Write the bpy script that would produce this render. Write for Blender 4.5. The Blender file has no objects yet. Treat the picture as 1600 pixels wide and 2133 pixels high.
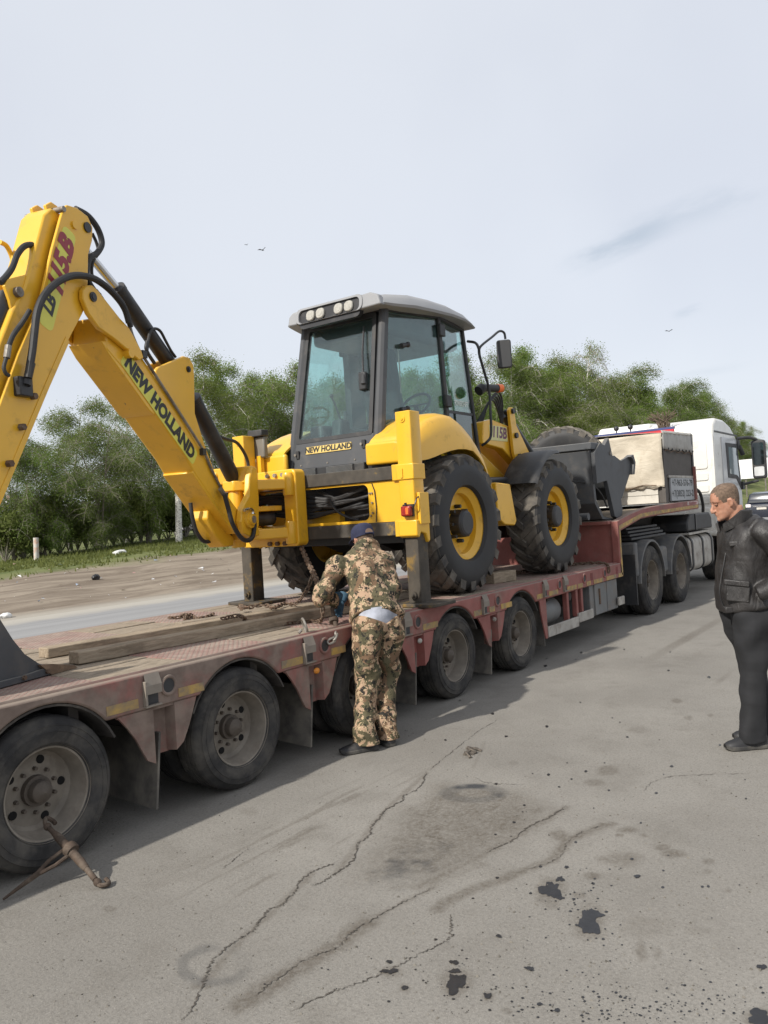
import bpy, bmesh, math, random
import numpy as np
from mathutils import Vector, Matrix, Euler, noise as mnoise
S = bpy.context.scene
COL = S.collection
random.seed(7)
R_ = math.radians
# ------------------------------------------------------------------ camera
# the camera follows from the trailer's vanishing point and the tilt of the horizon in the photograph
def cam_axes(f=1700.0, cx=800.0, cy=1066.5, vp=(2007.0, 1007.0), slope=-0.062):
    X = Vector(((vp[0]-cx)/f, (vp[1]-cy)/f, 1)).normalized()
    p2 = Vector(((vp[0]-1000-cx)/f, (vp[1]-1000*slope-cy)/f, 1))
    U = X.cross(p2).normalized()
    if U.y > 0: U = -U
    Y = U.cross(X)
    if Y.x > 0: Y = -Y
    return X, Y, U            # world axes seen in camera space (x right, y down, z forward)
_X, _Y, _U = cam_axes()
CAMH = 1.68
right = Vector((_X.x, _Y.x, _U.x)); down = Vector((_X.y, _Y.y, _U.y)); fwd = Vector((_X.z, _Y.z, _U.z))
cam_data = bpy.data.cameras.new('camera'); cam = bpy.data.objects.new('camera', cam_data); COL.objects.link(cam)
m = Matrix((right, -down, -fwd)).transposed().to_4x4(); m.translation = (0, 0, CAMH)
cam.matrix_world = m
cam_data.sensor_fit = 'HORIZONTAL'; cam_data.sensor_width = 36; cam_data.lens = 1700/1600*36
cam_data.clip_start = 0.05; cam_data.clip_end = 3000
S.camera = cam
def pray(x, y):               # direction of a photograph pixel
    return (right*((x-800)/1700) + down*((y-1066.5)/1700) + fwd)
def hz(x, y, z=0.0):
    d = pray(x, y); t = (z-CAMH)/d.z; return Vector((0, 0, CAMH)) + d*t
def hy(x, y, Y):
    d = pray(x, y); t = Y/d.y; return Vector((0, 0, CAMH)) + d*t
def hx(x, y, X):
    d = pray(x, y); t = X/d.x; return Vector((0, 0, CAMH)) + d*t
# ------------------------------------------------------------------ sky, sun, exposure
SUN = Vector((-1.23, 0.20, 1.0)).normalized()
W = bpy.data.worlds.new('World'); S.world = W; W.use_nodes = True
nt = W.node_tree; nt.nodes.clear()
def wn(t, **k):
    n = nt.nodes.new(t)
    for a, b in k.items(): setattr(n, a, b)
    return n
out = wn('ShaderNodeOutputWorld'); sky = wn('ShaderNodeTexSky', sky_type='NISHITA', sun_disc=False)
sky.sun_elevation = math.asin(SUN.z); sky.sun_rotation = math.atan2(SUN.x, SUN.y)
sky.air_density = 1.0; sky.dust_density = 3.0; sky.ozone_density = 1.2; sky.altitude = 200
bg1 = wn('ShaderNodeBackground'); bg1.inputs['Strength'].default_value = 0.12
nt.links.new(sky.outputs[0], bg1.inputs[0])
# thin high veil of cloud over the whole sky, with one darker wisp
bg2 = wn('ShaderNodeBackground'); bg2.inputs['Strength'].default_value = 1.0
tc = wn('ShaderNodeTexCoord')
def vdot(vec):
    n = wn('ShaderNodeVectorMath', operation='DOT_PRODUCT'); nt.links.new(tc.outputs['Generated'], n.inputs[0]); n.inputs[1].default_value = vec; return n.outputs['Value']
def wm(op, a, b=None, c=None):
    n = wn('ShaderNodeMath', operation=op)
    for i, q in enumerate((a, b, c)):
        if q is None: continue
        if isinstance(q, (int, float)): n.inputs[i].default_value = q
        else: nt.links.new(q, n.inputs[i])
    return n.outputs[0]
def wmap(v, a, b, c=0, d=1):
    n = wn('ShaderNodeMapRange'); n.interpolation_type = 'SMOOTHSTEP'
    nt.links.new(v, n.inputs[0])
    for i, q in enumerate((a, b, c, d)): n.inputs[i+1].default_value = q
    return n.outputs[0]
def wisp(p0, p1, width, amt, nscale, seed):
    a = pray(*p0).normalized(); b = pray(*p1).normalized(); c = (a+b)/2; c.normalize()
    u = (b-a).normalized(); v = c.cross(u).normalized(); L = (b-a).length
    su = vdot(u); sv = vdot(v)
    mp = wn('ShaderNodeCombineXYZ'); nt.links.new(wm('MULTIPLY', su, 1.0), mp.inputs[0]); nt.links.new(wm('MULTIPLY', sv, 3.0), mp.inputs[1]); mp.inputs[2].default_value = seed
    nz = wn('ShaderNodeTexNoise'); nz.inputs['Scale'].default_value = nscale; nz.inputs['Detail'].default_value = 6; nz.inputs['Roughness'].default_value = 0.6
    nt.links.new(mp.outputs[0], nz.inputs['Vector'])
    sv2 = wm('ADD', sv, wm('MULTIPLY', wm('SUBTRACT', nz.outputs[0], 0.5), width*1.3))
    off = u.dot(c)
    e = wm('ABSOLUTE', wm('SUBTRACT', su, off))
    m1 = wmap(e, L*0.62, L*0.12)
    m2 = wmap(wm('ABSOLUTE', sv2), width, 0.0)
    front = wmap(vdot(c), 0.5, 0.9)
    return wm('MULTIPLY', wm('MULTIPLY', wm('MULTIPLY', m1, m2), wmap(nz.outputs[0], 0.3, 0.6)), wm('MULTIPLY', front, amt))
cl = wm('ADD', wisp((1170, 560), (1400, 470), 0.022, 0.5, 9, 1.0), wm('ADD', wisp((1280, 500), (1690, 350), 0.026, 0.3, 7, 4.0), wm('ADD', wisp((1400, 660), (1470, 640), 0.008, 0.25, 20, 2.0), wisp((1330, 800), (1560, 760), 0.008, 0.14, 9, 6.0))))
broad = wn('ShaderNodeTexNoise'); broad.inputs['Scale'].default_value = 2.2; broad.inputs['Detail'].default_value = 4
nt.links.new(tc.outputs['Generated'], broad.inputs['Vector'])
cr = wn('ShaderNodeMix', data_type='RGBA'); nt.links.new(wmap(broad.outputs[0], 0.35, 0.7), cr.inputs[0])
cr.inputs[6].default_value = (0.90, 0.935, 1.0, 1); cr.inputs[7].default_value = (0.83, 0.865, 0.94, 1)
cm = wn('ShaderNodeMix', data_type='RGBA'); nt.links.new(cl, cm.inputs[0]); nt.links.new(cr.outputs[2], cm.inputs[6]); cm.inputs[7].default_value = (0.47, 0.56, 0.66, 1)
nt.links.new(cm.outputs[2], bg2.inputs[0])
mx = wn('ShaderNodeMixShader'); mx.inputs[0].default_value = 0.8
nt.links.new(bg1.outputs[0], mx.inputs[1]); nt.links.new(bg2.outputs[0], mx.inputs[2]); nt.links.new(mx.outputs[0], out.inputs[0])
sd = bpy.data.lights.new('sun', 'SUN'); sd.energy = 5.0; sd.angle = R_(1.2); sd.color = (1.0, 0.95, 0.87)
so = bpy.data.objects.new('sun', sd); COL.objects.link(so)
so.rotation_euler = SUN.to_track_quat('Z', 'Y').to_euler(); so.location = (0, 0, 30)
S.view_settings.view_transform = 'Standard'; S.view_settings.look = 'None'; S.view_settings.gamma = 1; S.view_settings.exposure = 0.0
# ------------------------------------------------------------------ mesh helpers
def V(*a): return Vector(a)
class MB:
    def __init__(s): s.v = []; s.f = []
    def add(s, vs, fs):
        o = len(s.v); s.v += [tuple(p) for p in vs]; s.f += [tuple(i+o for i in f) for f in fs]; return s
    def box(s, x0, x1, y0, y1, z0, z1):
        return s.add([(x0,y0,z0),(x1,y0,z0),(x1,y1,z0),(x0,y1,z0),(x0,y0,z1),(x1,y0,z1),(x1,y1,z1),(x0,y1,z1)],
                     [(0,3,2,1),(4,5,6,7),(0,1,5,4),(1,2,6,5),(2,3,7,6),(3,0,4,7)])
    def obox(s, c, ax, h):
        c = Vector(c); a = [Vector(q).normalized()*k for q, k in zip(ax, h)]
        P = [c+a[0]*i+a[1]*j+a[2]*k for k in (-1,1) for (i,j) in ((-1,-1),(1,-1),(1,1),(-1,1))]
        return s.add(P, [(0,3,2,1),(4,5,6,7),(0,1,5,4),(1,2,6,5),(2,3,7,6),(3,0,4,7)])
    def beam(s, p0, p1, w, h, up=(0,0,1), w1=None, h1=None):      # rectangular bar
        p0 = Vector(p0); p1 = Vector(p1); d = (p1-p0).normalized(); r = d.cross(Vector(up)).normalized(); u = r.cross(d)
        P = []
        for p, ww, hh in ((p0, w, h), (p1, w1 or w, h1 or h)):
            P += [p-r*ww/2-u*hh/2, p+r*ww/2-u*hh/2, p+r*ww/2+u*hh/2, p-r*ww/2+u*hh/2]
        return s.add(P, [(0,1,2,3),(7,6,5,4),(0,4,5,1),(1,5,6,2),(2,6,7,3),(3,7,4,0)])
    def prism(s, poly, mp, h0, h1):
        n = len(poly)
        P = [mp(a, b, h0) for a, b in poly]+[mp(a, b, h1) for a, b in poly]
        return s.add(P, [tuple(range(n))[::-1], tuple(range(n, 2*n))]+[(i, (i+1) % n, n+(i+1) % n, n+i) for i in range(n)])
    def ring(s, outer, inner, mp, h0, h1):      # plate with one hole; both loops same count
        n = len(outer)
        P = [mp(a, b, h) for h in (h0, h1) for L in (outer, inner) for a, b in L]
        F = []
        for i in range(n):
            j = (i+1) % n
            F += [(i, j, n+j, n+i), (2*n+i, 3*n+i, 3*n+j, 2*n+j), (i, 2*n+i, 2*n+j, j), (n+i, n+j, 3*n+j, 3*n+i)]
        return s.add(P, F)
    def cyl(s, p0, p1, r0, r1=None, n=16, cap=True):
        return s.tube([p0, p1], [r0, r0 if r1 is None else r1], n, cap)
    def tube(s, pts, r, n=8, cap=True, closed=False, sx=1.0):
        pts = [Vector(p) for p in pts]; m = len(pts)
        if not isinstance(r, (list, tuple)): r = [r]*m
        T = []
        for i in range(m):
            if closed: t = pts[(i+1) % m]-pts[i-1]
            else: t = pts[min(i+1, m-1)]-pts[max(i-1, 0)]
            T.append(t.normalized() if t.length > 1e-9 else V(0,0,1))
        up = V(0,0,1) if abs(T[0].z) < 0.9 else V(1,0,0)
        N = T[0].cross(up).normalized(); o = len(s.v); P = []
        for i in range(m):
            if i:
                q = T[i-1].rotation_difference(T[i]); N = q @ N
                N = (N - T[i]*N.dot(T[i])).normalized()
            B = T[i].cross(N)
            P += [pts[i]+(N*math.cos(2*math.pi*k/n)*sx+B*math.sin(2*math.pi*k/n))*r[i] for k in range(n)]
        F = []
        for i in range(m if closed else m-1):
            a = i*n; b = ((i+1) % m)*n
            F += [(a+k, a+(k+1) % n, b+(k+1) % n, b+k) for k in range(n)]
        if cap and not closed:
            F += [tuple(range(n))[::-1], tuple(range((m-1)*n, m*n))]
        return s.add(P, F)
    def lathe(s, prof, o, axis, n=32, cap=False):
        o = Vector(o); ax = Vector(axis).normalized(); u = ax.orthogonal().normalized(); w = ax.cross(u)
        m = len(prof); P = []
        for r, h in prof:
            P += [o+ax*h+(u*math.cos(2*math.pi*k/n)+w*math.sin(2*math.pi*k/n))*r for k in range(n)]
        F = [(i*n+k, i*n+(k+1) % n, (i+1)*n+(k+1) % n, (i+1)*n+k) for i in range(m-1) for k in range(n)]
        if cap: F += [tuple(range(n))[::-1], tuple(range((m-1)*n, m*n))]
        return s.add(P, F)
    def loft(s, rings, cap=True, closed=True):
        n = len(rings[0]); P = [p for r in rings for p in r]; m = len(rings); F = []
        for i in range(m-1):
            for k in range(n if closed else n-1):
                F.append((i*n+k, i*n+(k+1) % n, (i+1)*n+(k+1) % n, (i+1)*n+k))
        if cap and closed: F += [tuple(range(n))[::-1], tuple(range((m-1)*n, m*n))]
        return s.add(P, F)
    def ball(s, c, r, n=12, m=8, sc=(1,1,1)):
        c = Vector(c); P = [c+V(0,0,-r*sc[2])]
        for j in range(1, m):
            a = -math.pi/2+math.pi*j/m
            P += [c+V(math.cos(a)*math.cos(2*math.pi*k/n)*r*sc[0], math.cos(a)*math.sin(2*math.pi*k/n)*r*sc[1], math.sin(a)*r*sc[2]) for k in range(n)]
        P.append(c+V(0,0,r*sc[2])); F = []
        for k in range(n):
            F.append((0, 1+(k+1) % n, 1+k)); F.append((len(P)-1, 1+(m-2)*n+k, 1+(m-2)*n+(k+1) % n))
            for j in range(m-2): F.append((1+j*n+k, 1+j*n+(k+1) % n, 1+(j+1)*n+(k+1) % n, 1+(j+1)*n+k))
        return s.add(P, F)
    def torus(s, c, axis, R, r, n=24, m=8):
        ax = Vector(axis).normalized(); u = ax.orthogonal().normalized(); w = ax.cross(u); c = Vector(c)
        return s.tube([c+(u*math.cos(2*math.pi*k/n)+w*math.sin(2*math.pi*k/n))*R for k in range(n)], r, m, closed=True)
XZ = lambda a, b, h: (a, h, b)
YZ = lambda a, b, h: (h, a, b)
XY = lambda a, b, h: (a, b, h)
def spline(pts, k=8):
    P = [Vector(p) for p in pts]; P = [P[0]*2-P[1]]+P+[P[-1]*2-P[-2]]; o = []
    for i in range(1, len(P)-2):
        for j in range(k):
            t = j/k; a, b, c, d = P[i-1:i+3]
            o.append(0.5*((2*b)+(c-a)*t+(2*a-5*b+4*c-d)*t*t+(3*b-a-3*c+d)*t**3))
    o.append(P[-2]); return o
def arc(cx, cy, r, a0, a1, n=16, ry=None):
    return [(cx+r*math.cos(R_(a0+(a1-a0)*i/n)), cy+(ry or r)*math.sin(R_(a0+(a1-a0)*i/n))) for i in range(n+1)]
def rrect(x0, x1, y0, y1, r, n=4):
    return arc(x1-r, y0+r, r, -90, 0, n)+arc(x1-r, y1-r, r, 0, 90, n)+arc(x0+r, y1-r, r, 90, 180, n)+arc(x0+r, y0+r, r, 180, 270, n)
def rootloc(p):
    while p.parent: p = p.parent
    return p.location.copy()
def obj(name, mb, mat, parent=None, bevel=0, smooth=35, loc=None, local=False, seg=2, weld=0):
    me = bpy.data.meshes.new(name)
    vs = mb.v
    if loc is None: loc = rootloc(parent) if parent is not None else V(0,0,0)
    if not local and (loc.x or loc.y or loc.z): vs = [(p[0]-loc.x, p[1]-loc.y, p[2]-loc.z) for p in vs]
    me.from_pydata(vs, [], mb.f)
    bm = bmesh.new(); bm.from_mesh(me)
    if weld: bmesh.ops.remove_doubles(bm, verts=bm.verts, dist=weld)
    bmesh.ops.recalc_face_normals(bm, faces=bm.faces); bm.to_mesh(me); bm.free()
    if smooth:
        me.polygons.foreach_set('use_smooth', [True]*len(me.polygons)); me.set_sharp_from_angle(angle=R_(smooth))
    if mat: me.materials.append(mat)
    o = bpy.data.objects.new(name, me); COL.objects.link(o)
    if parent is not None: o.parent = parent
    else: o.location = loc
    if bevel:
        b = o.modifiers.new('bevel', 'BEVEL'); b.width = bevel; b.segments = seg; b.limit_method = 'ANGLE'; b.angle_limit = R_(35); b.use_clamp_overlap = True
    return o
def tag(o, label=None, cat=None, group=None, kind=None):
    if label: o['label'] = label
    if cat: o['category'] = cat
    if group: o['group'] = group
    if kind: o['kind'] = kind
    return o
def thing(name, label, cat, loc=(0,0,0), group=None, rot=(0,0,0)):
    o = bpy.data.objects.new(name, None); COL.objects.link(o); o.location = loc; o.rotation_euler = rot; o.empty_display_size = 0.2
    return tag(o, label, cat, group)
def inst(src, parent, loc, rot=(0,0,0), scale=(1,1,1), name=None):
    o = src.copy(); COL.objects.link(o); o.parent = parent; o.location = loc; o.rotation_euler = rot; o.scale = scale
    if name: o.name = name
    return o
def text_mb(txt, mp, size=1.0, shear=0.0, bold=0.0, depth=0.0, squeeze=1.0, align='CENTER', h=0.0):
    cu = bpy.data.curves.new('t', 'FONT'); cu.body = txt; cu.size = size; cu.shear = shear; cu.offset = bold; cu.align_x = align; cu.align_y = 'CENTER'; cu.resolution_u = 3
    o = bpy.data.objects.new('t', cu); COL.objects.link(o)
    dg = bpy.context.evaluated_depsgraph_get(); me = bpy.data.meshes.new_from_object(o.evaluated_get(dg))
    mb = MB(); mb.add([mp(v.co.x*squeeze, v.co.y, h) for v in me.vertices], [tuple(p.vertices) for p in me.polygons])
    bpy.data.objects.remove(o); bpy.data.meshes.remove(me); bpy.data.curves.remove(cu)
    return mb
# ------------------------------------------------------------------ materials
def newmat(name):
    m = bpy.data.materials.new(name); m.use_nodes = True; return m, m.node_tree, m.node_tree.nodes['Principled BSDF']
class NT:
    def __init__(s, t): s.t = t
    def n(s, ty, **k):
        n = s.t.nodes.new(ty)
        for a, b in k.items(): setattr(n, a, b)
        return n
    def set(s, sock, q):
        if isinstance(q, bpy.types.NodeSocket): s.t.links.new(q, sock)
        elif isinstance(q, (tuple, list)) and len(q) == 3 and sock.type == 'RGBA': sock.default_value = (*q, 1)
        else: sock.default_value = q
    def math(s, op, a, b=0.0, clamp=False):
        n = s.n('ShaderNodeMath', operation=op, use_clamp=clamp); s.set(n.inputs[0], a); s.set(n.inputs[1], b); return n.outputs[0]
    def mix(s, f, a, b, mode='MIX'):
        n = s.n('ShaderNodeMix', data_type='RGBA', blend_type=mode); s.set(n.inputs[0], f); s.set(n.inputs[6], a); s.set(n.inputs[7], b); return n.outputs[2]
    def noise(s, scale, detail=4, rough=0.55, vec=None, dist=0.0, out=0):
        n = s.n('ShaderNodeTexNoise'); n.inputs['Scale'].default_value = scale; n.inputs['Detail'].default_value = detail; n.inputs['Roughness'].default_value = rough; n.inputs['Distortion'].default_value = dist
        if vec is not None: s.t.links.new(vec, n.inputs['Vector'])
        return n.outputs[out]
    def ramp(s, v, a, b, c=0.0, d=1.0, smooth=True):
        n = s.n('ShaderNodeMapRange'); n.interpolation_type = 'SMOOTHSTEP' if smooth else 'LINEAR'; s.set(n.inputs[0], v)
        for i, q in enumerate((a, b, c, d)): s.set(n.inputs[i+1], q)
        return n.outputs[0]
    def vec(s, kind='Object', scale=(1,1,1), loc=(0,0,0)):
        tc = s.n('ShaderNodeTexCoord'); mp = s.n('ShaderNodeMapping'); mp.inputs['Scale'].default_value = scale; mp.inputs['Location'].default_value = loc
        s.t.links.new(tc.outputs[kind], mp.inputs[0]); return mp.outputs[0]
    def pos(s): return s.n('ShaderNodeNewGeometry').outputs['Position']
    def normalz(s):
        g = s.n('ShaderNodeNewGeometry'); x = s.n('ShaderNodeSeparateXYZ'); s.t.links.new(g.outputs['Normal'], x.inputs[0]); return x.outputs[2]
    def bump(s, h, strength, dist, bsdf, prev=None):
        b = s.n('ShaderNodeBump'); b.inputs['Strength'].default_value = strength; b.inputs['Distance'].default_value = dist; s.set(b.inputs['Height'], h)
        if prev is not None: s.t.links.new(prev, b.inputs['Normal'])
        if bsdf is not None: s.t.links.new(b.outputs[0], bsdf.inputs['Normal'])
        return b.outputs[0]
def paint(name, col, rough=0.5, metal=0.0, var=0.15, vscale=3.0, dirt=None, damt=0.4, dscale=5.0, dust=0.0, dustcol=(0.30,0.27,0.22), bump=0.0, bscale=60.0, spec=0.5, coat=0.0, chips=None, camt=0.0):
    """painted or plain surface: colour drift, patches of dirt, dust that settled on upward faces, fine relief"""
    m, t, b = newmat(name); N = NT(t); vec = N.vec()
    c2 = tuple(max(0, x*(1-var)) for x in col); c3 = tuple(min(1, x*(1+var*0.6)) for x in col)
    c = N.mix(N.ramp(N.noise(vscale, 5, 0.6, vec), 0.3, 0.7), c2, c3); r = rough
    if dirt is not None:
        k = N.math('MULTIPLY', N.ramp(N.noise(dscale, 8, 0.65, vec, 0.3), 0.62-damt*0.45, 0.72), min(1, 0.35+damt))
        c = N.mix(k, c, dirt); r = N.math('ADD', rough, N.math('MULTIPLY', k, 0.9-rough))
    if chips is not None:
        k = N.ramp(N.noise(dscale*2.3, 10, 0.7, vec, 0.6), 0.70-camt*0.3, 0.72-camt*0.3); c = N.mix(k, c, chips)
    if dust:
        k = N.math('MULTIPLY', N.ramp(N.normalz(), 0.2, 0.9), N.math('MULTIPLY', N.ramp(N.noise(4.0, 6, 0.6, vec), 0.2, 0.75), dust))
        c = N.mix(k, c, dustcol)
    N.set(b.inputs['Base Color'], c); N.set(b.inputs['Roughness'], r); b.inputs['Metallic'].default_value = metal
    b.inputs['Specular IOR Level'].default_value = spec; b.inputs['Coat Weight'].default_value = coat; b.inputs['Coat Roughness'].default_value = 0.15
    if bump: N.bump(N.noise(bscale, 6, 0.6, vec), bump, 0.004, b)
    return m
# ================================================================== the setting
def sm(a, b, x):
    t = np.clip((x-a)/(b-a), 0, 1); return t*t*(3-2*t)
def terrain(X, Y):
    X = np.asarray(X, float); Y = np.asarray(Y, float)
    z = sm(17.2, 37, Y)*np.clip(0.55+0.045*(X-18), 0.25, 1.7)
    z = z+sm(17.5, 20, Y)*0.05*np.sin(X*0.9+Y*0.6)*np.sin(Y*1.3-X*0.23)
    z = z+6.5*np.exp(-(((X-165)/45)**2+((Y-44)/26)**2))
    return z
xs = np.unique(np.concatenate([np.linspace(-900, -40, 10), np.linspace(-40, 90, 200), np.linspace(90, 260, 60), np.linspace(260, 1800, 14)]))
ys = np.unique(np.concatenate([np.linspace(-900, 15, 10), np.linspace(15, 60, 110), np.linspace(60, 140, 30), np.linspace(140, 1500, 14)]))
gx, gy = np.meshgrid(xs, ys); gz = terrain(gx, gy)
gz = np.where(gy < 17, -0.02, gz)
def gridmesh(name, gx, gy, gz, mat):
    h, w = gx.shape; me = bpy.data.meshes.new(name)
    idx = np.arange(h*w).reshape(h, w)
    f = np.stack([idx[:-1, :-1], idx[:-1, 1:], idx[1:, 1:], idx[1:, :-1]], -1).reshape(-1, 4)
    me.from_pydata(np.stack([gx, gy, gz], -1).reshape(-1, 3).tolist(), [], f.tolist())
    me.polygons.foreach_set('use_smooth', [True]*len(me.polygons)); me.materials.append(mat)
    o = bpy.data.objects.new(name, me); COL.objects.link(o); return o
# earth verge that turns to grass
gm, t, b = newmat('earth_and_grass'); N = NT(t); P = N.pos()
sx = N.n('ShaderNodeSeparateXYZ'); t.links.new(P, sx.inputs[0])
mpv = N.n('ShaderNodeMapping'); mpv.inputs['Scale'].default_value = (0.35, 1.0, 1.0); mpv.inputs['Rotation'].default_value = (0, 0, 0.15); t.links.new(P, mpv.inputs[0])
streak = N.noise(0.9, 8, 0.65, mpv.outputs[0], 0.6)
fine = N.noise(6, 6, 0.6, P)
earth = N.mix(N.ramp(streak, 0.32, 0.68), (0.150, 0.120, 0.092), (0.275, 0.232, 0.182))
earth = N.mix(N.math('MULTIPLY', N.ramp(fine, 0.55, 0.75), 0.5), earth, (0.125, 0.10, 0.078))
mp2 = N.n('ShaderNodeMapping'); mp2.inputs['Scale'].default_value = (0.08, 0.45, 1); mp2.inputs['Rotation'].default_value = (0, 0, 0.2); t.links.new(P, mp2.inputs[0])
earth = N.mix(N.math('MULTIPLY', N.ramp(N.noise(1.0, 4, 0.6, mp2.outputs[0], 0.4), 0.62, 0.72), 0.55), earth, (0.065, 0.055, 0.046))
grass = N.mix(N.ramp(N.noise(0.7, 6, 0.6, P), 0.3, 0.7), (0.085, 0.108, 0.038), (0.16, 0.17, 0.075))
grass = N.mix(N.math('MULTIPLY', N.ramp(N.noise(2.3, 6, 0.7, P), 0.58, 0.75), 0.6), grass, (0.27, 0.24, 0.15))
edge = N.math('ADD', sx.outputs[1], N.math('MULTIPLY', N.math('SUBTRACT', N.noise(0.25, 5, 0.6, P), 0.5), 7.0))
k = N.ramp(edge, 28.5, 31.0)
c = N.mix(k, earth, grass)
far = N.ramp(sx.outputs[0], 75.0, 95.0); c = N.mix(far, c, grass)
c = N.mix(N.ramp(sx.outputs[1], 18.6, 17.0), c, N.mix(fine, (0.28, 0.255, 0.215), (0.36, 0.335, 0.29)))
N.set(b.inputs['Base Color'], c); b.inputs['Roughness'].default_value = 0.95; b.inputs['Specular IOR Level'].default_value = 0.1
N.bump(N.math('ADD', streak, N.math('MULTIPLY', fine, 0.4)), 0.5, 0.07, b)
tag(gridmesh('ground', gx, gy, gz, gm), 'trampled brown earth verge turning to grass below the trees', kind='structure')
# asphalt road behind the trailer
rm, t, b = newmat('road_asphalt'); N = NT(t); P = N.pos()
mpv = N.n('ShaderNodeMapping'); mpv.inputs['Scale'].default_value = (0.04, 0.9, 1.0); t.links.new(P, mpv.inputs[0])
c = N.mix(N.ramp(N.noise(1.6, 5, 0.6, mpv.outputs[0]), 0.3, 0.7), (0.20, 0.197, 0.195), (0.28, 0.277, 0.272))
c = N.mix(N.math('MULTIPLY', N.noise(90, 3, 0.6, P), 0.5), c, (0.18, 0.18, 0.18))
sx = N.n('ShaderNodeSeparateXYZ'); t.links.new(P, sx.inputs[0])
ed = N.math('ADD', sx.outputs[1], N.math('MULTIPLY', N.noise(1.5, 5, 0.6, P), 0.9))
c = N.mix(N.ramp(ed, 16.0, 17.0), c, (0.34, 0.315, 0.27))
N.set(b.inputs['Base Color'], c); b.inputs['Roughness'].default_value = 0.85; N.bump(N.noise(120, 3, 0.6, P), 0.4, 0.006, b)
def sheet(name, x0, x1, y0, y1, z, mat, nx=2, ny=2):
    a, c_ = np.meshgrid(np.linspace(x0, x1, nx), np.linspace(y0, y1, ny)); return gridmesh(name, a, c_, a*0+z, mat)
tag(sheet('road', -300, 600, 9.0, 17.0, -0.004, rm), 'grey asphalt road running past behind the trailer', kind='structure')
# worn pavement the trailer stands on; a fine grid carries the stains
fx = np.arange(1.9, 7.6, 0.013); fy = np.arange(0.25, 3.65, 0.013)
xs = np.concatenate([[-300, -40, -10, 0, 1.0, 1.6], fx, [7.9, 8.5, 10, 14, 20, 40, 100, 600]]); ys = np.concatenate([[-200, -50, -10, -3, -0.5], fy, [3.9, 4.5, 6, 9.0]])
gx, gy = np.meshgrid(xs, ys)
rng = np.random.default_rng(3)
def vnoise(x, y, s, seed):          # smooth value noise
    r = np.random.default_rng(seed); T = r.random((256, 256)); X = x/s; Y = y/s
    i = np.floor(X).astype(int); j = np.floor(Y).astype(int); u = X-i; v = Y-j; u = u*u*(3-2*u); v = v*v*(3-2*v)
    g = lambda a, b: T[a % 256, b % 256]
    return (g(i, j)*(1-u)+g(i+1, j)*u)*(1-v)+(g(i, j+1)*(1-u)+g(i+1, j+1)*u)*v
def fbm(x, y, s, seed, o=4):
    return sum(vnoise(x, y, s/2**k, seed+k)*0.5**k for k in range(o))/sum(0.5**k for k in range(o))
brown = np.zeros_like(gx); dark = np.zeros_like(gx)
nz = fbm(gx, gy, 0.35, 11); nf = fbm(gx, gy, 0.06, 21)
def seg_d(px, py, a, b):
    ax, ay = a; bx, by = b; dx, dy = bx-ax, by-ay; t = np.clip(((px-ax)*dx+(py-ay)*dy)/(dx*dx+dy*dy+1e-9), 0, 1); return np.hypot(px-ax-t*dx, py-ay-t*dy)
def poly_d(pts):
    W_ = [tuple(hz(*p)[:2]) for p in pts]; return np.min([seg_d(gx, gy, W_[i], W_[i+1]) for i in range(len(W_)-1)], axis=0)
def in_poly(pts):
    W_ = [tuple(hz(*p)[:2]) for p in pts]; c = np.zeros(gx.shape, bool); n = len(W_)
    for i in range(n):
        (x1, y1), (x2, y2) = W_[i], W_[(i+1) % n]
        c ^= ((y1 > gy) != (y2 > gy)) & (gx < (x2-x1)*(gy-y1)/(y2-y1+1e-12)+x1)
    d = np.min([seg_d(gx, gy, W_[i], W_[(i+1) % n]) for i in range(n)], axis=0); return np.where(c, d, -d)
# stained field between the long cracks
d = in_poly([(885,1630),(1000,1628),(1110,1640),(1185,1685),(1090,1755),(990,1800),(930,1835),(820,1850),(700,1850),(720,1800),(780,1740),(850,1670)])
brown = np.maximum(brown, sm(-0.10, 0.22, d+0.25*(nz-0.5))*(0.28+0.5*nf))
d = in_poly([(760,1820),(830,1775),(900,1765),(870,1810),(800,1840)]); dark = np.maximum(dark, sm(-0.10, 0.12, d+0.35*(nf-0.5)+0.2*(nz-0.5))*0.5*(0.3+nf))
d = in_poly([(940,1750),(1000,1720),(1070,1700),(1050,1740),(980,1775)]); brown = np.maximum(brown, sm(-0.1, 0.2, d+0.3*(nf-0.5))*0.6)
# damp bands beside cracks
for pts, w, a in [([(1275,1715),(1190,1745),(1150,1790),(1090,1815),(1010,1845),(930,1875),(912,1895)], 0.035, 0.55), ([(500,2095),(570,2050),(640,2005),(700,1975),(730,1950),(760,1925)], 0.05, 0.6),
                  ([(1180,1682),(1100,1728),(1010,1778),(900,1835),(870,1850)], 0.03, 0.5), ([(890,1610),(800,1690),(745,1760),(700,1820)], 0.022, 0.4), ([(650,1818),(600,1870),(510,1950),(430,2040)], 0.022, 0.4),
                  ([(760,1925),(830,1885),(900,1850)], 0.02, 0.35), ([(820,1850),(900,1840),(1000,1800)], 0.03, 0.3), ([(1010,1545),(1000,1570),(985,1600)], 0.012, 0.2), ([(1370,1620),(1500,1610),(1560,1612)], 0.006, 0.25)]:
    d = poly_d(pts); brown = np.maximum(brown, sm(w*1.6, w*0.2, d+w*1.2*(nf-0.5))*a)
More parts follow.
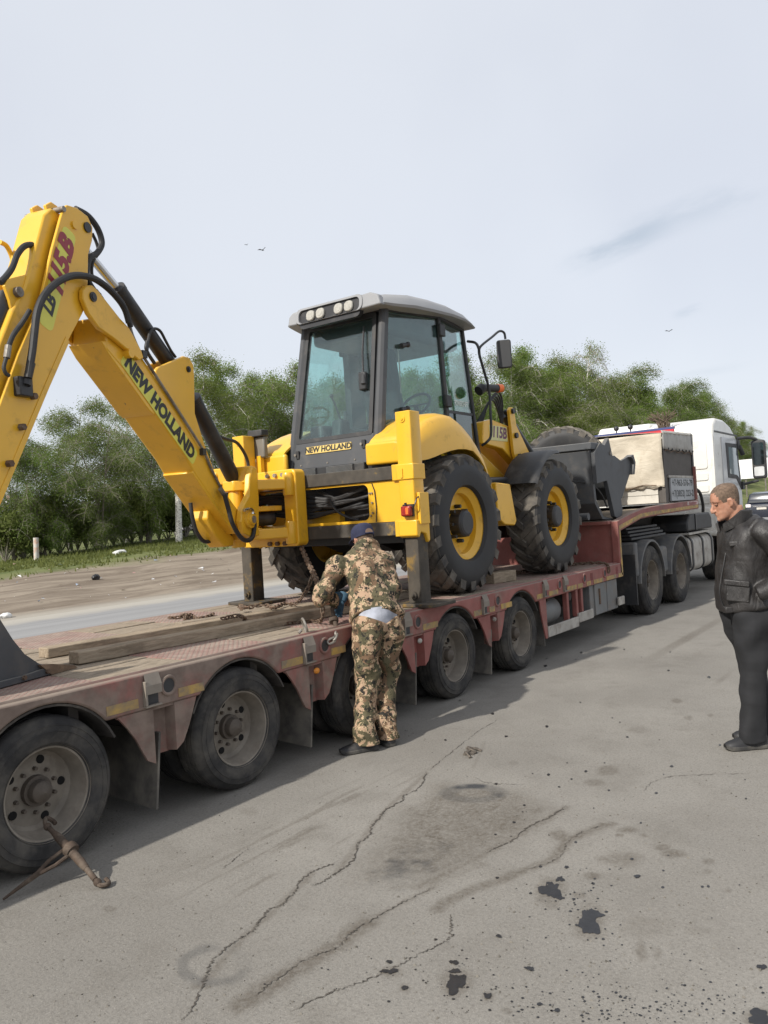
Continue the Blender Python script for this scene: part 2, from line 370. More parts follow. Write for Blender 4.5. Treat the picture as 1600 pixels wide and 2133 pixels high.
# blotches
for (px, py, rx, ry, a) in [(1265,1605,25,10,.5),(1238,1630,20,8,.45),(1165,1738,22,14,.55),(1290,1790,48,16,.42),(1237,1825,20,8,.6),(1405,1778,24,9,.55),(1380,1765,16,7,.5),(1335,1980,12,30,.45),(1370,1985,10,14,.35),(1350,1930,60,30,.22),(1475,1795,14,6,.45),(1475,1815,10,5,.35),(1205,1865,16,6,.4),(1055,2105,12,7,.5),(230,1893,16,7,.35),(1515,1855,12,5,.4),(1450,1940,30,10,.2),(1060,1300+400,60,20,.12),(420,2055,30,6,.4),(1070,1590,14,6,.25),(520,1690,18,10,.2),(1310,1728,22,8,.55),(1257,1718,13,5,.6),(1205,1743,12,5,.6),(1290,1740,10,4,.5),(1340,1740,9,4,.5),(1420,1338,14,5,.5),(1410,1460,12,5,.5),(1435,1495,10,5,.4),(1480,1490,8,4,.4),(1330,1520,24,7,.25),(1500,1420,10,4,.4)]:
    c0 = hz(px, py); e1 = hz(px+rx, py); e2 = hz(px, py+ry); A = np.array([[e1.x-c0.x, e2.x-c0.x], [e1.y-c0.y, e2.y-c0.y]]); Ai = np.linalg.inv(A)
    u = Ai[0,0]*(gx-c0.x)+Ai[0,1]*(gy-c0.y); v = Ai[1,0]*(gx-c0.x)+Ai[1,1]*(gy-c0.y); r = np.hypot(u, v)
    brown = np.maximum(brown, sm(1.25, 0.55, r+0.7*(nf-0.5)+0.4*(nz-.5))*a)
# rings left by turning tyres
for (px, py, rx, ry, w, a) in [(985,1652,64,18,.42,1.0), (445,2010,80,46,.26,.28)]:
    c0 = hz(px, py); e1 = hz(px+rx, py); e2 = hz(px, py+ry); A = np.array([[e1.x-c0.x, e2.x-c0.x], [e1.y-c0.y, e2.y-c0.y]]); Ai = np.linalg.inv(A)
    u = Ai[0,0]*(gx-c0.x)+Ai[0,1]*(gy-c0.y); v = Ai[1,0]*(gx-c0.x)+Ai[1,1]*(gy-c0.y); r = np.hypot(u, v)
    gap = 0.25+0.75*sm(0.34, 0.55, fbm(gx, gy, 0.22, 31, 2)+0.25*(nf-0.5))
    dark = np.maximum(dark, sm(w, w*0.35, np.abs(r-0.82)+0.25*(nf-0.5))*a*gap*1.3)
for (px, py, rx, ry) in [(1148,1855,34,32), (1226,1922,38,40), (949,2048,36,32), (812,2025,26,12), (1582,2122,44,28), (843,2059,14,10), (1016,2077,14,11)]:
    c0 = hz(px, py); e1 = hz(px+rx, py); e2 = hz(px, py+ry); A = np.array([[e1.x-c0.x, e2.x-c0.x], [e1.y-c0.y, e2.y-c0.y]]); Ai = np.linalg.inv(A)
    u = Ai[0,0]*(gx-c0.x)+Ai[0,1]*(gy-c0.y); v = Ai[1,0]*(gx-c0.x)+Ai[1,1]*(gy-c0.y); r = np.hypot(u, v); brown = np.maximum(brown, sm(1.25, .6, r+.8*(nf-.5))*.42)
# scuffs parallel to the trailer
sc = fbm(gx*0.18, gy*2.2, 0.10, 51, 3); reg = sm(0, 0.5, in_poly([(380,1850),(700,1650),(860,1600),(780,1720),(560,1850),(470,1880)])+0.3)
brown = np.maximum(brown, reg*sm(0.60, 0.74, sc)*0.45)
pm, t, b = newmat('worn_pavement'); N = NT(t); P = N.pos()
big = N.noise(0.55, 5, 0.6, P); mid = N.noise(3.5, 6, 0.65, P); fn = N.noise(70, 4, 0.7, P); grit = N.noise(260, 2, 0.6, P)
c = N.mix(N.ramp(big, 0.3, 0.7), (0.198, 0.186, 0.166), (0.252, 0.238, 0.213))
c = N.mix(N.math('MULTIPLY', N.ramp(mid, 0.45, 0.75), 0.45), c, (0.165, 0.152, 0.132))
c = N.mix(N.math('MULTIPLY', N.ramp(fn, 0.45, 0.72), 0.45), c, (0.11, 0.10, 0.086))
c = N.mix(N.ramp(grit, 0.62, 0.76, 0, 0.6), c, (0.36, 0.34, 0.30))
c = N.mix(N.ramp(N.noise(48, 3, 0.75, P), 0.50, 0.66, 0, 0.27), c, (0.10, 0.093, 0.081))
c = N.mix(N.ramp(N.noise(120, 2, 0.6, P), 0.60, 0.68, 0, 0.40), c, (0.36, 0.34, 0.305))
c = N.mix(N.ramp(N.noise(1.7, 8, 0.72, P, 0.3), 0.52, 0.70, 0, 0.30), c, (0.12, 0.108, 0.092))
c = N.mix(N.ramp(N.noise(21, 3, 0.6, P), 0.70, 0.76, 0, 0.5), c, (0.12, 0.11, 0.095))
a1 = N.n('ShaderNodeAttribute', attribute_name='brown'); a2 = N.n('ShaderNodeAttribute', attribute_name='dark')
kk = N.math('MULTIPLY', a1.outputs['Fac'], N.ramp(N.noise(38, 6, .7, P), 0.32, 0.66, 0.45, 1.35))
c = N.mix(kk, c, (0.085, 0.070, 0.053))
kd = N.math('MULTIPLY', a2.outputs['Fac'], N.ramp(grit, 0.3, 0.65, 0.75, 1.1))
c = N.mix(kd, c, (0.04, 0.042, 0.046))
N.set(b.inputs['Base Color'], c); N.set(b.inputs['Roughness'], N.math('SUBTRACT', 0.9, N.math('MULTIPLY', kk, 0.2))); b.inputs['Specular IOR Level'].default_value = 0.3
n1 = N.bump(N.math('ADD', N.math('MULTIPLY', mid, 0.8), N.math('MULTIPLY', fn, 0.25)), 0.5, 0.02, None); n2 = N.bump(N.noise(48, 3, .75, P), .5, .006, None, n1); N.bump(grit, 0.5, 0.003, b, n2)
PAV = gridmesh('pavement', gx, gy, gx*0.0, pm); tag(PAV, 'dusty grey worn pavement with cracks and oil stains', kind='structure')
for nm, arr in (('brown', brown), ('dark', dark)):
    at = PAV.data.attributes.new(nm, 'FLOAT', 'POINT'); at.data.foreach_set('value', np.clip(arr, 0, 1).astype(np.float32).ravel())
M_crack = paint('crack_earth', (0.078, 0.068, 0.057), 0.95, var=0.4, vscale=30)
M_oil = paint('oil', (0.018, 0.018, 0.020), 0.35, var=0.3, vscale=20, bump=0.2)
def crack(pts, w):
    P = spline([hz(*p) for p in pts], 14); r = random.Random(len(pts)*13+int(w*1e5)); mb = MB(); L = []
    for i, p in enumerate(P):
        tv = (P[min(i+1, len(P)-1)]-P[max(i-1, 0)]).normalized(); nv = V(-tv.y, tv.x, 0); e = min(1, i/6, (len(P)-1-i)/6)*0.9+0.1
        j = nv*r.uniform(-1, 1)*0.008; ww = w*(0.15+0.95*r.random()**1.4)*e
        L.append((p+j-nv*ww/2, p+j+nv*ww/2))
    mb.add([(q.x, q.y, 0.003) for pr in L for q in pr], [(2*i, 2*i+1, 2*i+3, 2*i+2) for i in range(len(L)-1)])
    obj('crack', mb, M_crack, PAV, smooth=0)
crack([(890,1608),(875,1640),(842,1658),(838,1668),(800,1690),(792,1704),(775,1720),(768,1742),(745,1760),(738,1788),(712,1812),(690,1826),(672,1838),(652,1846)], 0.013)
crack([(700,1798),(672,1808),(652,1816),(622,1838),(616,1858),(598,1872),(590,1885),(560,1896),(540,1922),(528,1938),(508,1952),(470,1976),(440,2006),(432,2030),(422,2050),(405,2095),(380,2130)], 0.011)
crack([(1182,1678),(1140,1705),(1102,1722),(1070,1750),(1045,1762),(1010,1778)], 0.012)
crack([(938,1905),(939,1940),(936,1957),(918,1968),(880,1985),(830,2012),(800,2027),(740,2052),(690,2068),(600,2110)], 0.009)
crack([(905,1848),(840,1880),(770,1920),(725,1950),(700,1977),(640,1998),(570,2045),(520,2082)], 0.007)
crack([(1042,1496),(1000,1522),(962,1550),(922,1582),(892,1608)], 0.006)
crack([(985,1618),(1012,1630),(1050,1634),(1098,1635)], 0.006)
crack([(1262,1718),(1210,1735),(1180,1760),(1160,1790),(1090,1815)], 0.005)
crack([(1560,1612),(1480,1614),(1400,1618),(1360,1630),(1340,1650)], 0.005)
crack([(520,1765),(490,1790),(462,1812)], 0.006)
def blob(cx, cy, rx, ry, seed, rough=0.35, n=30):
    r = random.Random(seed); ph = [r.uniform(0, 6.28) for _ in range(6)]; pts = []
    for k in range(n):
        a = 2*math.pi*k/n; q = 1+rough*(0.5*math.sin(2*a+ph[0])+0.4*math.sin(3*a+ph[1])+0.35*math.sin(5*a+ph[2])+0.25*math.sin(9*a+ph[3])+0.15*r.uniform(-1, 1))
        p = hz(cx+rx*q*math.cos(a), cy+ry*q*math.sin(a)); pts.append((p.x, p.y))
    return pts
for i, (cx, cy, rx, ry, rg) in enumerate([(1148,1855,22,22,.5),(1167,1832,8,7,.5),(1226,1925,24,26,.35),(1240,1905,18,9,.4),(949,2050,23,22,.4),(948,2024,12,6,.4),(946,2006,11,5,.3),(843,2059,8,5,.2),(811,2005,7,4,.2),(1016,2077,8,6,.2),(812,2025,18,6,.5),(1582,2122,30,18,.4),(1587,2016,11,6,.3),(1327,1827,7,4,.3),(1124,2094,6,4,.3),(1160,2107,7,4,.3),(1039,1952,6,4,.3),(1180,1808,5,3,.3),(1103,2020,10,5,.4)]):
    mb = MB(); p = blob(cx, cy, rx*.86, ry*.86, i*7+1, rg); mb.add([(x, y, 0.0022+0.0002*i) for x, y in p], [tuple(range(len(p)))]); obj('oil_spot', mb, M_oil, PAV, smooth=0)
mb = MB(); r = random.Random(5)
def drop(cx, cy, s):
    o = len(mb.v); k = 7; P = [hz(cx+s*1.6*math.cos(6.283*i/k+.3)*r.uniform(.7, 1.2), cy+s*math.sin(6.283*i/k+.3)*r.uniform(.7, 1.2)) for i in range(k)]
    mb.v.extend([(p.x, p.y, 0.002) for p in P]); mb.f.append(tuple(range(o, o+k)))
for _ in range(300): drop(1330+260*r.gauss(0, .6), 2105+38*r.gauss(0, .8), r.choice([.7, .9, 1.1, 1.5, 2.2]))
for _ in range(110): drop(1020+330*r.gauss(0, .6), 2030+60*r.gauss(0, .8), r.choice([.6, .8, 1.0, 1.6]))
for _ in range(60): drop(1200+90*r.gauss(0, .6), 1880+50*r.gauss(0, .7), r.choice([.7, 1.0, 1.6, 2.4]))
for _ in range(70): drop(r.uniform(900, 1590), r.uniform(1350, 2000), r.choice([.8, 1.2, 1.8, 2.4]))
tag(obj('oil_drops', mb, M_oil, PAV, smooth=0), kind='stuff')
st_ = MB()
for _ in range(2600):
    p = hz(r.uniform(-60, 1660), 1500+650*r.random()**1.3); s = r.choice([.0015, .002, .002, .003, .004, .006])*r.uniform(.7, 1.3); o_ = len(st_.v)
    st_.v += [(p.x+s*r.uniform(.6, 1.3)*math.cos(a_), p.y+s*r.uniform(.6, 1.3)*math.sin(a_), .0005) for a_ in (0, 1.57, 3.14, 4.71)]+[(p.x+s*r.uniform(-.4, .4), p.y+s*r.uniform(-.4, .4), s*r.uniform(.6, 1.2))]
    st_.f += [(o_, o_+1, o_+4), (o_+1, o_+2, o_+4), (o_+2, o_+3, o_+4), (o_+3, o_, o_+4)]
M_grit = paint('grit', (.15, .137, .116), .95, var=.6, vscale=9)
tag(obj('grit', st_, M_grit, PAV, smooth=0), kind='stuff')
# crushed scrap lying on the pavement
mb = MB(); r = random.Random(9)
for k in range(7):
    c0 = hz(993+r.uniform(-14, 14), 1569+r.uniform(-6, 6)); P = spline([c0, c0+V(r.uniform(-.06, .06), r.uniform(-.05, .05), r.uniform(.005, .03)), c0+V(r.uniform(-.09, .09), r.uniform(-.08, .08), 0.004)], 4)
    mb.tube(P, [0.006+0.008*r.random() for _ in P], 5)
M_scrap = paint('scrap', (0.10, 0.085, 0.07), 0.9, var=0.5, vscale=20)
tag(obj('scrap_strip', mb, M_scrap, loc=hz(993, 1569)), 'small crushed strip of brown scrap lying flat on the open pavement', 'scrap')
# ================================================================== low loader trailer
DUST = (0.185, 0.152, 0.125)
def trailer_paint(name, red=(0.29, 0.060, 0.053), plate=False):
    """faded red paint under road grime: heavier towards the tail, thin where the deck carries load"""
    m, t, b = newmat(name); N = NT(t); P = N.pos(); sx = N.n('ShaderNodeSeparateXYZ'); t.links.new(P, sx.inputs[0])
    c = N.mix(N.ramp(N.noise(2.5, 5, 0.6, P), 0.3, 0.7), tuple(x*0.8 for x in red), (red[0]*1.15, red[1]*1.5, red[2]*1.5))
    grime = N.math('ADD', N.noise(2.2, 8, 0.68, P, 0.5), N.ramp(sx.outputs[0], 2.0, 6.0, 0.18, -0.10, False))
    k = N.ramp(grime, 0.37, 0.65, 0.28, 0.93)
    if plate: k = N.ramp(N.math('ADD', N.noise(1.4, 8, 0.65, P, 0.4), 0.0), 0.28, 0.58, 0.50, 0.95)
    c = N.mix(k, c, N.mix(N.ramp(N.noise(9, 5, 0.6, P), 0.3, 0.7), tuple(x*(1.15 if plate else .8) for x in DUST), tuple(x*(1.75 if plate else 1.25) for x in DUST)))  # real dust, but its deck tone is raised to carry sunlight on the top
    c = N.mix(N.ramp(N.noise(17, 8, 0.7, P), 0.66, 0.70, 0, 0.7), c, (0.09, 0.06, 0.045))
    up = N.math('MULTIPLY', N.ramp(N.normalz(), 0.3, 0.9), 0.0 if plate else 0.75)
    c = N.mix(up, c, (0.235, 0.195, 0.16))
    N.set(b.inputs['Base Color'], c); N.set(b.inputs['Roughness'], N.math('ADD', 0.5, N.math('MULTIPLY', k, 0.42))); b.inputs['Specular IOR Level'].default_value = 0.35
    if plate:
        A = N.math('ADD', N.math('MULTIPLY', sx.outputs[0], 70.0), N.math('MULTIPLY', sx.outputs[1], 70.0)); B = N.math('SUBTRACT', N.math('MULTIPLY', sx.outputs[0], 70.0), N.math('MULTIPLY', sx.outputs[1], 70.0))
        pat = N.math('MULTIPLY', N.math('SINE', A), N.math('SINE', B)); pat = N.math('ABSOLUTE', pat)
        N.bump(N.ramp(pat, 0.55, 0.85), 0.8, 0.006, b)
        c = N.mix(N.ramp(pat, 0.55, 0.85, 0, 0.5), c, (0.32, 0.135, 0.12)); N.set(b.inputs['Base Color'], c)
    else: N.bump(N.noise(25, 6, 0.65, P), 0.25, 0.004, b)
    return m
M_red = trailer_paint('trailer_red'); M_deck = trailer_paint('deck_plate', (0.26, 0.075, 0.068), True)
M_under = paint('underframe', (0.045, 0.040, 0.036), 0.9, var=0.3, dirt=(0.13, 0.115, 0.095), damt=0.4)
def wood(name, a, b2, s=(1, 1, 1), grain=9):
    m, t, b = newmat(name); N = NT(t); v = N.vec('Object', s)
    c = N.mix(N.ramp(N.noise(grain, 8, 0.7, v, 0.4), 0.3, 0.7), a, b2)
    c = N.mix(N.ramp(N.noise(2.5, 6, 0.65, N.vec('Object')), 0.50, 0.75, 0, 0.75), c, tuple(x*0.55 for x in a))
    N.set(b.inputs['Base Color'], c); b.inputs['Roughness'].default_value = 0.95; b.inputs['Specular IOR Level'].default_value = 0.15
    N.bump(N.noise(grain*1.6, 8, 0.7, v, 0.3), 0.6, 0.008, b); return m
M_plank = wood('deck_planks', (0.20, 0.165, 0.125), (0.34, 0.285, 0.22), (0.6, 5, 5))
M_timber = wood('timber', (0.22, 0.175, 0.125), (0.38, 0.31, 0.23), (0.5, 6, 6))
M_tape = paint('yellow_tape', (0.52, 0.33, 0.075), 0.6, var=0.2, dirt=DUST, damt=0.75, dscale=7)
M_rubber = paint('road_tyre', (0.036, 0.035, 0.035), 0.85, var=0.3, vscale=5, dirt=(0.115, 0.105, 0.09), damt=0.50, dscale=4, bump=0.15, bscale=90, spec=0.3)
M_rimdust = paint('dusty_rim', (0.225, 0.198, 0.163), 0.75, var=0.25, vscale=6, dirt=(0.15, 0.125, 0.10), damt=0.35, dscale=8)
M_hubdark = paint('hub_grease', (0.12, 0.098, 0.078), 0.75, var=0.35, dirt=(0.05, 0.042, 0.036), damt=0.4, dscale=12)
M_alu = paint('side_guard_aluminium', (0.42, 0.40, 0.36), 0.6, metal=0.2, var=0.15, dirt=DUST, damt=0.4)
M_greybox = paint('grey_locker', (0.15, 0.155, 0.155), 0.6, var=0.15, dirt=DUST, damt=0.45)
M_black = paint('black_plastic', (0.028, 0.029, 0.031), 0.55, var=0.2, dirt=(0.10, 0.09, 0.08), damt=0.3)
M_steel = paint('worn_steel', (0.28, 0.26, 0.23), 0.55, metal=0.5, var=0.2, dirt=(0.14, 0.10, 0.07), damt=0.45, dscale=14)
M_rust = paint('rusty_steel', (0.135, 0.085, 0.055), 0.85, metal=0.2, var=0.35, vscale=25, dirt=(0.22, 0.18, 0.14), damt=0.4, dscale=18)
M_amber = paint('amber_lens', (0.62, 0.22, 0.02), 0.3, var=0.1)
M_hole_shade = paint('hole_shade', (.006, .006, .006), .95)  # near black, paints the shade inside the wheel hand holes
def baked(o):
    dg = bpy.context.evaluated_depsgraph_get(); me = bpy.data.meshes.new_from_object(o.evaluated_get(dg)); o.modifiers.clear(); o.data = me; return o
def road_tyre(R, w, rr, n=64, lug=True):        # axis Y, outer side towards -Y at y=0
    h = w/2; mb = MB(); prof = [(rr, .025), (rr+.012, .008), (rr+.022, .004), (rr+.024, .0015), (rr+(R-rr)*.35, -.004), (rr+(R-rr)*.5, -.005), (rr+(R-rr)*.505, -.0075), (rr+(R-rr)*.53, -.0075), (rr+(R-rr)*.535, -.0045), (rr+(R-rr)*.70, -.001), (rr+(R-rr)*.705, -.0035), (rr+(R-rr)*.73, -.003), (rr+(R-rr)*.735, .001), (R-.035, .010), (R-.014, .022), (R-.004, .038)]
    g = []
    for i in range(4):
        y = .038+(w-.076)*(i+0.5)/4-.005; g += [(R, y-.001), (R-.011, y+.001), (R-.011, y+.009), (R, y+.011)]
    prof = prof+g+[(R-.004, w-.038), (R-.014, w-.022), (R-.035, w-.010), (rr+.03, w), (rr, w-.02)]
    mb.lathe(prof, (0, 0, 0), (0, 1, 0), n)
    return mb
def dual_disc(rr, depth, holes=5, hr=0.022, hc=0.155, nut=0.1125):
    """deep dished wheel: flange, barrel and an uncut disc; black caps paint the shade of its hand holes"""
    mb = MB(); mb.lathe([(rr+.012, .004), (rr+.012, .016), (rr-.004, .02), (rr-.012, .05), (rr-.03, depth-.02), (rr-.05, depth), (.10, depth-.012), (.02, depth-.012), (.02, depth+.004), (.10, depth+.004), (rr-.05, depth+.016), (rr-.014, depth-.01), (rr+.004, .05), (rr+.012, .004)], (0, 0, 0), (0, 1, 0), 56)
    o = obj('wheel', mb, M_rimdust, smooth=30, weld=1e-5)
    for k in range(holes):
        a = 2*math.pi*(k+.3)/holes; h_ = obj('hand_hole_shade', MB().cyl((hc*math.cos(a), depth-.0095, hc*math.sin(a)), (hc*math.cos(a), depth+.004, hc*math.sin(a)), hr, n=16), M_hole_shade, local=True); h_.parent = o
    hb = MB(); hb.lathe([(.0, depth-.115), (.048, depth-.095), (.056, depth-.086), (.060, depth-.045), (.078, depth-.045), (.080, depth+.0), (.0, depth+.0)], (0, 0, 0), (0, 1, 0), 28)
    for k in range(10):
        a = 2*math.pi*k/10; x, z = nut*math.cos(a), nut*math.sin(a); hb.cyl((x, depth-.005, z), (x, depth-.035, z), .0115, .010, 6)
    return o, hb
def make_wheel(src, parent, loc, flip=False, spin=0.0):
    """copy of a wheel with its tyre and hub"""
    w = src.copy(); COL.objects.link(w); w.parent = parent; w.location = loc; w.rotation_euler = (0, spin, math.pi if flip else 0)
    for c in src.children:
        d = c.copy(); COL.objects.link(d); d.parent = w
    return w
TR = thing('low_loader_trailer', 'long dusty red low loader trailer with five axles carrying the yellow backhoe', 'trailer', (6.5, 5.15, 0))
TL = rootloc(TR)
Y0, Y1 = 3.87, 6.42; DZ = 0.885
AX = [2.37, 3.74, 5.11, 6.48, 7.85]; WZ = 0.385; WR = 0.39
def rail_poly():
    bot = [(0.2, .675)]
    for a in [1.0]+AX:
        A = math.degrees(math.asin((.675-WZ)/.455)); bot += [(p[0], p[1]) for p in arc(a, WZ, .455, 180-A, A, 18)]
    return bot+[(11.02, .695), (11.02, DZ), (0.2, DZ)]
obj('side_rail', MB().prism(rail_poly(), XZ, Y0, Y0+.09), M_red, TR, bevel=.012)
obj('side_rail', MB().prism(rail_poly(), XZ, Y1-.09, Y1), M_red, TR, bevel=.012)
mb = MB(); mb.box(0.2, 11.0, Y0+.09, Y1-.09, DZ-.05, DZ-.035); obj('deck_floor', mb, M_under, TR)
mb = MB()
for y in (4.55, 5.6): mb.box(0.3, 11.0, y, y+.15, .42, DZ-.052)
for a in AX: mb.cyl((a, Y0+.3, WZ), (a, Y1-.3, WZ), .07, n=12); mb.box(a-.35, a+.35, 4.5, 4.56, .3, .55); mb.box(a-.35, a+.35, 5.75, 5.81, .3, .55)
for x in np.arange(0.5, 11, .685): mb.box(x, x+.06, Y0+.10, Y1-.10, .62, DZ-.053)
obj('underframe', mb, M_under, TR)
# wheel wells seen from outside are dark boxes with real roofs
for a in AX: obj('wheel_arch', MB().prism(arc(a, WZ, .452, 25, 155, 14)+arc(a, WZ, .440, 155, 25, 14), XZ, Y0+.012, 4.5), M_under, TR)
# deck: chequered steel above the axles, planks between
steel = [(a-.36, a+.36) for a in AX]+[(8.56, 11.0)]
bays = [(0.75, 2.01)]+[(AX[i]+.36, AX[i+1]-.36) for i in range(4)]+[(AX[4]+.36, 8.56)]
for x0, x1 in steel: obj('chequer_plate', MB().box(x0+.004, x1-.004, Y0+.10, Y1-.10, DZ-.034, DZ+.004), M_deck, TR, bevel=.004)
pm_ = MB(); pm_.box(-.5, .5, -.086, .086, -.02, .02); plank0 = None
r = random.Random(4)
for x0, x1 in bays:
    n = 13; w = (Y1-Y0-.2)/n
    for k in range(n):
        L = x1-x0-.012
        if plank0 is None:
            plank0 = obj('deck_plank', pm_, M_plank, TR, bevel=.006, local=True); q = plank0
        else: q = plank0.copy(); COL.objects.link(q)
        q.location = (V((x0+x1)/2+r.uniform(-.003, .003), Y0+.1+w*(k+.5), DZ-.017+r.uniform(-.004, .004))-TL); q.scale = (L, 1, 1); q.rotation_euler = (r.uniform(-.008, .008), 0, r.uniform(-.003, .003))
# deck edge bead
mb = MB(); mb.tube([(0.2, Y0+.055, DZ+.001), (11.0, Y0+.055, DZ+.001)], .012, 6); obj('edge_bead', mb, M_red, TR)
# brackets between the wheels, with folded ribs
brs = [AX[0]-.685]+[(AX[i]+AX[i+1])/2 for i in range(4)]
for i, x in enumerate(brs):
    p = MB(); cv = [(x-.262, .675), (x-.20, .60), (x-.145, .52), (x-.105, .44), (x-.075, .385), (x-.02, .355)]
    p.prism(cv+[(x-.02, .675)], XZ, Y0+.005, Y0+.022)
    p.prism([(x+.135, .675), (x+.135, .395), (x+.19, .43), (x+.24, .52), (x+.275, .60), (x+.305, .675)], XZ, Y0+.005, Y0+.022)
    p.box(x-.02, x+.135, Y0+.075, Y0+.09, .385, .674)
    p.add([(x-.02, Y0+.005, .355), (x-.02, Y0+.005, .675), (x+.0, Y0+.09, .675), (x+.0, Y0+.09, .385)], [(0, 1, 2, 3)])
    p.add([(x+.135, Y0+.005, .395), (x+.135, Y0+.005, .675), (x+.115, Y0+.09, .675), (x+.115, Y0+.09, .39)], [(0, 1, 2, 3)])
    p.box(x-.26, x+.30, Y0+.012, Y0+.03, .662, .676)
    obj('fender_bracket', p, M_red, TR, smooth=0)
    fl = MB(); fl.add([(x+.03, Y0+.03, .52), (x+.03, Y0+.62, .52), (x-.03, Y0+.60, .12), (x-.02, Y0+.03, .085), (x+.045, Y0+.03, .52), (x+.045, Y0+.62, .52), (x-.015, Y0+.60, .12), (x-.005, Y0+.03, .085)], [(0,1,2,3),(7,6,5,4),(0,4,5,1),(1,5,6,2),(2,6,7,3),(3,7,4,0)])
    obj('mud_flap', fl, paint('flap_rubber', (0.10, 0.093, 0.083), 0.9, var=0.3, vscale=5, dirt=(0.20, 0.18, 0.15), damt=0.6) if i == 0 else bpy.data.materials['flap_rubber'], TR, smooth=0)
    if i in (2, 3, 4):
        lm = MB(); lm.ball((x+.06, Y0+.0, .62), .03, 12, 8, (1, .6, .75)); obj('marker_lamp', lm, M_amber if i == 2 else M_alu, TR)
# wheels
TW, hubm = dual_disc(.232, .15)
TW.parent = TR; TW.location = V(AX[0], Y0+.015, WZ)-TL
ty = obj('tyre', road_tyre(WR, .232, .232), M_rubber, local=True); ty.parent = TW
it = MB(); it.add([(p[0], p[1]+.27, p[2]) for p in road_tyre(WR, .232, .232).v], road_tyre(WR, .232, .232).f); it = obj('inner_tyre', it, M_rubber, local=True); it.parent = TW
hb = obj('hub', hubm, M_hubdark, local=True); hb.parent = TW
TW.rotation_euler = (0, .35, 0)
for i, a in enumerate(AX):
    if i: make_wheel(TW, TR, V(a, Y0+.015, WZ)-TL, False, [0, 1.1, .3, 2.0, .9][i])
    make_wheel(TW, TR, V(a, Y1-.015, WZ)-TL, True, i*.7)
# lashing rings, stake pockets, tape on the rail
def ring_at(x, z, mb): mb.torus((x, Y0-.002, z), (0, 1, 0), .052, .011, 24, 8)
M_pock = paint('dusty_pocket', (.23, .20, .165), .8, var=.2, dirt=DUST, damt=.4)
def pocket(x, z):
    p = MB(); p.box(x-.055, x-.040, Y0-.028, Y0+.002, z-.085, z+.055); p.box(x-.055, x+.06, Y0-.028, Y0+.002, z-.095, z-.085)
    p.add([(x-.055, Y0-.03, z+.03), (x+.06, Y0-.03, z+.03), (x+.06, Y0-.004, z+.095), (x-.045, Y0-.004, z+.095), (x-.055, Y0-.03, z-.02), (x+.06, Y0-.03, z-.02)], [(0,1,2,3), (0,4,5,1)])
    obj('stake_pocket', p, M_pock, TR, smooth=0, bevel=.003)
    d = MB(); d.box(x-.038, x+.05, Y0-.0035, Y0+.01, z-.083, z-.02); obj('pocket_mouth_shade', d, M_black, TR, smooth=0)  # black plate paints the shade inside the pocket
for x, z in [(3.15, .785), (4.59, .785), (5.84, .785), (7.31, .795), (8.85, .80), (9.61, .80), (10.31, .80)]:
    mb = MB(); ring_at(x, z, mb); o_ = obj('lashing_ring', mb, M_red, TR)
    d = MB(); d.cyl((x, Y0-.003, z), (x, Y0+.02, z), .045, n=20); obj('ring_hole_shade', d, M_black, TR)  # solid black disc on the rail, painted as the shade in the ring's opening
for x, z in [(3.02, .785), (4.40, .785), (5.66, .79), (7.03, .79), (8.44, .80), (9.0, .80)]: pocket(x, z)
for x in (9.86, 10.78): obj('slot', MB().box(x-.035, x+.035, Y0-.003, Y0+.01, .755, .845), paint('slot_dark', (.16, .03, .028), .7) if x < 10 else bpy.data.materials['slot_dark'], TR, smooth=0)
for x0, x1 in [(2.72, 2.93), (3.22, 3.42), (4.12, 4.34), (4.66, 4.83), (5.50, 5.60), (5.92, 6.16), (6.82, 6.97), (7.13, 7.24), (7.38, 7.62), (8.23, 8.38), (8.55, 8.80), (9.07, 9.35), (9.40, 9.55), (9.68, 9.81), (9.92, 10.25), (10.37, 10.73), (10.83, 11.0)]:
    obj('reflective_tape', MB().box(x0, x1, Y0-.0035, Y0+.01, .700, .752), M_tape, TR, smooth=0)
# front of the running gear: guards, tank, lockers
mb = MB(); mb.prism([(8.30, .69), (8.33, .52), (8.38, .36), (8.42, .24), (8.47, .24), (8.47, .69)], XZ, Y0+.005, Y0+.02); obj('fender_bracket', mb, M_red, TR, smooth=0)
mb = MB(); mb.box(8.40, 8.415, Y0+.02, 4.4, .16, .66); obj('mud_flap', mb, bpy.data.materials['flap_rubber'], TR)
mb = MB(); mb.lathe([(0, 0), (.10, .0), (.155, .03), (.165, .06), (.165, .50), (.155, .53), (.1, .56), (0, .56)], (8.52, Y0+.24, .49), (1, 0, 0), 24); obj('air_tank', mb, M_greybox, TR)
for x, z0 in ((9.12, .33), (9.40, .36), (9.56, .36)):
    mb = MB(); mb.box(x-.03, x+.03, Y0+.02, Y0+.08, z0, .69); obj('guard_post', mb, M_red, TR, bevel=.006)
obj('side_guard', MB().box(8.48, 9.36, Y0-.005, Y0+.022, .245, .365), M_alu, TR, bevel=.006)
obj('side_guard', MB().box(9.375, 9.84, Y0-.005, Y0+.022, .285, .40), M_alu, TR, bevel=.006)
obj('side_guard', MB().box(10.72, 10.93, Y0-.03, Y0+.0, .33, .44), M_alu, TR, bevel=.006)
lk = obj('locker', MB().box(9.86, 10.83, Y0+.04, Y0+.55, .285, .693), M_greybox, TR, bevel=.008)
for x0, x1 in ((9.99, 10.40), (10.42, 10.80)):
    d = obj('locker_door', MB().box(x0, x1, Y0+.022, Y0+.045, .295, .685), M_greybox, lk, bevel=.006)
obj('locker_latch', MB().box(10.12, 10.15, Y0+.008, Y0+.028, .42, .62), M_rust, lk)
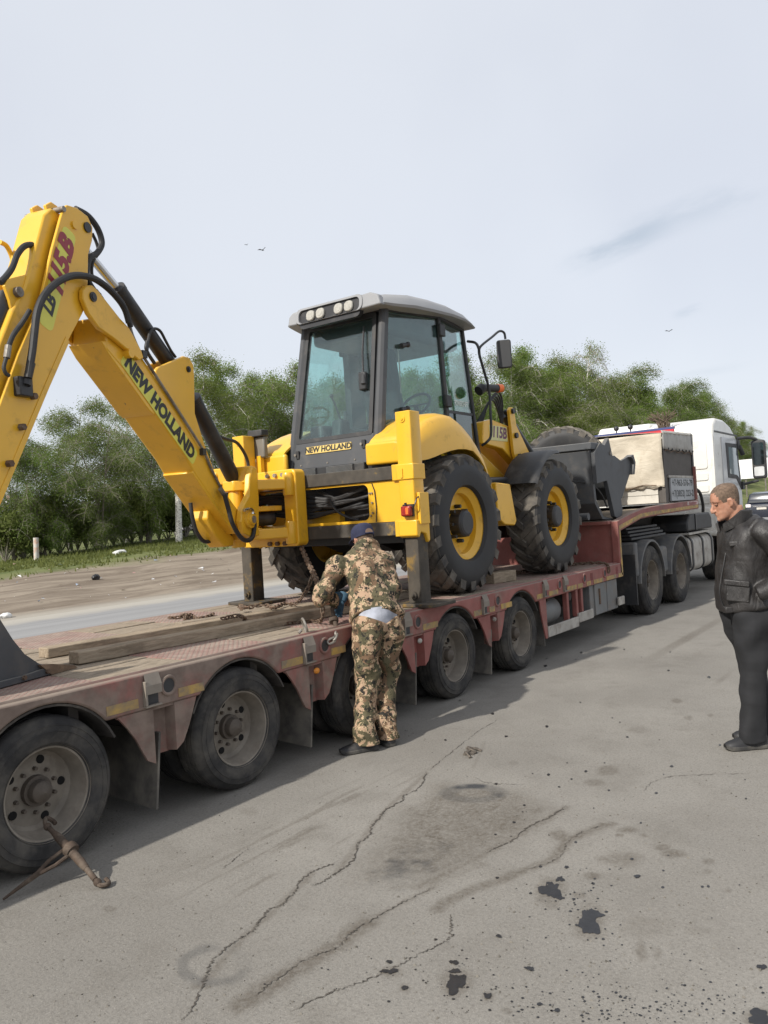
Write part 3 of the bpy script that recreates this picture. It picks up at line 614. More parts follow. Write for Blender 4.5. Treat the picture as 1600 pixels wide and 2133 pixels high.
mb = MB(); mb.box(8.42, 8.5, Y0+.03, 4.5, .45, .69); mb.box(9.2, 9.26, Y0+.1, 4.4, .5, .69); mb.box(8.9, 9.8, 4.35, 4.4, .4, .69); mb.cyl((9.25, Y0+.05, .62), (9.25, Y0+.2, .62), .05, n=12); obj('valve_gear', mb, M_under, TR)
# gooseneck
gp = [(10.92, .70), (11.03, .70), (11.03, 1.32), (11.93, 1.455), (12.5, 1.475), (15.16, 1.525), (15.16, 1.68), (14.1, 1.665), (12.45, 1.625), (12.0, 1.60), (11.5, 1.545), (10.92, 1.46)]
obj('gooseneck', MB().prism(gp, XZ, Y0, Y0+.10), M_red, TR, bevel=.012)
obj('gooseneck', MB().prism(gp, XZ, Y1-.10, Y1), M_red, TR, bevel=.012)
tp = [(11.012, .72), (11.012, 1.345), (11.93, 1.478), (12.5, 1.497), (15.13, 1.548), (15.13, 1.598), (12.5, 1.55), (11.91, 1.53), (10.965, 1.395), (10.965, .72)]
obj('reflective_tape', MB().prism(tp, XZ, Y0-.0035, Y0+.01), M_tape, TR, smooth=0)
obj('well_wall', MB().box(10.96, 11.0, Y0+.10, Y1-.10, .70, 1.42), M_red, TR)
obj('wall_lip', MB().box(10.84, 11.05, Y0+.10, Y1-.10, 1.42, 1.47), M_red, TR, bevel=.01)
mb = MB(); mb.prism([(11.05, 1.43), (12.0, 1.56), (15.14, 1.64), (15.14, 1.60), (12.0, 1.52), (11.05, 1.39)], XZ, Y0+.10, Y1-.10); obj('gooseneck_floor', mb, M_plank, TR)
mb = MB(); mb.box(11.03, 15.1, 4.6, 4.75, 1.15, 1.55); mb.box(11.03, 15.1, 5.55, 5.7, 1.15, 1.55); mb.box(11.03, 11.3, 4.2, 6.1, .75, 1.3); mb.box(13.4, 14.4, 4.5, 5.8, 1.18, 1.3); obj('gooseneck_beam', mb, M_under, TR)
obj('maker_plate', MB().box(14.42, 15.10, Y0-.003, Y0+.01, 1.603, 1.662), paint('faded_white', (.50, .40, .38), .6, dirt=DUST, damt=.4), TR, smooth=0)
obj('maker_lettering', text_mb('Kässbohrer', lambda a, b_, h: (14.76+a, Y0-.006, 1.632+b_+.0), size=.085, bold=.002, squeeze=1.25), paint('lettering_red', (.30, .05, .05), .5), TR, smooth=0)
obj('end_board', MB().box(15.10, 15.16, Y0+.01, Y0+.05, 1.685, 2.28), M_red, TR)
# ------------------------------------------------------------------ loads on the deck
def timber(label, a, b_, w, h, mat=M_timber):
    a = V(*a); b_ = V(*b_); mb = MB(); d = (b_-a).normalized(); n = V(-d.y, d.x, 0); r = random.Random(int(a.y*1000)); rings = []
    for i in range(13):
        p = a.lerp(b_, i/12)+n*r.uniform(-.004, .004)+V(0, 0, r.uniform(-.003, .003)); rings.append([p-n*w/2, p+n*w/2, p+n*w/2+V(0, 0, h), p-n*w/2+V(0, 0, h)])
    mb.loft(rings); return tag(obj('timber', mb, mat, loc=(a+b_)/2, bevel=.007, smooth=20), label, 'timber')
ZD = DZ+.005
timber('long squared timber on the deck nearest the trailer rail, ending at the camouflaged man', (3.03, 4.62, ZD), (5.75, 4.40, ZD), .12, .078)
timber('long squared timber lying on the deck centre behind the other one', (3.12, 5.10, ZD), (5.95, 4.86, ZD), .13, .068)
timber('thin grey board lying on the deck beyond both squared timbers', (4.55, 5.42, ZD), (6.0, 5.20, ZD), .12, .035, M_plank)
timber('grey plank lying on the deck by the rear tyre behind the camouflaged man', (6.05, 4.62, ZD), (7.0, 4.55, ZD), .20, .06, M_plank)
timber('short dark timber wedged on the deck between the loader tyres', (8.05, 4.35, ZD), (8.5, 4.30, ZD), .14, .12)
# ================================================================== backhoe loader
M_yel = paint('loader_yellow', (0.745, 0.415, 0.022), 0.38, var=0.06, vscale=2.0, dirt=(0.34, 0.20, 0.05), damt=0.15, dscale=5, dust=0.2, dustcol=(0.42, 0.33, 0.18), coat=0.25, bump=0.06, bscale=30, chips=(0.16, 0.10, 0.035), camt=0.03)
M_dgrey = paint('cab_grey', (0.052, 0.055, 0.060), 0.5, var=0.12, dirt=(0.12, 0.11, 0.10), damt=0.2, dust=0.25)
M_bkt = paint('bucket_grey', (0.060, 0.064, 0.070), 0.55, var=0.15, dirt=(0.11, 0.10, 0.09), damt=0.25, dust=0.35)
M_roof = paint('roof_grey', (0.27, 0.275, 0.285), 0.5, var=0.08, vscale=1.5, dust=0.2, dustcol=(0.33, 0.31, 0.28))
M_blk = paint('black_steel', (0.020, 0.020, 0.022), 0.42, var=0.2, dirt=(0.07, 0.065, 0.06), damt=0.25)
M_hose = paint('hose_rubber', (0.020, 0.020, 0.021), 0.6, var=0.3, vscale=10, dirt=(0.07, 0.065, 0.058), damt=0.3)
M_chrome = paint('chrome_rod', (0.62, 0.62, 0.62), 0.18, metal=1.0, var=0.05)
M_ag = paint('loader_tyre', (0.040, 0.039, 0.039), 0.85, var=0.3, vscale=4, dirt=(0.155, 0.138, 0.115), damt=0.75, dscale=5, bump=0.25, bscale=45, spec=0.3, dust=0.5)
M_agside = paint('loader_sidewall', (0.016, 0.016, 0.017), 0.6, var=0.25, vscale=4, dirt=(0.05, 0.047, 0.042), damt=0.25, bump=0.1, bscale=60)
M_worn = paint('worn_bar', (0.060, 0.052, 0.042), 0.8, var=0.35, vscale=6, dirt=(0.48, 0.29, 0.03), damt=0.10, dscale=6)
M_leg = paint('stabiliser_leg', (0.060, 0.050, 0.038), 0.75, var=0.35, vscale=6, dirt=(0.33, 0.19, 0.02), damt=0.22, dscale=8)
M_lens = paint('lamp_glass', (0.40, 0.385, 0.34), 0.15, var=0.15, vscale=40, coat=0.5)
M_redlens = paint('red_lens', (0.30, 0.018, 0.012), 0.25, var=0.3, vscale=25)
M_orange = paint('orange_lens', (0.85, 0.17, 0.03), 0.3, var=0.1)
def glassmat(name, tint, refl=1.0):
    m = bpy.data.materials.new(name); m.use_nodes = True; t = m.node_tree; t.nodes.clear(); N = NT(t)
    o = N.n('ShaderNodeOutputMaterial'); tr = N.n('ShaderNodeBsdfTransparent'); tr.inputs[0].default_value = (*tint, 1)
    gl = N.n('ShaderNodeBsdfGlossy'); gl.inputs['Roughness'].default_value = 0.02; gl.inputs['Color'].default_value = (0.9, 0.95, 0.95, 1)
    lw = N.n('ShaderNodeLayerWeight'); lw.inputs[0].default_value = 0.5; fo = N.math('ADD', 0.075, N.math('MULTIPLY', N.math('POWER', lw.outputs['Facing'], 4.0), 0.7))
    df = N.n('ShaderNodeBsdfDiffuse'); df.inputs[0].default_value = (0.35, 0.36, 0.34, 1)
    m0 = N.n('ShaderNodeMixShader'); N.set(m0.inputs[0], N.ramp(N.noise(6, 6, .6, N.vec()), .35, .75, 0.01, 0.05)); t.links.new(tr.outputs[0], m0.inputs[1]); t.links.new(df.outputs[0], m0.inputs[2])
    mx = N.n('ShaderNodeMixShader'); t.links.new(fo, mx.inputs[0]); t.links.new(m0.outputs[0], mx.inputs[1]); t.links.new(gl.outputs[0], mx.inputs[2]); t.links.new(mx.outputs[0], o.inputs[0]); return m
M_glass = glassmat('cab_glass', (0.80, 0.92, 0.91)); M_dglass = glassmat('dark_glass', (0.25, 0.30, 0.29))
BH = thing('backhoe_loader', 'yellow four wheel backhoe loader with grey roofed cab standing on the low loader', 'backhoe loader', (8.0, 5.15, DZ+.005))
BL = rootloc(BH); YC = 5.15; BZ = DZ+.005
# ---------- wheels
def ag_tyre(R, w, rr):
    mb = MB(); b = R-.035; mb.lathe([(rr, .055), (rr+.02, .018), (rr+(b-rr)*.5, -.004), (b-.06, .012), (b-.015, .04), (b, .075), (b+.004, w/2), (b, w-.075), (b-.015, w-.04), (b-.06, w-.012), (rr+(b-rr)*.5, w+.004), (rr+.02, w-.018), (rr, w-.055)], (0, 0, 0), (0, 1, 0), 64)
    return mb
def ag_lugs(R, w, n=19):
    mb = MB(); b = R-.037
    prof = lambda y: b if .075 <= y <= w-.075 else (b-.017-(.075-min(y, w-y))*.8 if min(y, w-y) > .02 else b-.075)
    for side in (0, 1):
        for k in range(n):
            th = 2*math.pi*(k+.5*side)/n; P = []
            for i in range(6):
                t_ = i/5; y = (.008+t_*(w*.56-.008)); ang = th+(t_*.30 if t_ > .2 else t_*.22); wd = (.052-.012*t_)/R
                r0 = prof(y)-.012; r1 = (R-.002-.010*(t_ == 0)-.004*t_) if y > .03 else R-.030
                yy = y if side == 0 else w-y
                P.append([(r0*math.cos(ang-wd*1.25), yy, r0*math.sin(ang-wd*1.25)), (r0*math.cos(ang+wd*1.25), yy, r0*math.sin(ang+wd*1.25)), (r1*math.cos(ang+wd), yy, r1*math.sin(ang+wd)), (r1*math.cos(ang-wd), yy, r1*math.sin(ang-wd))])
            mb.loft(P)
    return mb
AR, AW, ARR = .705, .43, .365
rimb = MB(); rimb.lathe([(ARR+.018, .045), (ARR+.02, .058), (ARR, .064), (ARR-.02, .09), (ARR-.055, .11), (ARR-.06, .17), (ARR-.12, .185), (.20, .175), (.12, .165), (.0, .165), (.0, .185), (.2, .20), (ARR-.05, .21), (ARR-.03, .36), (ARR+.018, AW-.05), (ARR+.018, AW-.04), (ARR-.04, AW-.1)], (0, 0, 0), (0, 1, 0), 56)
LW = obj('wheel', rimb, M_yel, local=True, smooth=30); LW.parent = BH
def sub(name, mb, mat, par, **k):
    o = obj(name, mb, mat, local=True, **k); o.parent = par; return o
tm = ag_tyre(AR, AW, ARR); sub('tyre', tm, M_agside, LW, smooth=50); sub('tread_lugs', ag_lugs(AR, AW), M_ag, LW, smooth=25)
tr_ = MB(); bb = AR-.034; tr_.lathe([(bb-.035, .028), (bb-.014, .042), (bb+.001, .076), (bb+.005, AW/2), (bb+.001, AW-.076), (bb-.014, AW-.042), (bb-.035, AW-.028)], (0, 0, 0), (0, 1, 0), 64); sub('tread_band', tr_, M_ag, LW)
hm = MB(); hm.lathe([(0, .03), (.105, .03), (.125, .04), (.138, .06), (.142, .168), (.0, .168)], (0, 0, 0), (0, 1, 0), 32)
sub('hub', hm, M_blk, LW, smooth=20)
for k in range(8):
    a = 2*math.pi*(k+.35)/8; q = MB(); q.cyl((.175*math.cos(a), .165, .175*math.sin(a)), (.175*math.cos(a), .10, .175*math.sin(a)), .021, .018, 10); sub('wheel_bolt', q, M_blk, LW)
wheels = [(7.17, 4.04, False), (9.43, 4.04, False), (7.17, 2*YC-4.04, True), (9.43, 2*YC-4.04, True)]
LW.location = V(7.17, 4.04, BZ+AR-.004)-BL; LW.rotation_euler = (0, .25, 0)
for i, (x, y, fl) in enumerate(wheels[1:]): make_wheel(LW, BH, V(x, y, BZ+AR-.004)-BL, fl, .8+i)
# ---------- chassis
mb = MB(); mb.prism([(6.45, 1.50), (6.9, 1.35), (10.0, 1.35), (10.15, 1.55), (10.1, 1.95), (6.45, 2.1)], XZ, 4.78, 5.52); obj('chassis', mb, M_blk, BH, bevel=.01)
for x in (7.17, 9.43):
    mb = MB(); mb.tube([(x, 4.25, BZ+AR), (x, 4.7, BZ+AR), (x, YC, BZ+AR-.02), (x, 5.6, BZ+AR), (x, 6.05, BZ+AR)], [.12, .13, .20, .13, .12], 16); obj('axle', mb, M_blk, BH)
obj('rear_bulkhead', MB().box(6.36, 6.46, 4.32, 5.98, 1.45, 2.22), M_blk, BH)
obj('rear_floor_plate', MB().box(6.28, 6.36, 5.0, 5.9, 1.60, 1.80), M_yel, BH)
mb = MB(); mb.prism([(8.02, 2.01), (8.36, 1.99), (8.47, 1.57), (8.42, 1.52), (8.18, 1.54), (8.02, 1.62)], XZ, 4.17, 4.62); obj('step_box', mb, M_yel, BH, bevel=.012)
mb = MB(); mb.tube([(7.7, 4.45, 2.03), (8.9, 4.45, 2.05)], .05, 12); obj('air_intake_pipe', mb, M_blk, BH)
# ---------- rear frame and stabilisers
mb = MB(); mb.box(6.10, 6.22, 4.10, 5.98, 2.035, 2.16); obj('frame_bar', mb, M_worn, BH, bevel=.008)
mb = MB(); mb.box(6.10, 6.22, 4.10, 5.98, 1.525, 1.65); obj('frame_bar', mb, M_worn, BH, bevel=.008)
for s in (-1, 1):
    y0, y1 = (4.03, 4.22) if s < 0 else (5.88, 6.06)
    for z0, z1 in ((2.025, 2.17), (1.515, 1.66)): obj('bar_end', MB().box(6.094, 6.24, min(y0, y1), max(y0, y1), z0, z1), M_yel, BH, bevel=.006)
mb = MB(); hole = rrect(4.52, 5.88, 1.68, 2.015, .06, 6)
obj('frame_plate', MB().ring(rrect(4.12, 6.0, 1.655, 2.03, .001, 6), hole, YZ, 6.125, 6.15), M_yel, BH, smooth=0)
mb = MB(); mb.tube([(6.12, 4.47, 2.02), (6.115, 4.44, 1.95), (6.115, 4.43, 1.8), (6.115, 4.44, 1.66)], .005, 6); obj('seam_cable', mb, M_blk, BH)
for (z, y) in [(1.93, 4.475), (1.84, 4.475), (1.745, 4.475), (1.93, 4.50), (1.72, 4.50)]:
    obj('plate_bolt', MB().cyl((6.126, y, z), (6.108, y, z), .009, n=6), M_steel, BH)
def stabiliser(y, sgn):
    st = obj('stabiliser_post', MB().prism(rrect(6.02, 6.19, y-.080, y+.080, .012, 2), lambda a, b, h: (a, b, h), 1.64, 2.63), M_yel, BH, bevel=.006)
    obj('post_collar', MB().box(6.008, 6.205, y-.092, y+.092, 2.02, 2.16), M_yel, st, bevel=.008)
    obj('post_shoe', MB().prism([(6.0, 1.66), (6.215, 1.66), (6.215, 1.47), (6.18, 1.45), (6.15, 1.53), (6.07, 1.55), (6.04, 1.50), (6.0, 1.52)], XZ, y-.098, y+.098), M_yel, st, bevel=.01)
    obj('post_tab', MB().box(5.998, 6.01, y+.02, y+.045, 2.04, 2.12), M_yel, st)
    obj('post_bolt', MB().cyl((6.02, y, 2.56), (6.012, y, 2.56), .03, n=20).cyl((6.012, y, 2.56), (6.004, y, 2.56), .012, n=12), M_yel, st)
    lg = obj('stabiliser_leg', MB().prism(rrect(6.045, 6.215, y-.068, y+.068, .01, 2), XY, BZ+.03, 1.66), M_leg, BH, bevel=.004)
    obj('foot_pin', MB().cyl((6.02, y+.0, BZ+.10), (6.05, y, BZ+.10), .035, n=18).cyl((6.0, y, BZ+.10), (6.02, y, BZ+.10), .018, n=12), M_leg, lg)
    ft = MB(); ft.prism(rrect(5.93, 6.36, y-.26, y+.22, .06, 4), XY, BZ+.002, BZ+.032); obj('foot_pad', ft, M_leg, lg, bevel=.006)
    return st
SP = stabiliser(4.02, -1); stabiliser(2*YC-4.22, 1)
# lamp on the near post, its cable and hinge strip
lp = obj('tail_lamp', MB().box(5.955, 6.005, 3.955, 4.055, 1.695, 1.785), M_redlens, BH, bevel=.012)
obj('lamp_base', MB().box(6.0, 6.022, 3.95, 4.06, 1.69, 1.80).cyl((5.99, 4.02, 1.79), (5.99, 4.02, 1.815), .012, n=10), M_blk, lp)
obj('lamp_lens', MB().box(5.951, 5.958, 3.972, 4.0, 1.71, 1.77), M_orange, lp, bevel=.003)
obj('lamp_cable', MB().tube(spline([(6.0, 3.95, 1.76), (5.99, 3.925, 1.79), (6.02, 3.915, 1.85), (6.09, 3.92, 1.87)]), .006, 6), M_blk, BH)
obj('hinge_strip', MB().box(6.05, 6.20, 3.905, 3.936, 1.62, 1.90), M_yel, BH, bevel=.004)
fl_ = obj('work_lamp', MB().box(6.20, 6.26, 5.88, 6.06, 2.40, 2.62), paint('dirty_lamp', (.16, .15, .13), .5), BH, bevel=.015); obj('lamp_hood', MB().box(6.16, 6.27, 5.87, 6.07, 2.62, 2.69), M_black, fl_, bevel=.01); obj('lamp_bracket', MB().box(6.19, 6.24, 5.93, 5.99, 2.2, 2.42), M_yel, fl_)
# ---------- side shift carriage and king post
SX, SY, SA = 5.5, 5.62, R_(16)
AU = V(-math.cos(SA), -math.sin(SA), 0); AN = V(math.sin(SA), -math.cos(SA), 0)
def arm(s, z, w): return V(SX, SY, 0)+AU*s+AN*w+V(0, 0, z)
def apx(x, y, w):
    d = pray(x, y); P0 = V(SX, SY, 0)+AN*w; t = (P0-V(0, 0, CAMH)).dot(AN)/d.dot(AN); return V(0, 0, CAMH)+d*t
AM = lambda a, b, h: arm(a, b, h)
cg = obj('carriage', MB().ring(rrect(5.25, 6.02, 1.475, 2.225, .05, 6), rrect(5.41, 5.88, 1.665, 2.045, .03, 6), YZ, 5.94, 6.09), M_yel, BH, bevel=.012, smooth=25)
for y in (5.40, 5.50, 5.60): obj('carriage_bolt', MB().cyl((5.94, y, 2.175), (5.912, y, 2.175), .022, n=6), M_steel, cg); obj('carriage_bolt', MB().cyl((5.94, y+.02, 1.505), (5.912, y+.02, 1.505), .024, n=6), M_rust, cg)
for z0, z1 in ((2.03, 2.13), (1.56, 1.66)):
    p = MB(); p.prism([(5.95, 5.28), (5.95, 5.96), (5.62, 5.80), (5.48, 5.78), (5.40, 5.68), (5.42, 5.56), (5.52, 5.48), (5.70, 5.40)], XY, z0, z1); obj('carriage_lug', p, M_yel, cg, bevel=.012)
    q = MB(); q.lathe([(0, z0-.06), (.05, z0-.06), (.055, z0-.05), (.055, z1+.04), (.045, z1+.06), (0, z1+.06)], (5.92, 5.325, 0), (0, 0, 1), 20); obj('hinge_boss', q, M_yel, cg)
p = MB(); p.prism([(5.95, 5.45), (5.95, 5.9), (5.6, 5.75), (5.6, 5.55)], XY, 1.83, 1.88); obj('carriage_lug', p, M_yel, cg, bevel=.008)
kp = MB(); kp.lathe([(0, 1.50), (.065, 1.50), (.07, 1.52), (.07, 2.18), (.06, 2.2), (0, 2.2)], (SX, SY, 0), (0, 0, 1), 24); KP = obj('king_post', kp, M_yel, BH)
for w0, w1 in ((.155, .215), (-.215, -.155)):
    p = MB(); p.prism([(-.06, 2.24), (.03, 2.26), (.10, 2.14), (.13, 1.98), (.27, 1.86), (.31, 1.74), (.26, 1.63), (.12, 1.585), (.02, 1.60), (-.03, 1.70), (-.06, 1.95)], AM, w0, w1); obj('king_post_cheek', p, M_yel, KP, bevel=.012)
obj('king_post_bridge', MB().prism([(-.07, 2.24), (.05, 2.26), (.05, 2.10), (-.07, 2.10)], AM, -.2, .2), M_yel, KP, bevel=.012); obj('king_post_bridge', MB().prism([(-.05, 1.70), (.06, 1.70), (.06, 1.60), (-.05, 1.60)], AM, -.2, .2), M_yel, KP, bevel=.012)
q = MB(); q.cyl(arm(.17, 1.755, .21), arm(.17, 1.755, .245), .085, .08, 24).cyl(arm(.17, 1.755, .245), arm(.17, 1.755, .27), .055, .05, 20); obj('pivot_boss', q, M_yel, KP); obj('pivot_pin', MB().cyl(arm(.17, 1.755, -.27), arm(.17, 1.755, .278), .035, n=16), M_steel, KP)
q = MB(); q.lathe([(0, 0), (.06, 0), (.075, .015), (.075, .40), (.06, .42), (0, .42)], (5.56, 5.70, 1.765), (.92, -.25, 0), 24); obj('swing_cylinder', q, M_blk, BH)
obj('swing_rod', MB().cyl((5.42, 5.74, 1.765), (5.6, 5.69, 1.765), .032, n=14), M_chrome, BH)
# hose bundle through the frame
r = random.Random(21)
for k in range(9):
    z = 1.80+.022*k; y1 = 4.56+.25*r.random()
    if k % 3 == 2: y1 = 5.2
    obj('hose', MB().tube(spline([(5.75+.1*r.random(), 5.86, z+r.uniform(-.03, .03)), (6.0, 5.68, z+r.uniform(-.03, .03)), (6.16, 5.35, z-.03+r.uniform(-.05, .04)), (6.22, 5.0, z-.03+r.uniform(-.06, .04)), (6.22, y1, z+.02), (6.34, y1+.02, z+.03)]), .015+.004*r.random(), 8), M_hose, BH)
obj('hose', MB().tube(spline([(6.2, 5.05, 1.9), (6.2, 4.98, 1.80), (6.22, 4.85, 1.72), (6.25, 4.75, 1.69)]), .013, 8), M_hose, BH)
# ---------- boom
BW = .15
def arm_plate(name, poly, w0, w1, mat, par, bevel=.01): return obj(name, MB().prism(poly, AM, w0, w1), mat, par, bevel=bevel, smooth=30)
beam_ = [(1.95, 3.27), (1.85, 3.25), (1.58, 3.05), (1.15, 2.70), (.79, 2.36), (.45, 2.02), (.25, 1.86), (.10, 1.80), (.10, 1.70), (.22, 1.66), (.30, 1.66), (.48, 1.79), (.92, 2.16), (1.04, 2.29), (1.54, 2.70), (1.80, 2.905), (1.98, 3.02)]
BOOM = arm_plate('boom', beam_, -BW, BW, M_yel, BH, .014)
for s in (-1, 1):
    w0, w1 = sorted((s*(BW+.006), s*(BW+.045)))
    arm_plate('boom_ear', [(2.25, 3.31), (2.245, 3.37), (2.21, 3.41), (2.15, 3.43), (2.09, 3.41), (1.86, 3.26), (1.76, 3.21), (1.70, 3.15), (1.62, 3.06), (1.60, 3.01), (1.66, 2.985), (1.76, 3.03), (1.95, 3.10), (2.10, 3.14), (2.20, 3.22)], w0, w1, M_yel, BOOM, .008)
    w0, w1 = sorted((s*.085, s*.118))
    arm_plate('knee_plate', [(1.34, 2.97), (1.30, 3.00), (.93, 3.15), (.85, 3.15), (.79, 3.10), (.785, 3.02), (.81, 2.68), (.70, 2.45), (.44, 2.00), (.50, 1.98), (.95, 2.40), (1.35, 2.75)], w0, w1, M_yel, BOOM, .008)
arm_plate('guard_plate', [(1.44, 2.60), (1.50, 2.63), (1.95, 2.99), (2.02, 3.07), (1.96, 3.08), (1.42, 2.65)], -BW+.004, BW-.004, M_yel, BOOM, .006)
arm_plate('guard_plate', [(.30, 1.63), (.50, 1.775), (.95, 2.165), (.93, 2.19), (.47, 1.81), (.29, 1.68)], -BW+.004, BW-.004, M_yel, BOOM, .006)
arm_plate('boom_toe', [(.46, 1.79), (.60, 1.86), (.62, 1.78), (.50, 1.62), (.36, 1.52), (.20, 1.52), (.18, 1.60), (.30, 1.66)], -.10, .06, M_yel, BOOM, .012)
for nm, s_, z_, rr in (('pivot_pin', 2.15, 3.345, .034), ('knee_pin', .88, 3.045, .026)): obj(nm, MB().cyl(arm(s_, z_, -.205), arm(s_, z_, .205 if nm == 'pivot_pin' else .13), rr, n=20).cyl(arm(s_, z_, .2 if nm == 'pivot_pin' else .12), arm(s_, z_, .21 if nm == 'pivot_pin' else .138), rr*.6, n=12), M_blk, BOOM)
obj('boom_stop', MB().cyl(arm(1.76, 3.02, BW), arm(1.76, 3.02, BW+.055), .035, n=20), M_yel, BOOM)
# decal with the maker's name
def decal(name, poly, w, mat, par): return obj(name, MB().prism(poly, AM, w, w+.0012), mat, par, smooth=0)
M_lime = paint('decal_lime', (0.66, 0.63, 0.09), 0.4, var=0.08); M_ink = paint('decal_black', (0.015, 0.017, 0.018), 0.45, var=0.1); M_inkred = paint('decal_red', (0.27, 0.02, 0.03), 0.4, var=0.15)
a0, a1 = apx(715*.3657, 400+975*.3657, BW), apx(1085*.3657, 400+1500*.3657, BW)
def arm_sz(P): return ((P-V(SX, SY, 0)).dot(AU), P.z)
(s0, z0), (s1, z1) = arm_sz(apx(264, 752, BW)), arm_sz(apx(401, 948, BW))
dx, dz = s1-s0, z1-z0; LL = math.hypot(dx, dz); ux, uz = dx/LL, dz/LL; vx, vz = (-uz, ux) if ux > 0 else (uz, -ux)
vx, vz = (uz, -ux) if (-ux) > 0 else (-uz, ux)
mid = ((s0+s1)/2, (z0+z1)/2)
if vz < 0: vx, vz = -vx, -vz
# the side face lies between ridge and top edge; the decal is centred on it
cmid = (mid[0]+0, mid[1])
on = lambda a, b: (cmid[0]+ux*a+vx*b, cmid[1]+uz*a+vz*b)
decal('name_decal', [on(a, b) for a, b in rrect(-LL/2-.05, LL/2+.05, -.070, .070, .03, 4)], BW+.001, M_lime, BOOM)
obj('name_lettering', text_mb('NEW HOLLAND', lambda a, b, h: arm(*on(a, b+.004), BW+.0038), size=.158, bold=.009, squeeze=LL/1.10*.97, shear=0.0), M_ink, BOOM, smooth=0)
# ---------- dipper
inner = [(2.40, 3.90), (2.47, 3.83), (2.56, 3.60), (2.68, 3.30), (2.80, 3.12), (2.98, 2.78), (3.24, 2.20), (3.58, 1.46), (3.52, 1.30), (3.42, 1.30), (3.10, 1.85), (2.59, 2.70), (2.24, 3.25), (2.18, 3.65), (2.22, 3.88)]
DIP = arm_plate('dipper', inner, -.10, .10, M_yel, BH, .012)
outer = [(2.335, 3.905), (2.37, 3.83), (2.47, 3.59), (2.62, 3.18), (2.82, 2.84), (3.0, 2.49), (3.30, 1.85), (3.56, 1.36), (3.50, 1.26), (3.40, 1.28), (3.04, 1.90), (2.80, 2.29), (2.59, 2.65), (2.37, 3.0), (2.21, 3.22), (2.16, 3.30), (2.13, 3.47), (2.11, 3.66), (2.06, 3.77), (2.045, 3.87), (2.09, 3.935), (2.20, 3.958), (2.30, 3.945)]
for s in (-1, 1):
    w0, w1 = sorted((s*.125, s*.148)); arm_plate('dipper_plate', outer, w0, w1, M_yel, DIP, .005)
    w0, w1 = sorted((s*.06, s*.085)); arm_plate('cylinder_lug', [(2.50, 3.49), (2.62, 3.40), (2.80, 3.32), (2.835, 3.27), (2.80, 3.19), (2.77, 3.06), (2.82, 2.90), (2.66, 3.15), (2.50, 3.40)], w0, w1, M_yel, DIP, .006)
    w0, w1 = sorted((s*.045, s*.07)); arm_plate('hook_lug', [(2.30, 3.95), (2.36, 3.96), (2.415, 3.92), (2.40, 3.86), (2.44, 3.70), (2.46, 3.60), (2.38, 3.70), (2.30, 3.86)], w0, w1, M_yel, DIP, .005)
arm_plate('edge_strip', [(2.36, 3.0), (2.58, 2.655), (2.80, 2.295), (3.04, 1.905), (3.07, 1.93), (2.83, 2.32), (2.61, 2.68), (2.39, 3.03)], .148, .153, M_yel, DIP, .002)
for s_, z_, rr, mt in ((2.11, 3.85, .036, M_blk), (2.24, 3.825, .028, M_yel), (2.345, 3.90, .020, M_steel)): obj('dipper_pin', MB().cyl(arm(s_, z_, -.16), arm(s_, z_, .16), rr, n=18), mt, DIP)
obj('lug_pin', MB().cyl(arm(2.74, 3.25, -.11), arm(2.74, 3.25, .115), .032, n=18), M_steel, DIP)
for px in ((66, 826), (42, 890), (16, 966)): p = apx(*px, .15); obj('plate_bolt', MB().cyl(p, p+AN*.035, .022, n=6), M_rust, DIP)
obj('hose_block', MB().obox(apx(48, 806, .17), (AU, AN, (0, 0, 1)), (.055, .03, .06)), M_blk, DIP, bevel=.008)
# model decal on the dipper
(s0, z0), (s1, z1) = arm_sz(apx(100, 655, .148)), arm_sz(apx(140, 500, .148))
LL = math.hypot(s1-s0, z1-z0); ux, uz = (s1-s0)/LL, (z1-z0)/LL; vx, vz = -uz, ux
if vx < 0: pass
dm = ((s0+s1)/2-.006, (z0+z1)/2); sg = 1 if vx > 0 else -1
on2 = lambda a, b: (dm[0]+ux*a+sg*vx*b, dm[1]+uz*a+sg*vz*b)
decal('model_decal', [on2(a, b) for a, b in rrect(-LL/2-.10, LL/2+.08, -.062, .068, .04, 4)], .1485, M_lime, DIP)
flip = 1
obj('model_lettering', text_mb('115.B', lambda a, b, h: arm(*on2(a+.085, b*flip), .1512), size=.19, bold=.012, squeeze=1.0, shear=.25), M_inkred, DIP, smooth=0)
obj('model_lettering', text_mb('LB', lambda a, b, h: arm(*on2(a-.235, b*flip+.012), .1512), size=.125, bold=.006, squeeze=1.0, shear=.25), M_ink, DIP, smooth=0)
# cylinders
def ram(p0, p1, p2, r, rod, mat=M_blk, par=None):
    q = MB(); d = (p1-p0); L = d.length; q.lathe([(0, 0), (r*.7, 0), (r, .02), (r, L-.05), (r*1.06, L-.045), (r*1.06, L-.005), (r*.8, L), (0, L)], p0, d, 24); o = obj('cylinder', q, mat, par)
    obj('rod', MB().cyl(p1-d.normalized()*.02, p2, rod, n=16), M_chrome, par); return o
ram(arm(.93, 3.06, 0), arm(1.62, 3.575, 0), arm(2.11, 3.85, 0), .062, .032, par=BH)
ram(arm(0.0, 2.13, 0), arm(.66, 2.85, 0), arm(.88, 3.045, 0), .072, .036, par=BH)
ram(arm(2.74, 3.25, 0), arm(3.10, 2.55, 0), arm(3.45, 1.9, 0), .060, .03, par=BH)
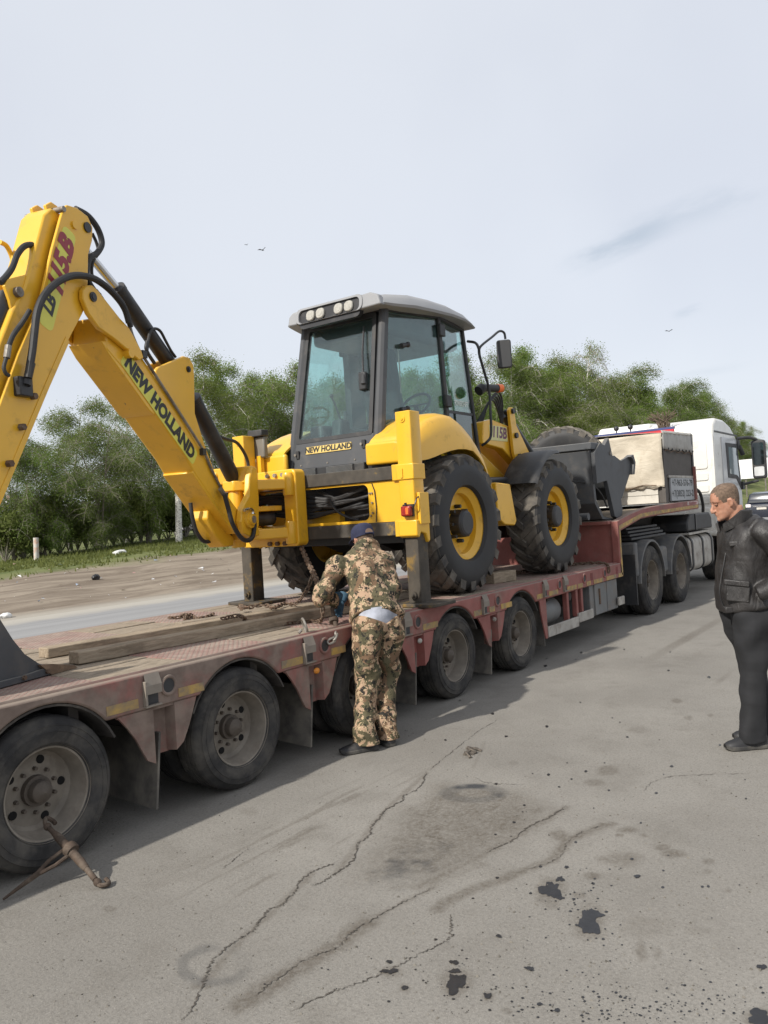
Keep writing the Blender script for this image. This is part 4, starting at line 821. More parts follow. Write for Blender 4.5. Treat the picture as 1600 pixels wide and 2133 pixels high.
# arm hoses and pipes
Z = lambda x, y: (x*.3657, 400+y*.3657)
def hose(pts, r, w=.2, mat=M_hose, name='hose'):
    P = [apx(*Z(p[0], p[1]), p[2] if len(p) > 2 else w) for p in pts]; return obj(name, MB().tube(spline(P, 8), r, 10), mat, BH)
hose([(160, 1060), (170, 990), (185, 900), (195, 810), (213, 680), (255, 585), (330, 512), (420, 476), (520, 487), (600, 535), (670, 605), (712, 670), (735, 745)], .024, .215)
hose([(735, 740), (755, 815), (800, 915), (835, 965), (960, 1160), (1060, 1315), (1160, 1475), (1205, 1580), (1270, 1705)], .012, .165, M_steel, 'pipe')
for a, b in (((715, 680), (745, 770)), ((1255, 1690), (1285, 1735))): hose([a, b], .020 if a[0] < 800 else .022, .19, M_hose if a[0] < 800 else M_steel, 'fitting')
for p in ((815, 925), (1155, 1480)): q = apx(*Z(*p), .165); obj('pipe_clamp', MB().obox(q, (AU, AN, (0, 0, 1)), (.028, .02, .028)), M_blk, BH)
hose([(1278, 1720), (1300, 1800), (1325, 1890), (1370, 1965), (1410, 1985), (1440, 1960), (1450, 1890), (1440, 1830)], .021, .235)
hose([(1440, 1850), (1438, 1815), (1420, 1805), (1390, 1812)], .015, .25, M_chrome, 'elbow')
hose([(430, 95), (500, 135), (557, 210), (580, 290), (555, 345), (512, 375), (494, 430), (500, 500), (535, 560), (565, 590)], .022, .10)
hose([(525, 235), (550, 290), (560, 345), (530, 395), (522, 450), (530, 500)], .012, .02)
hose([(545, 560), (575, 600), (600, 640)], .016, .12, M_blk, 'fitting')
hose([(838, 905), (845, 840), (858, 795), (885, 778), (915, 795), (945, 850), (975, 905), (1000, 940)], .012, .07)
hose([(838, 850), (832, 890), (850, 930), (880, 975)], .015, .07, M_blk, 'fitting')
hose([(0, 515), (35, 480), (70, 430), (100, 355), (140, 308), (185, 302), (225, 330), (250, 385), (246, 430)], .020, .06)
hose([(0, 285), (35, 305), (60, 350), (75, 395)], .016, -.1, M_yel, 'pipe')
hose([(168, 675), (125, 745), (75, 815), (48, 880)], .016, .16); hose([(48, 875), (38, 945)], .020, .16, M_steel, 'fitting'); hose([(35, 945), (22, 1000), (35, 1035), (52, 1045)], .012, .16)
hose([(150, 1100), (165, 1030), (178, 975)], .026, .20, M_blk, 'fitting')
hose([(1085, 1770), (1095, 1845), (1118, 1930), (1155, 1985), (1190, 1990), (1208, 1975)], .018, -.05)
hose([(1215, 1345), (1240, 1385), (1290, 1408), (1345, 1425), (1385, 1475), (1412, 1540), (1420, 1640)], .016, -.05)
for k in range(7): hose([(1235+r.uniform(-10, 10), 1865), (1225+9*k, 1930), (1250+12*k, 1990+r.uniform(-8, 8)), (1300+6*k, 1975), (1330+5*k, 1900)], .014, -.02-.02*k)
# ---------- backhoe bucket
sidep = [(3.32, 1.26), (3.24, 1.14), (3.16, 1.045), (3.06, .975), (2.94, .915), (2.92, BZ+.004), (3.35, BZ+.004), (3.62, .93), (3.82, 1.06), (3.92, 1.26), (3.88, 1.48), (3.72, 1.62), (3.50, 1.64), (3.40, 1.45)]
BK = obj('digging_bucket', MB().prism([(2.90, BZ+.003), (3.35, BZ+.003), (3.63, .925), (3.83, 1.055), (3.935, 1.26), (3.895, 1.49), (3.72, 1.64), (3.71, 1.61), (3.87, 1.47), (3.905, 1.265), (3.81, 1.075), (3.61, .95), (3.35, BZ+.03), (2.90, BZ+.02)], AM, -.37, .37), M_bkt, BH, smooth=40)
for s in (-1, 1):
    w0, w1 = sorted((s*.36, s*.385)); obj('bucket_side', MB().prism(sidep, AM, w0, w1), M_bkt, BK, bevel=.004)
    w0, w1 = sorted((s*.385, s*.405)); obj('wear_strip', MB().prism([(2.94, BZ+.004), (3.5, BZ+.004), (3.5, .935), (3.2, .93), (2.96, .945)], AM, w0, w1), M_bkt, BK, bevel=.004)
obj('cutting_edge', MB().prism([(2.77, BZ+.002), (2.99, BZ+.0035), (3.07, .965), (2.98, .955), (2.79, BZ+.020)], AM, -.41, .41), paint('worn_edge', (.21, .14, .09), .8, metal=.2, var=.35, vscale=14, dirt=(.10, .075, .055), damt=.4, dscale=12), BK)
for w in (.407,):
    for s_ in (3.02, 3.2): obj('edge_bolt', MB().cyl(arm(s_, .918, w-.003), arm(s_, .918, w+.012), .014, n=6), M_rust, BK)
arm_plate('bucket_hinge', [(3.45, 1.60), (3.62, 1.62), (3.60, 1.40), (3.50, 1.26), (3.42, 1.40)], -.09, .09, M_bkt, BK)
# ---------- fenders
def fender(sgn):
    f = lambda y: YC+(y-YC)*sgn
    xs_ = [6.30, 6.33, 6.40, 6.52, 6.66, 6.80, 6.95, 7.10, 7.25, 7.40, 7.52, 7.62, 7.70, 7.76, 7.78]
    top = [2.40, 2.43, 2.475, 2.56, 2.62, 2.66, 2.675, 2.665, 2.61, 2.52, 2.425, 2.32, 2.20, 2.06, 1.95]
    bot = [2.20, 2.20, 2.205, 2.22, 2.25, 2.285, 2.315, 2.335, 2.34, 2.325, 2.26, 2.17, 2.05, 1.93, 1.85]
    rings = []
    for x, tz, bz in zip(xs_, top, bot):
        ol = [(4.60, tz+.02), (4.40, tz+.035), (4.25, tz+.03), (4.16, tz+.005), (4.115, tz-.04), (4.095, (tz+bz)/2), (4.085, bz+.02), (4.085, bz)]
        il = [(4.105, bz), (4.115, (tz+bz)/2), (4.14, tz-.045), (4.18, tz-.02), (4.26, tz+.004), (4.40, tz+.01), (4.60, tz-.005)]
        rings.append([(x, f(y), z) for y, z in ol+il])
    o = obj('fender', MB().loft(rings), M_yel, BH, smooth=50)
    obj('fender_rear_panel', MB().prism([(4.09, 2.195), (4.64, 2.20), (4.64, 2.415), (4.30, 2.415), (4.12, 2.37)], lambda a, b, h: (h, f(a), b), 6.27, 6.33), M_yel, o, bevel=.028, seg=4)
fender(1); fender(-1)
def front_fender(sgn):
    f = lambda y: YC+(y-YC)*sgn; R0 = .80; rings = []
    for i in range(15):
        a = R_(150-62*i/14); rings.append([(9.43+(R0+d)*math.cos(a), f(y), BZ+AR+(R0+d)*math.sin(a)) for y, d in [(4.02, -.035), (4.04, 0), (4.10, .012), (4.25, .016), (4.42, .012), (4.47, 0), (4.47, -.012), (4.25, .004), (4.10, 0), (4.05, -.012)]])
    o = obj('front_fender', MB().loft(rings), M_black, BH, smooth=60)
front_fender(1); front_fender(-1)
# ---------- cab
RB, RT = 6.41, 6.66
cabB = lambda x, y, z: V(x, y, z)
def mir(y, s): return YC+(y-YC)*s
CB = obj('cab_floor', MB().prism([(6.42, 4.60), (7.55, 4.50), (8.46, 4.62), (8.46, 5.68), (7.55, 5.80), (6.42, 5.70)], XY, 2.14, 2.24), M_dgrey, BH, bevel=.01)
pil = {}
for s in (1, -1):
    R0, R1 = V(6.43, mir(4.60, s), 2.24), V(6.67, 4.59 if s > 0 else 5.60, 3.78)
    B0, B1 = V(7.62, mir(4.49, s), 2.24), V(7.56, mir(4.51, s), 3.83)
    F0, F1 = V(8.50, mir(4.62, s), 2.24), V(8.30, mir(4.64, s), 3.83)
    pil[s] = (R0, R1, B0, B1, F0, F1)
    obj('cab_pillar', MB().tube([R0, R0.lerp(R1, .5), R1], [.062, .055, .050], 10), M_dgrey, BH)
    obj('cab_pillar', MB().beam(B0, B1, .045, .06, (1, 0, 0)), M_black, BH, bevel=.008)
    obj('cab_pillar', MB().beam(F0, F1, .05, .05, (1, 0, 0)), M_black, BH, bevel=.012)
    mb = MB(); mb.beam(R1, B1, .05, .06); mb.beam(B1, F1, .05, .06); obj('cab_rail', mb, M_black, BH)
    def pane(a, b, c, d, mat, nm='side_window', par=BH):
        n = (b-a).cross(d-a).normalized()*.004; obj(nm, MB().add([a-n, b-n, c-n, d-n, a+n, b+n, c+n, d+n], [(0,3,2,1),(4,5,6,7),(0,1,5,4),(1,2,6,5),(2,3,7,6),(3,0,4,7)]), mat, par, smooth=0)
    L = lambda a, b, t: a.lerp(b, t)
    pane(L(R0, R1, .17), L(B0, B1, .14), L(B0, B1, .985), L(R0, R1, .985), M_glass)
    pane(L(B0, B1, .36), L(F0, F1, .38), L(F0, F1, .985), L(B0, B1, .985), M_glass)
    pane(L(B0, B1, .0), L(F0, F1, .0), L(F0, F1, .37), L(B0, B1, .35), M_dglass, 'door_lower_panel')
    mb = MB(); mb.beam(L(B0, B1, .355), L(F0, F1, .375), .02, .03); obj('door_rail', mb, M_black, BH)
    mb = MB(); mb.tube(spline([L(R0, R1, .17), L(R0, R1, .17).lerp(L(B0, B1, .30), .25)+V(0, -.01*s, -.02), L(R0, R1, .16).lerp(L(B0, B1, .30), .5)+V(0, -.03*s, .0), L(B0, B1, .33)]), .016, 8); obj('window_seal', mb, M_black, BH)
    for t in (.42, .90):
        p = L(B0, B1, t); obj('door_hinge', MB().obox(p+V(.0, -.035*s, 0), ((1, 0, 0), (0, 1, 0), (0, 0, 1)), (.055, .02, .065)), M_black, BH, bevel=.01)
    for t, x in ((.62, .14), (.36, .10)) :
        pass
p_ = lambda a, b, h: pil[1][2].lerp(pil[1][3], .42).lerp(pil[1][4].lerp(pil[1][5], .44), .56+a)+V(0, -.012, b)
obj('window_lettering', text_mb('POWERSHIFT', p_, size=.085, squeeze=1.0, bold=.001), paint('pale_letters', (.6, .6, .55), .5), BH, smooth=0)
# handles on the near quarter window
for z, x in ((3.42, 6.86), (2.76, 6.78)):
    obj('window_latch', MB().cyl((x, 4.535, z), (x+.10, 4.53, z+.02), .024, n=12).ball((x+.10, 4.52, z+.02), .03, 10, 6), M_blk, BH)
obj('grab_bar', MB().tube([(6.90, 4.60, 2.95), (6.90, 4.60, 3.40)], .008, 6), M_steel, BH)
R0, R1 = pil[1][0], pil[1][1]; Q0, Q1 = pil[-1][0], pil[-1][1]
rz = lambda z: RB+(RT-RB)*(z-2.24)/(3.78-2.24)
rear = lambda y, z, o=0.0: V(rz(z)+o, y, z)
# rear: panel, window with frame
obj('rear_panel', MB().add([rear(4.62, 2.24, -.03), rear(5.70, 2.24, -.03), rear(5.70, 2.53, -.02), rear(4.62, 2.53, -.02), rear(4.62, 2.24, .06), rear(5.70, 2.24, .06), rear(5.70, 2.53, .06), rear(4.62, 2.53, .06)], [(0,3,2,1),(4,5,6,7),(0,1,5,4),(1,2,6,5),(2,3,7,6),(3,0,4,7)]), M_dgrey, BH, bevel=.012)
obj('rear_sill', MB().box(6.30, 6.45, 4.68, 5.72, 2.165, 2.245), M_black, BH, bevel=.01)
for y0, y1 in ((5.27, 5.66), (4.80, 5.15)):
    g = obj('vent_grille', MB().box(6.292, 6.302, y0, y1, 2.172, 2.238), M_blk, BH)
    for k in range(6): obj('grille_slat', MB().box(6.284, 6.294, y0+.01, y1-.01, 2.176+.0105*k, 2.181+.0105*k), M_greybox, g, smooth=0)
def rrear(y0, y1, z0, z1, r_): return rrect(y0, y1, z0, z1, r_, 4)
RM = lambda a, b, h: rear(a, b, h)
def rwin(d):
    q = rrear(4.655+d, 5.655-d, 2.515+d*.9, 3.745-d, .03); return [(a-(max(0, a-5.1)/.55)*.09*(b-2.5)/1.25, b) for a, b in q]
obj('rear_window_frame', MB().ring(rwin(.0), rwin(.045), RM, -.025, .03), M_black, BH, smooth=0)
obj('rear_window', MB().prism(rwin(.04), RM, -.008, .0), M_glass, BH, smooth=0)
for y, z in ((4.745, 2.43), (5.60, 2.40)): obj('panel_catch', MB().obox(rear(y, z, -.035), ((1, 0, 0), (0, 1, 0), (0, 0, 1)), (.01, .02, .04)), M_black, BH); obj('catch_bolt', MB().cyl(rear(y+.02, z, -.03), rear(y+.02, z, -.06), .014, n=8), M_steel, BH)
for y, z in ((4.85, 2.285), (5.2, 2.285), (5.55, 2.285)): obj('panel_screw', MB().cyl(rear(y, z, -.028), rear(y, z, -.036), .009, n=8), M_steel, BH)
np_ = obj('name_plate', MB().prism(rrear(4.905, 5.495, 2.395, 2.468, .01), RM, -.034, -.020), paint('plate_yellow', (.62, .45, .14), .45, var=.1), BH, smooth=0)
obj('name_lettering', text_mb('NEW HOLLAND', lambda a, b, h: rear(5.20-a, 2.432+b, -.0365), size=.078, bold=.003, squeeze=.575/.545), M_ink, np_, smooth=0)
# wiper
obj('wiper', MB().cyl(rear(4.76, 3.03, -.05), rear(4.76, 3.12, -.06), .03, .018, 10).tube([rear(4.76, 3.08, -.06), rear(4.79, 3.35, -.05), rear(4.80, 3.62, -.03)], .011, 6), M_black, BH)
obj('wiper_motor', MB().obox(rear(4.78, 3.06, -.03), ((1, 0, 0), (0, 1, 0), (0, 0, 1)), (.03, .045, .09)), M_black, BH, bevel=.015)
# front window
F0, F1 = pil[1][4], pil[1][5]; G0, G1 = pil[-1][4], pil[-1][5]
obj('front_window', MB().add([F0.lerp(F1, .2), G0.lerp(G1, .2), G1, F1, F0.lerp(F1, .2)+V(.008, 0, 0), G0.lerp(G1, .2)+V(.008, 0, 0), G1+V(.008, 0, 0), F1+V(.008, 0, 0)], [(0,3,2,1),(4,5,6,7),(0,1,5,4),(1,2,6,5),(2,3,7,6),(3,0,4,7)]), M_glass, BH, smooth=0)
obj('front_panel', MB().box(8.48, 8.54, 4.64, 5.66, 2.14, 2.5), M_black, BH)
mb = MB(); mb.beam(F1, G1, .05, .06); mb.beam(R1, Q1, .06, .07); obj('cab_rail', mb, M_black, BH)
# interior
obj('seat_back', MB().prism([(7.30, 2.70), (7.42, 2.70), (7.28, 3.50), (7.16, 3.50)], XZ, 4.88, 5.34), paint('seat_cloth', (.030, .032, .036), .9), BH, bevel=.04)
obj('seat_base', MB().box(7.30, 7.80, 4.90, 5.36, 2.60, 2.74), bpy.data.materials['seat_cloth'], BH, bevel=.04)
obj('seat_pedestal', MB().box(7.35, 7.70, 5.0, 5.28, 2.24, 2.60), M_black, BH)
obj('steering_wheel', MB().torus((7.98, 5.13, 2.98), (-.75, 0, .65), .19, .016, 28, 8).tube([(8.2, 5.13, 2.6), (7.98, 5.13, 2.98)], .03, 8).beam((7.98, 4.95, 2.98), (7.98, 5.31, 2.98), .03, .015), M_black, BH)
obj('dashboard', MB().prism([(8.12, 2.24), (8.44, 2.24), (8.40, 2.80), (8.25, 2.86), (8.10, 2.75)], XZ, 4.85, 5.45), M_dgrey, BH, bevel=.03)
for y in (4.86, 5.42): obj('control_tower', MB().prism([(6.75, 2.24), (7.1, 2.24), (7.0, 2.78), (6.85, 2.78)], XZ, y-.07, y+.07), M_black, BH, bevel=.03); obj('control_lever', MB().tube(spline([(6.92, y, 2.78), (6.90, y+.03, 2.92), (6.82, y+.02, 3.02)]), .010, 6).ball((6.82, y+.02, 3.03), .025, 10, 6), M_black, BH)
obj('side_console', MB().box(6.7, 7.6, 5.50, 5.68, 2.24, 2.72), M_dgrey, BH, bevel=.03)
# roof
def roof():
    st = [(6.47, .60, 3.77, 3.80), (6.50, .66, 3.765, 3.875), (6.62, .70, 3.76, 3.915), (6.9, .745, 3.77, 3.945), (7.3, .755, 3.80, 3.975), (7.7, .745, 3.825, 3.985), (8.0, .715, 3.835, 3.965), (8.22, .675, 3.83, 3.92), (8.36, .64, 3.82, 3.87), (8.38, .62, 3.82, 3.83)]
    rings = []
    for x, hw, zb, zt in st:
        h = zt-zb; YR = 5.09+.05*min(1, max(0, (x-6.6)/.8)); hw = hw*(.93 if x < 6.7 else 1); rings.append([(x, YR+y, z) for y, z in [(-hw, zb), (-hw-.012, zb+h*.15), (-hw+.02, zb+h*.55), (-hw+.09, zb+h*.86), (-hw+.25, zt), (0, zt+.012), (hw-.25, zt), (hw-.09, zb+h*.86), (hw-.02, zb+h*.55), (hw+.012, zb+h*.15), (hw, zb)]])
    return MB().loft(rings)
RF = obj('roof', roof(), M_roof, BH, smooth=40)
obj('roof_lining', MB().box(6.74, 8.22, 4.64, 5.60, 3.56, 3.80), M_dgrey, RF, bevel=.05)
obj('far_pillar_trim', MB().box(7.45, 7.72, 5.66, 5.74, 2.3, 3.75), M_dgrey, RF)
obj('far_door_trim', MB().box(6.9, 8.4, 5.66, 5.72, 2.24, 2.72), M_dgrey, RF)
rc = lambda a, b, h: (6.455+h+(b-3.75)*.12, a, b)
rr_ = obj('lamp_recess', MB().prism(rrect(4.72, 5.50, 3.690, 3.885, .05, 4), rc, -.008, .05), M_blk, RF, smooth=30)
obj('roof_lip', MB().ring(rrect(4.68, 5.54, 3.745, 3.905, .06, 4), rrect(4.715, 5.505, 3.746, 3.885, .05, 4), rc, -.03, .05), M_roof, RF, smooth=30)
obj('roof_corner', MB().prism([(4.46, 3.755), (4.71, 3.75), (4.71, 3.895), (4.60, 3.90), (4.50, 3.86)], rc, -.02, .06), M_roof, RF, bevel=.015)
obj('roof_corner', MB().prism([(5.66, 3.755), (5.53, 3.75), (5.53, 3.895), (5.60, 3.89), (5.65, 3.85)], rc, -.02, .06), M_roof, RF, bevel=.015)
for y in (4.855, 4.985, 5.22, 5.35):
    l = obj('roof_lamp', MB().prism(rrect(y-.054, y+.054, 3.757, 3.866, .045, 5), rc, -.035, .0), M_lens, RF, bevel=.012); obj('lamp_reflector', MB().prism(rrect(y-.030, y+.030, 3.785, 3.838, .02, 3), rc, -.0365, -.03), M_lens, l)
# mirror and its bracket, indicator
obj('mirror_bracket', MB().tube(spline([hy(974, 711, 4.62), hy(990, 714, 4.50), hy(997, 725, 4.42), hy(999, 740, 4.40), hy(1009, 775, 4.40), hy(1019, 813, 4.40), hy(1022, 860, 4.40), hy(1023, 905, 4.40), hy(1015, 920, 4.43), hy(1004, 928, 4.5)]), .016, 8), M_blk, BH)
obj('mirror_bracket', MB().tube(spline([hy(999, 738, 4.40), hy(999, 726, 4.39), hy(1006, 717, 4.38), hy(1025, 702, 4.36), hy(1040, 690, 4.34), hy(1050, 693, 4.33), hy(1053, 706, 4.32)]), .014, 8), M_blk, BH)
mp_ = V(8.68, 4.30, 3.53); obj('mirror', MB().prism(rrect(-.085, .085, -.165, .165, .03, 4), lambda a, b, h: mp_+V(.42, -.9, 0).normalized()*(-a)+V(.9, .42, 0)*h+V(0, 0, b), -.025, .03), M_black, BH, bevel=.012)
obj('indicator', MB().cyl((8.45, 4.50, 3.14), (8.72, 4.44, 3.15), .045, n=16).cyl((8.40, 4.52, 3.1), (8.46, 4.50, 3.14), .06, n=12), M_blk, BH); obj('indicator_lens', MB().cyl((8.72, 4.44, 3.15), (8.79, 4.42, 3.155), .050, n=16), M_orange, BH)
# ---------- bonnet, loader arms, loader bucket
obj('bonnet', MB().prism([(8.54, 2.0), (10.05, 1.9), (10.12, 2.25), (9.9, 2.50), (9.2, 2.66), (8.54, 2.72)], XZ, 4.82, 5.48), M_yel, BH, bevel=.04)
def loader_side(s):
    f = lambda y: mir(y, s); Mf = lambda a, b, h: (a, f(h), b)
    a = obj('loader_arm', MB().prism([(8.50, 2.50), (8.55, 2.76), (8.75, 2.80), (9.22, 2.74), (9.66, 2.42), (10.20, 1.92), (10.55, 1.58), (10.62, 1.46), (10.50, 1.40), (10.35, 1.48), (9.95, 1.86), (9.45, 2.22), (9.0, 2.45)], Mf, 4.56, 4.68), M_yel, BH, bevel=.012)
    obj('bell_crank', MB().prism([(9.13, 2.93), (9.17, 2.97), (9.23, 2.97), (9.27, 2.92), (9.30, 2.75), (9.62, 2.42), (9.36, 2.30), (9.24, 2.28), (9.18, 2.40)], Mf, 4.50, 4.54), M_yel, a, bevel=.006)
    for x, z in ((9.20, 2.92), (9.25, 2.62), (9.30, 2.36)): obj('link_pin', MB().cyl((x, f(4.47), z), (x, f(4.6), z), .034, n=16), M_blk, a)
    obj('tilt_cylinder', MB().cyl((9.22, f(4.62), 2.90), (9.95, f(4.62), 2.38), .062, n=18), M_blk, a); obj('rod', MB().cyl((9.9, f(4.62), 2.42), (10.45, f(4.62), 2.02), .03, n=12), M_chrome, a)
    obj('lift_beam', MB().prism([(8.5, 2.42), (8.62, 2.45), (9.45, 2.06), (9.45, 1.92), (8.5, 2.2)], Mf, 4.70, 4.80), M_yel, a, bevel=.01)
    return a
LA = loader_side(1); loader_side(-1)
dec = obj('model_decal', MB().box(8.68, 9.14, 4.555, 4.561, 2.545, 2.725), paint('decal_pale', (.66, .62, .28), .45), LA, smooth=0)
obj('model_lettering', text_mb('115B', lambda a, b, h: (8.92+a, 4.5525, 2.64+b-a*.03), size=.185, bold=.006, shear=.2, squeeze=1.0), paint('decal_violet', (.16, .06, .12), .5), dec, smooth=0)
r = random.Random(8)
for k in range(5): obj('hose', MB().tube(spline([(8.62, 4.62+.02*k, 2.75), (8.68+.04*k, 4.55, 2.98+.03*k), (8.85+.05*k, 4.56, 3.02+.02*k), (9.05+.02*k, 4.6, 2.85), (9.12, 4.62, 2.72)]), .012, 8), M_hose, BH)
mb = MB(); mb.prism([(10.46, 2.42), (10.60, 2.50), (10.62, 2.44), (10.56, 2.30), (10.62, 1.75), (10.85, 1.53), (11.25, 1.49), (11.25, 1.47), (10.80, 1.50), (10.55, 1.72), (10.49, 2.30)], XZ, 4.03, 2*YC-4.03); LB = obj('loader_bucket', mb, M_bkt, BH, smooth=30)
obj('bucket_top_bar', MB().box(10.44, 10.74, 3.99, 2*YC-3.99, 2.44, 2.535), M_bkt, LB, bevel=.01)
for s in (1, -1):
    Mf = lambda a, b, h: (a, mir(h, s), b)
    obj('bucket_side', MB().prism([(10.50, 2.40), (10.72, 2.53), (10.90, 2.51), (11.07, 2.62), (11.20, 2.33), (11.40, 1.88), (11.45, 1.60), (11.40, 1.50), (11.28, 1.475), (11.12, 1.52), (10.90, 2.02), (10.52, 1.98)], Mf, 3.97, 4.03), M_bkt, LB, bevel=.006)
    obj('clam_side', MB().prism([(11.16, 2.36), (11.45, 2.39), (11.72, 2.32), (12.0, 2.38), (12.10, 2.38), (12.17, 2.30), (12.06, 2.12), (11.66, 1.77), (11.58, 1.755), (11.46, 1.84), (11.36, 1.98)], Mf, 4.04, 4.08), M_bkt, LB, bevel=.006)
    obj('bucket_pin', MB().cyl((11.08, mir(3.955, s), 2.40), (11.08, mir(4.08, s), 2.40), .025, n=14), M_steel, LB)
    obj('clam_edge', MB().prism([(12.0, 2.38), (12.14, 2.42), (12.22, 2.30), (12.14, 2.12), (12.06, 2.12), (12.15, 2.29), (12.10, 2.35)], Mf, 3.99, 4.09), M_bkt, LB, bevel=.006)
mb = MB(); mb.prism([(11.30, 2.30), (11.42, 2.34), (11.52, 1.95), (11.66, 1.80), (12.16, 2.26), (12.18, 2.24), (11.66, 1.765), (11.48, 1.90)], XZ, 4.08, 2*YC-4.08); obj('clam_shell', mb, M_bkt, LB, smooth=30)
obj('bucket_cross_tube', MB().cyl((10.35, 4.05, 1.55), (10.35, 6.25, 1.55), .05, n=14), M_bkt, LB)
obj('hose', MB().tube(spline([(10.3, 4.3, 2.05), (10.6, 4.10, 1.98), (10.85, 4.05, 1.85), (11.0, 4.03, 1.66)]), .012, 8), M_hose, BH)
# ================================================================== cargo box and spare tyre on the gooseneck
M_tarp, t, b = newmat('tarpaulin'); N = NT(t); v = N.vec()
c = N.mix(N.ramp(N.noise(2.2, 6, .65, v), .3, .7), (.44, .385, .30), (.57, .51, .41)); c = N.mix(N.ramp(N.noise(5, 8, .7, v), .58, .75, 0, .6), c, (.30, .23, .15))
N.set(b.inputs['Base Color'], c); b.inputs['Roughness'].default_value = .85; N.bump(N.noise(3.2, 6, .6, N.vec('Object', (1, .8, 1.7)), 1.2), .35, .05, b)
M_flap = paint('grey_canvas', (.38, .37, .345), .85, var=.1, dirt=(.24, .22, .19), damt=.3); M_ply = paint('dark_plywood', (.085, .076, .068), .75, var=.15, vscale=5)
M_board = paint('pale_board', (.55, .52, .46), .7, var=.12, dirt=(.30, .26, .2), damt=.35); M_sign = paint('sign_grey', (.36, .375, .385), .55, var=.08, dirt=(.27, .26, .24), damt=.2)
CBX = thing('cargo_box', 'cream tarpaulin covered cargo box with phone number sign on the trailer gooseneck', 'cargo box', (14.3, 5.15, 1.66))
cx0, cx1, cy0, cy1 = 13.42, 15.20, 3.93, 6.38
obj('box_wall', MB().box(cx0+.03, cx1-.03, cy0+.03, cy1-.03, 1.67, 2.70), M_ply, CBX)
obj('lower_board', MB().box(cx0, cx0+.03, cy0+.12, cy1-.05, 1.67, 1.80), M_board, CBX, bevel=.004); obj('lower_board', MB().box(cx0, cx0+.03, cy0+.12, cy1-.05, 1.806, 1.94), M_board, CBX, bevel=.004)
mb = MB(); nx, nz_ = 40, 18; P = []
for j in range(nz_+1):
    for i in range(nx+1):
        y = cy0+(cy1-cy0)*i/nx; z = 1.92+(2.80-1.92)*j/nz_; w = mnoise.noise(V(y*1.6+z*1.1, z*1.7-y*.4, 3.3))*.07+mnoise.noise(V(y*4+z*2.5, z*3.5, 9))*.018+.022*math.sin((y*1.4+z*1.9)*3.4)+.012*math.sin((y*2.6-z*1.2)*4)
        if j == 0: z += .02*math.sin(i*1.7)+.01*math.sin(i*3.1)
        P.append((cx0-.035+w*(1 if 0 < j < nz_ else .3), y, z))
mb.add(P, [(j*(nx+1)+i, j*(nx+1)+i+1, (j+1)*(nx+1)+i+1, (j+1)*(nx+1)+i) for j in range(nz_) for i in range(nx)]); rt = obj('rear_tarpaulin', mb, M_tarp, CBX, smooth=80); so_ = rt.modifiers.new('thick', 'SOLIDIFY'); so_.thickness = .006
mb = MB(); P = []; nx, ny = 14, 24
for j in range(ny+1):
    for i in range(nx+1):
        x = cx0-.04+(cx1+.06-cx0)*i/nx; y = cy0-.02+(cy1-cy0+.04)*j/ny; P.append((x, y, 2.795+.05*(i/nx)+.05*math.sin(math.pi*j/ny)**.8+.012*mnoise.noise(V(x*2, y*2, 1))))
mb.add(P, [(j*(nx+1)+i, j*(nx+1)+i+1, (j+1)*(nx+1)+i+1, (j+1)*(nx+1)+i) for j in range(ny) for i in range(nx)]); obj('top_tarpaulin', mb, M_tarp, CBX, smooth=80).modifiers.new('thick', 'SOLIDIFY').thickness = -.006
mb = MB(); P = []; nx = 24
for j, (z, o) in enumerate(((2.53, -.012), (2.60, -.02), (2.70, -.015), (2.81, -.012), (2.845, .01))):
    for i in range(nx+1): x = cx0-.02+(cx1+.02-cx0)*i/nx; P.append((x, cy0+o+.008*math.sin(i*1.9+j), z+.04*i/nx*(j > 2)+(.012*math.sin(i*1.3) if j == 0 else 0)))
mb.add(P, [(j*(nx+1)+i, j*(nx+1)+i+1, (j+1)*(nx+1)+i+1, (j+1)*(nx+1)+i) for j in range(4) for i in range(nx)]); obj('side_flap', mb, M_flap, CBX, smooth=80).modifiers.new('thick', 'SOLIDIFY').thickness = .006
obj('lacing_rope', MB().tube(spline([(cx0+.05+.14*i, cy0-.02, 2.515+.02*math.sin(i*2.1)) for i in range(13)], 4), .008, 5), M_rust, CBX)
for i in range(8): obj('eyelet', MB().cyl((cx0+.25+.21*i, cy0-.01, 2.55), (cx0+.25+.21*i, cy0-.03, 2.55), .018, n=10), M_blk, CBX)
obj('lacing_rope', MB().tube(spline([(cx0-.06, cy0+.12+.22*i, 1.955+.025*math.sin(i*2.3)) for i in range(11)], 4), .008, 5), M_rust, CBX)
obj('corner_post', MB().box(cx0-.01, cx0+.10, cy0-.005, cy0+.05, 1.67, 2.52), M_ply, CBX); obj('corner_post', MB().box(cx1-.09, cx1, cy0-.012, cy0+.05, 1.67, 2.86), M_black, CBX)
obj('side_panel', MB().box(cx0+.11, cx1-.10, cy0+.008, cy0+.028, 2.12, 2.55), M_ply, CBX); obj('panel_rail', MB().box(cx0+.20, cx1-.10, cy0-.012, cy0+.02, 2.075, 2.115), M_alu, CBX)
sg_ = obj('phone_sign', MB().box(cx0+.30, cx1-.10, cy0-.008, cy0+.02, 1.69, 2.07), M_sign, CBX, smooth=0)
for tx, z in (('+7-963-576-79', 1.985), ('+7(3852) 223-2', 1.805)): obj('sign_lettering', text_mb(tx, lambda a, b_, h: (cx0+.98+a, cy0-.011, z+b_), size=.155, bold=.003, squeeze=1.33), M_ink, sg_, smooth=0)
M_flagr = paint('stripe_red', (.45, .02, .035), .5); M_flagb = paint('stripe_blue', (.035, .05, .16), .5)
HB = thing('headboard', 'board with blue and red stripes standing behind the cargo box tarpaulin', 'headboard', (15.3, 5.3, 1.66))
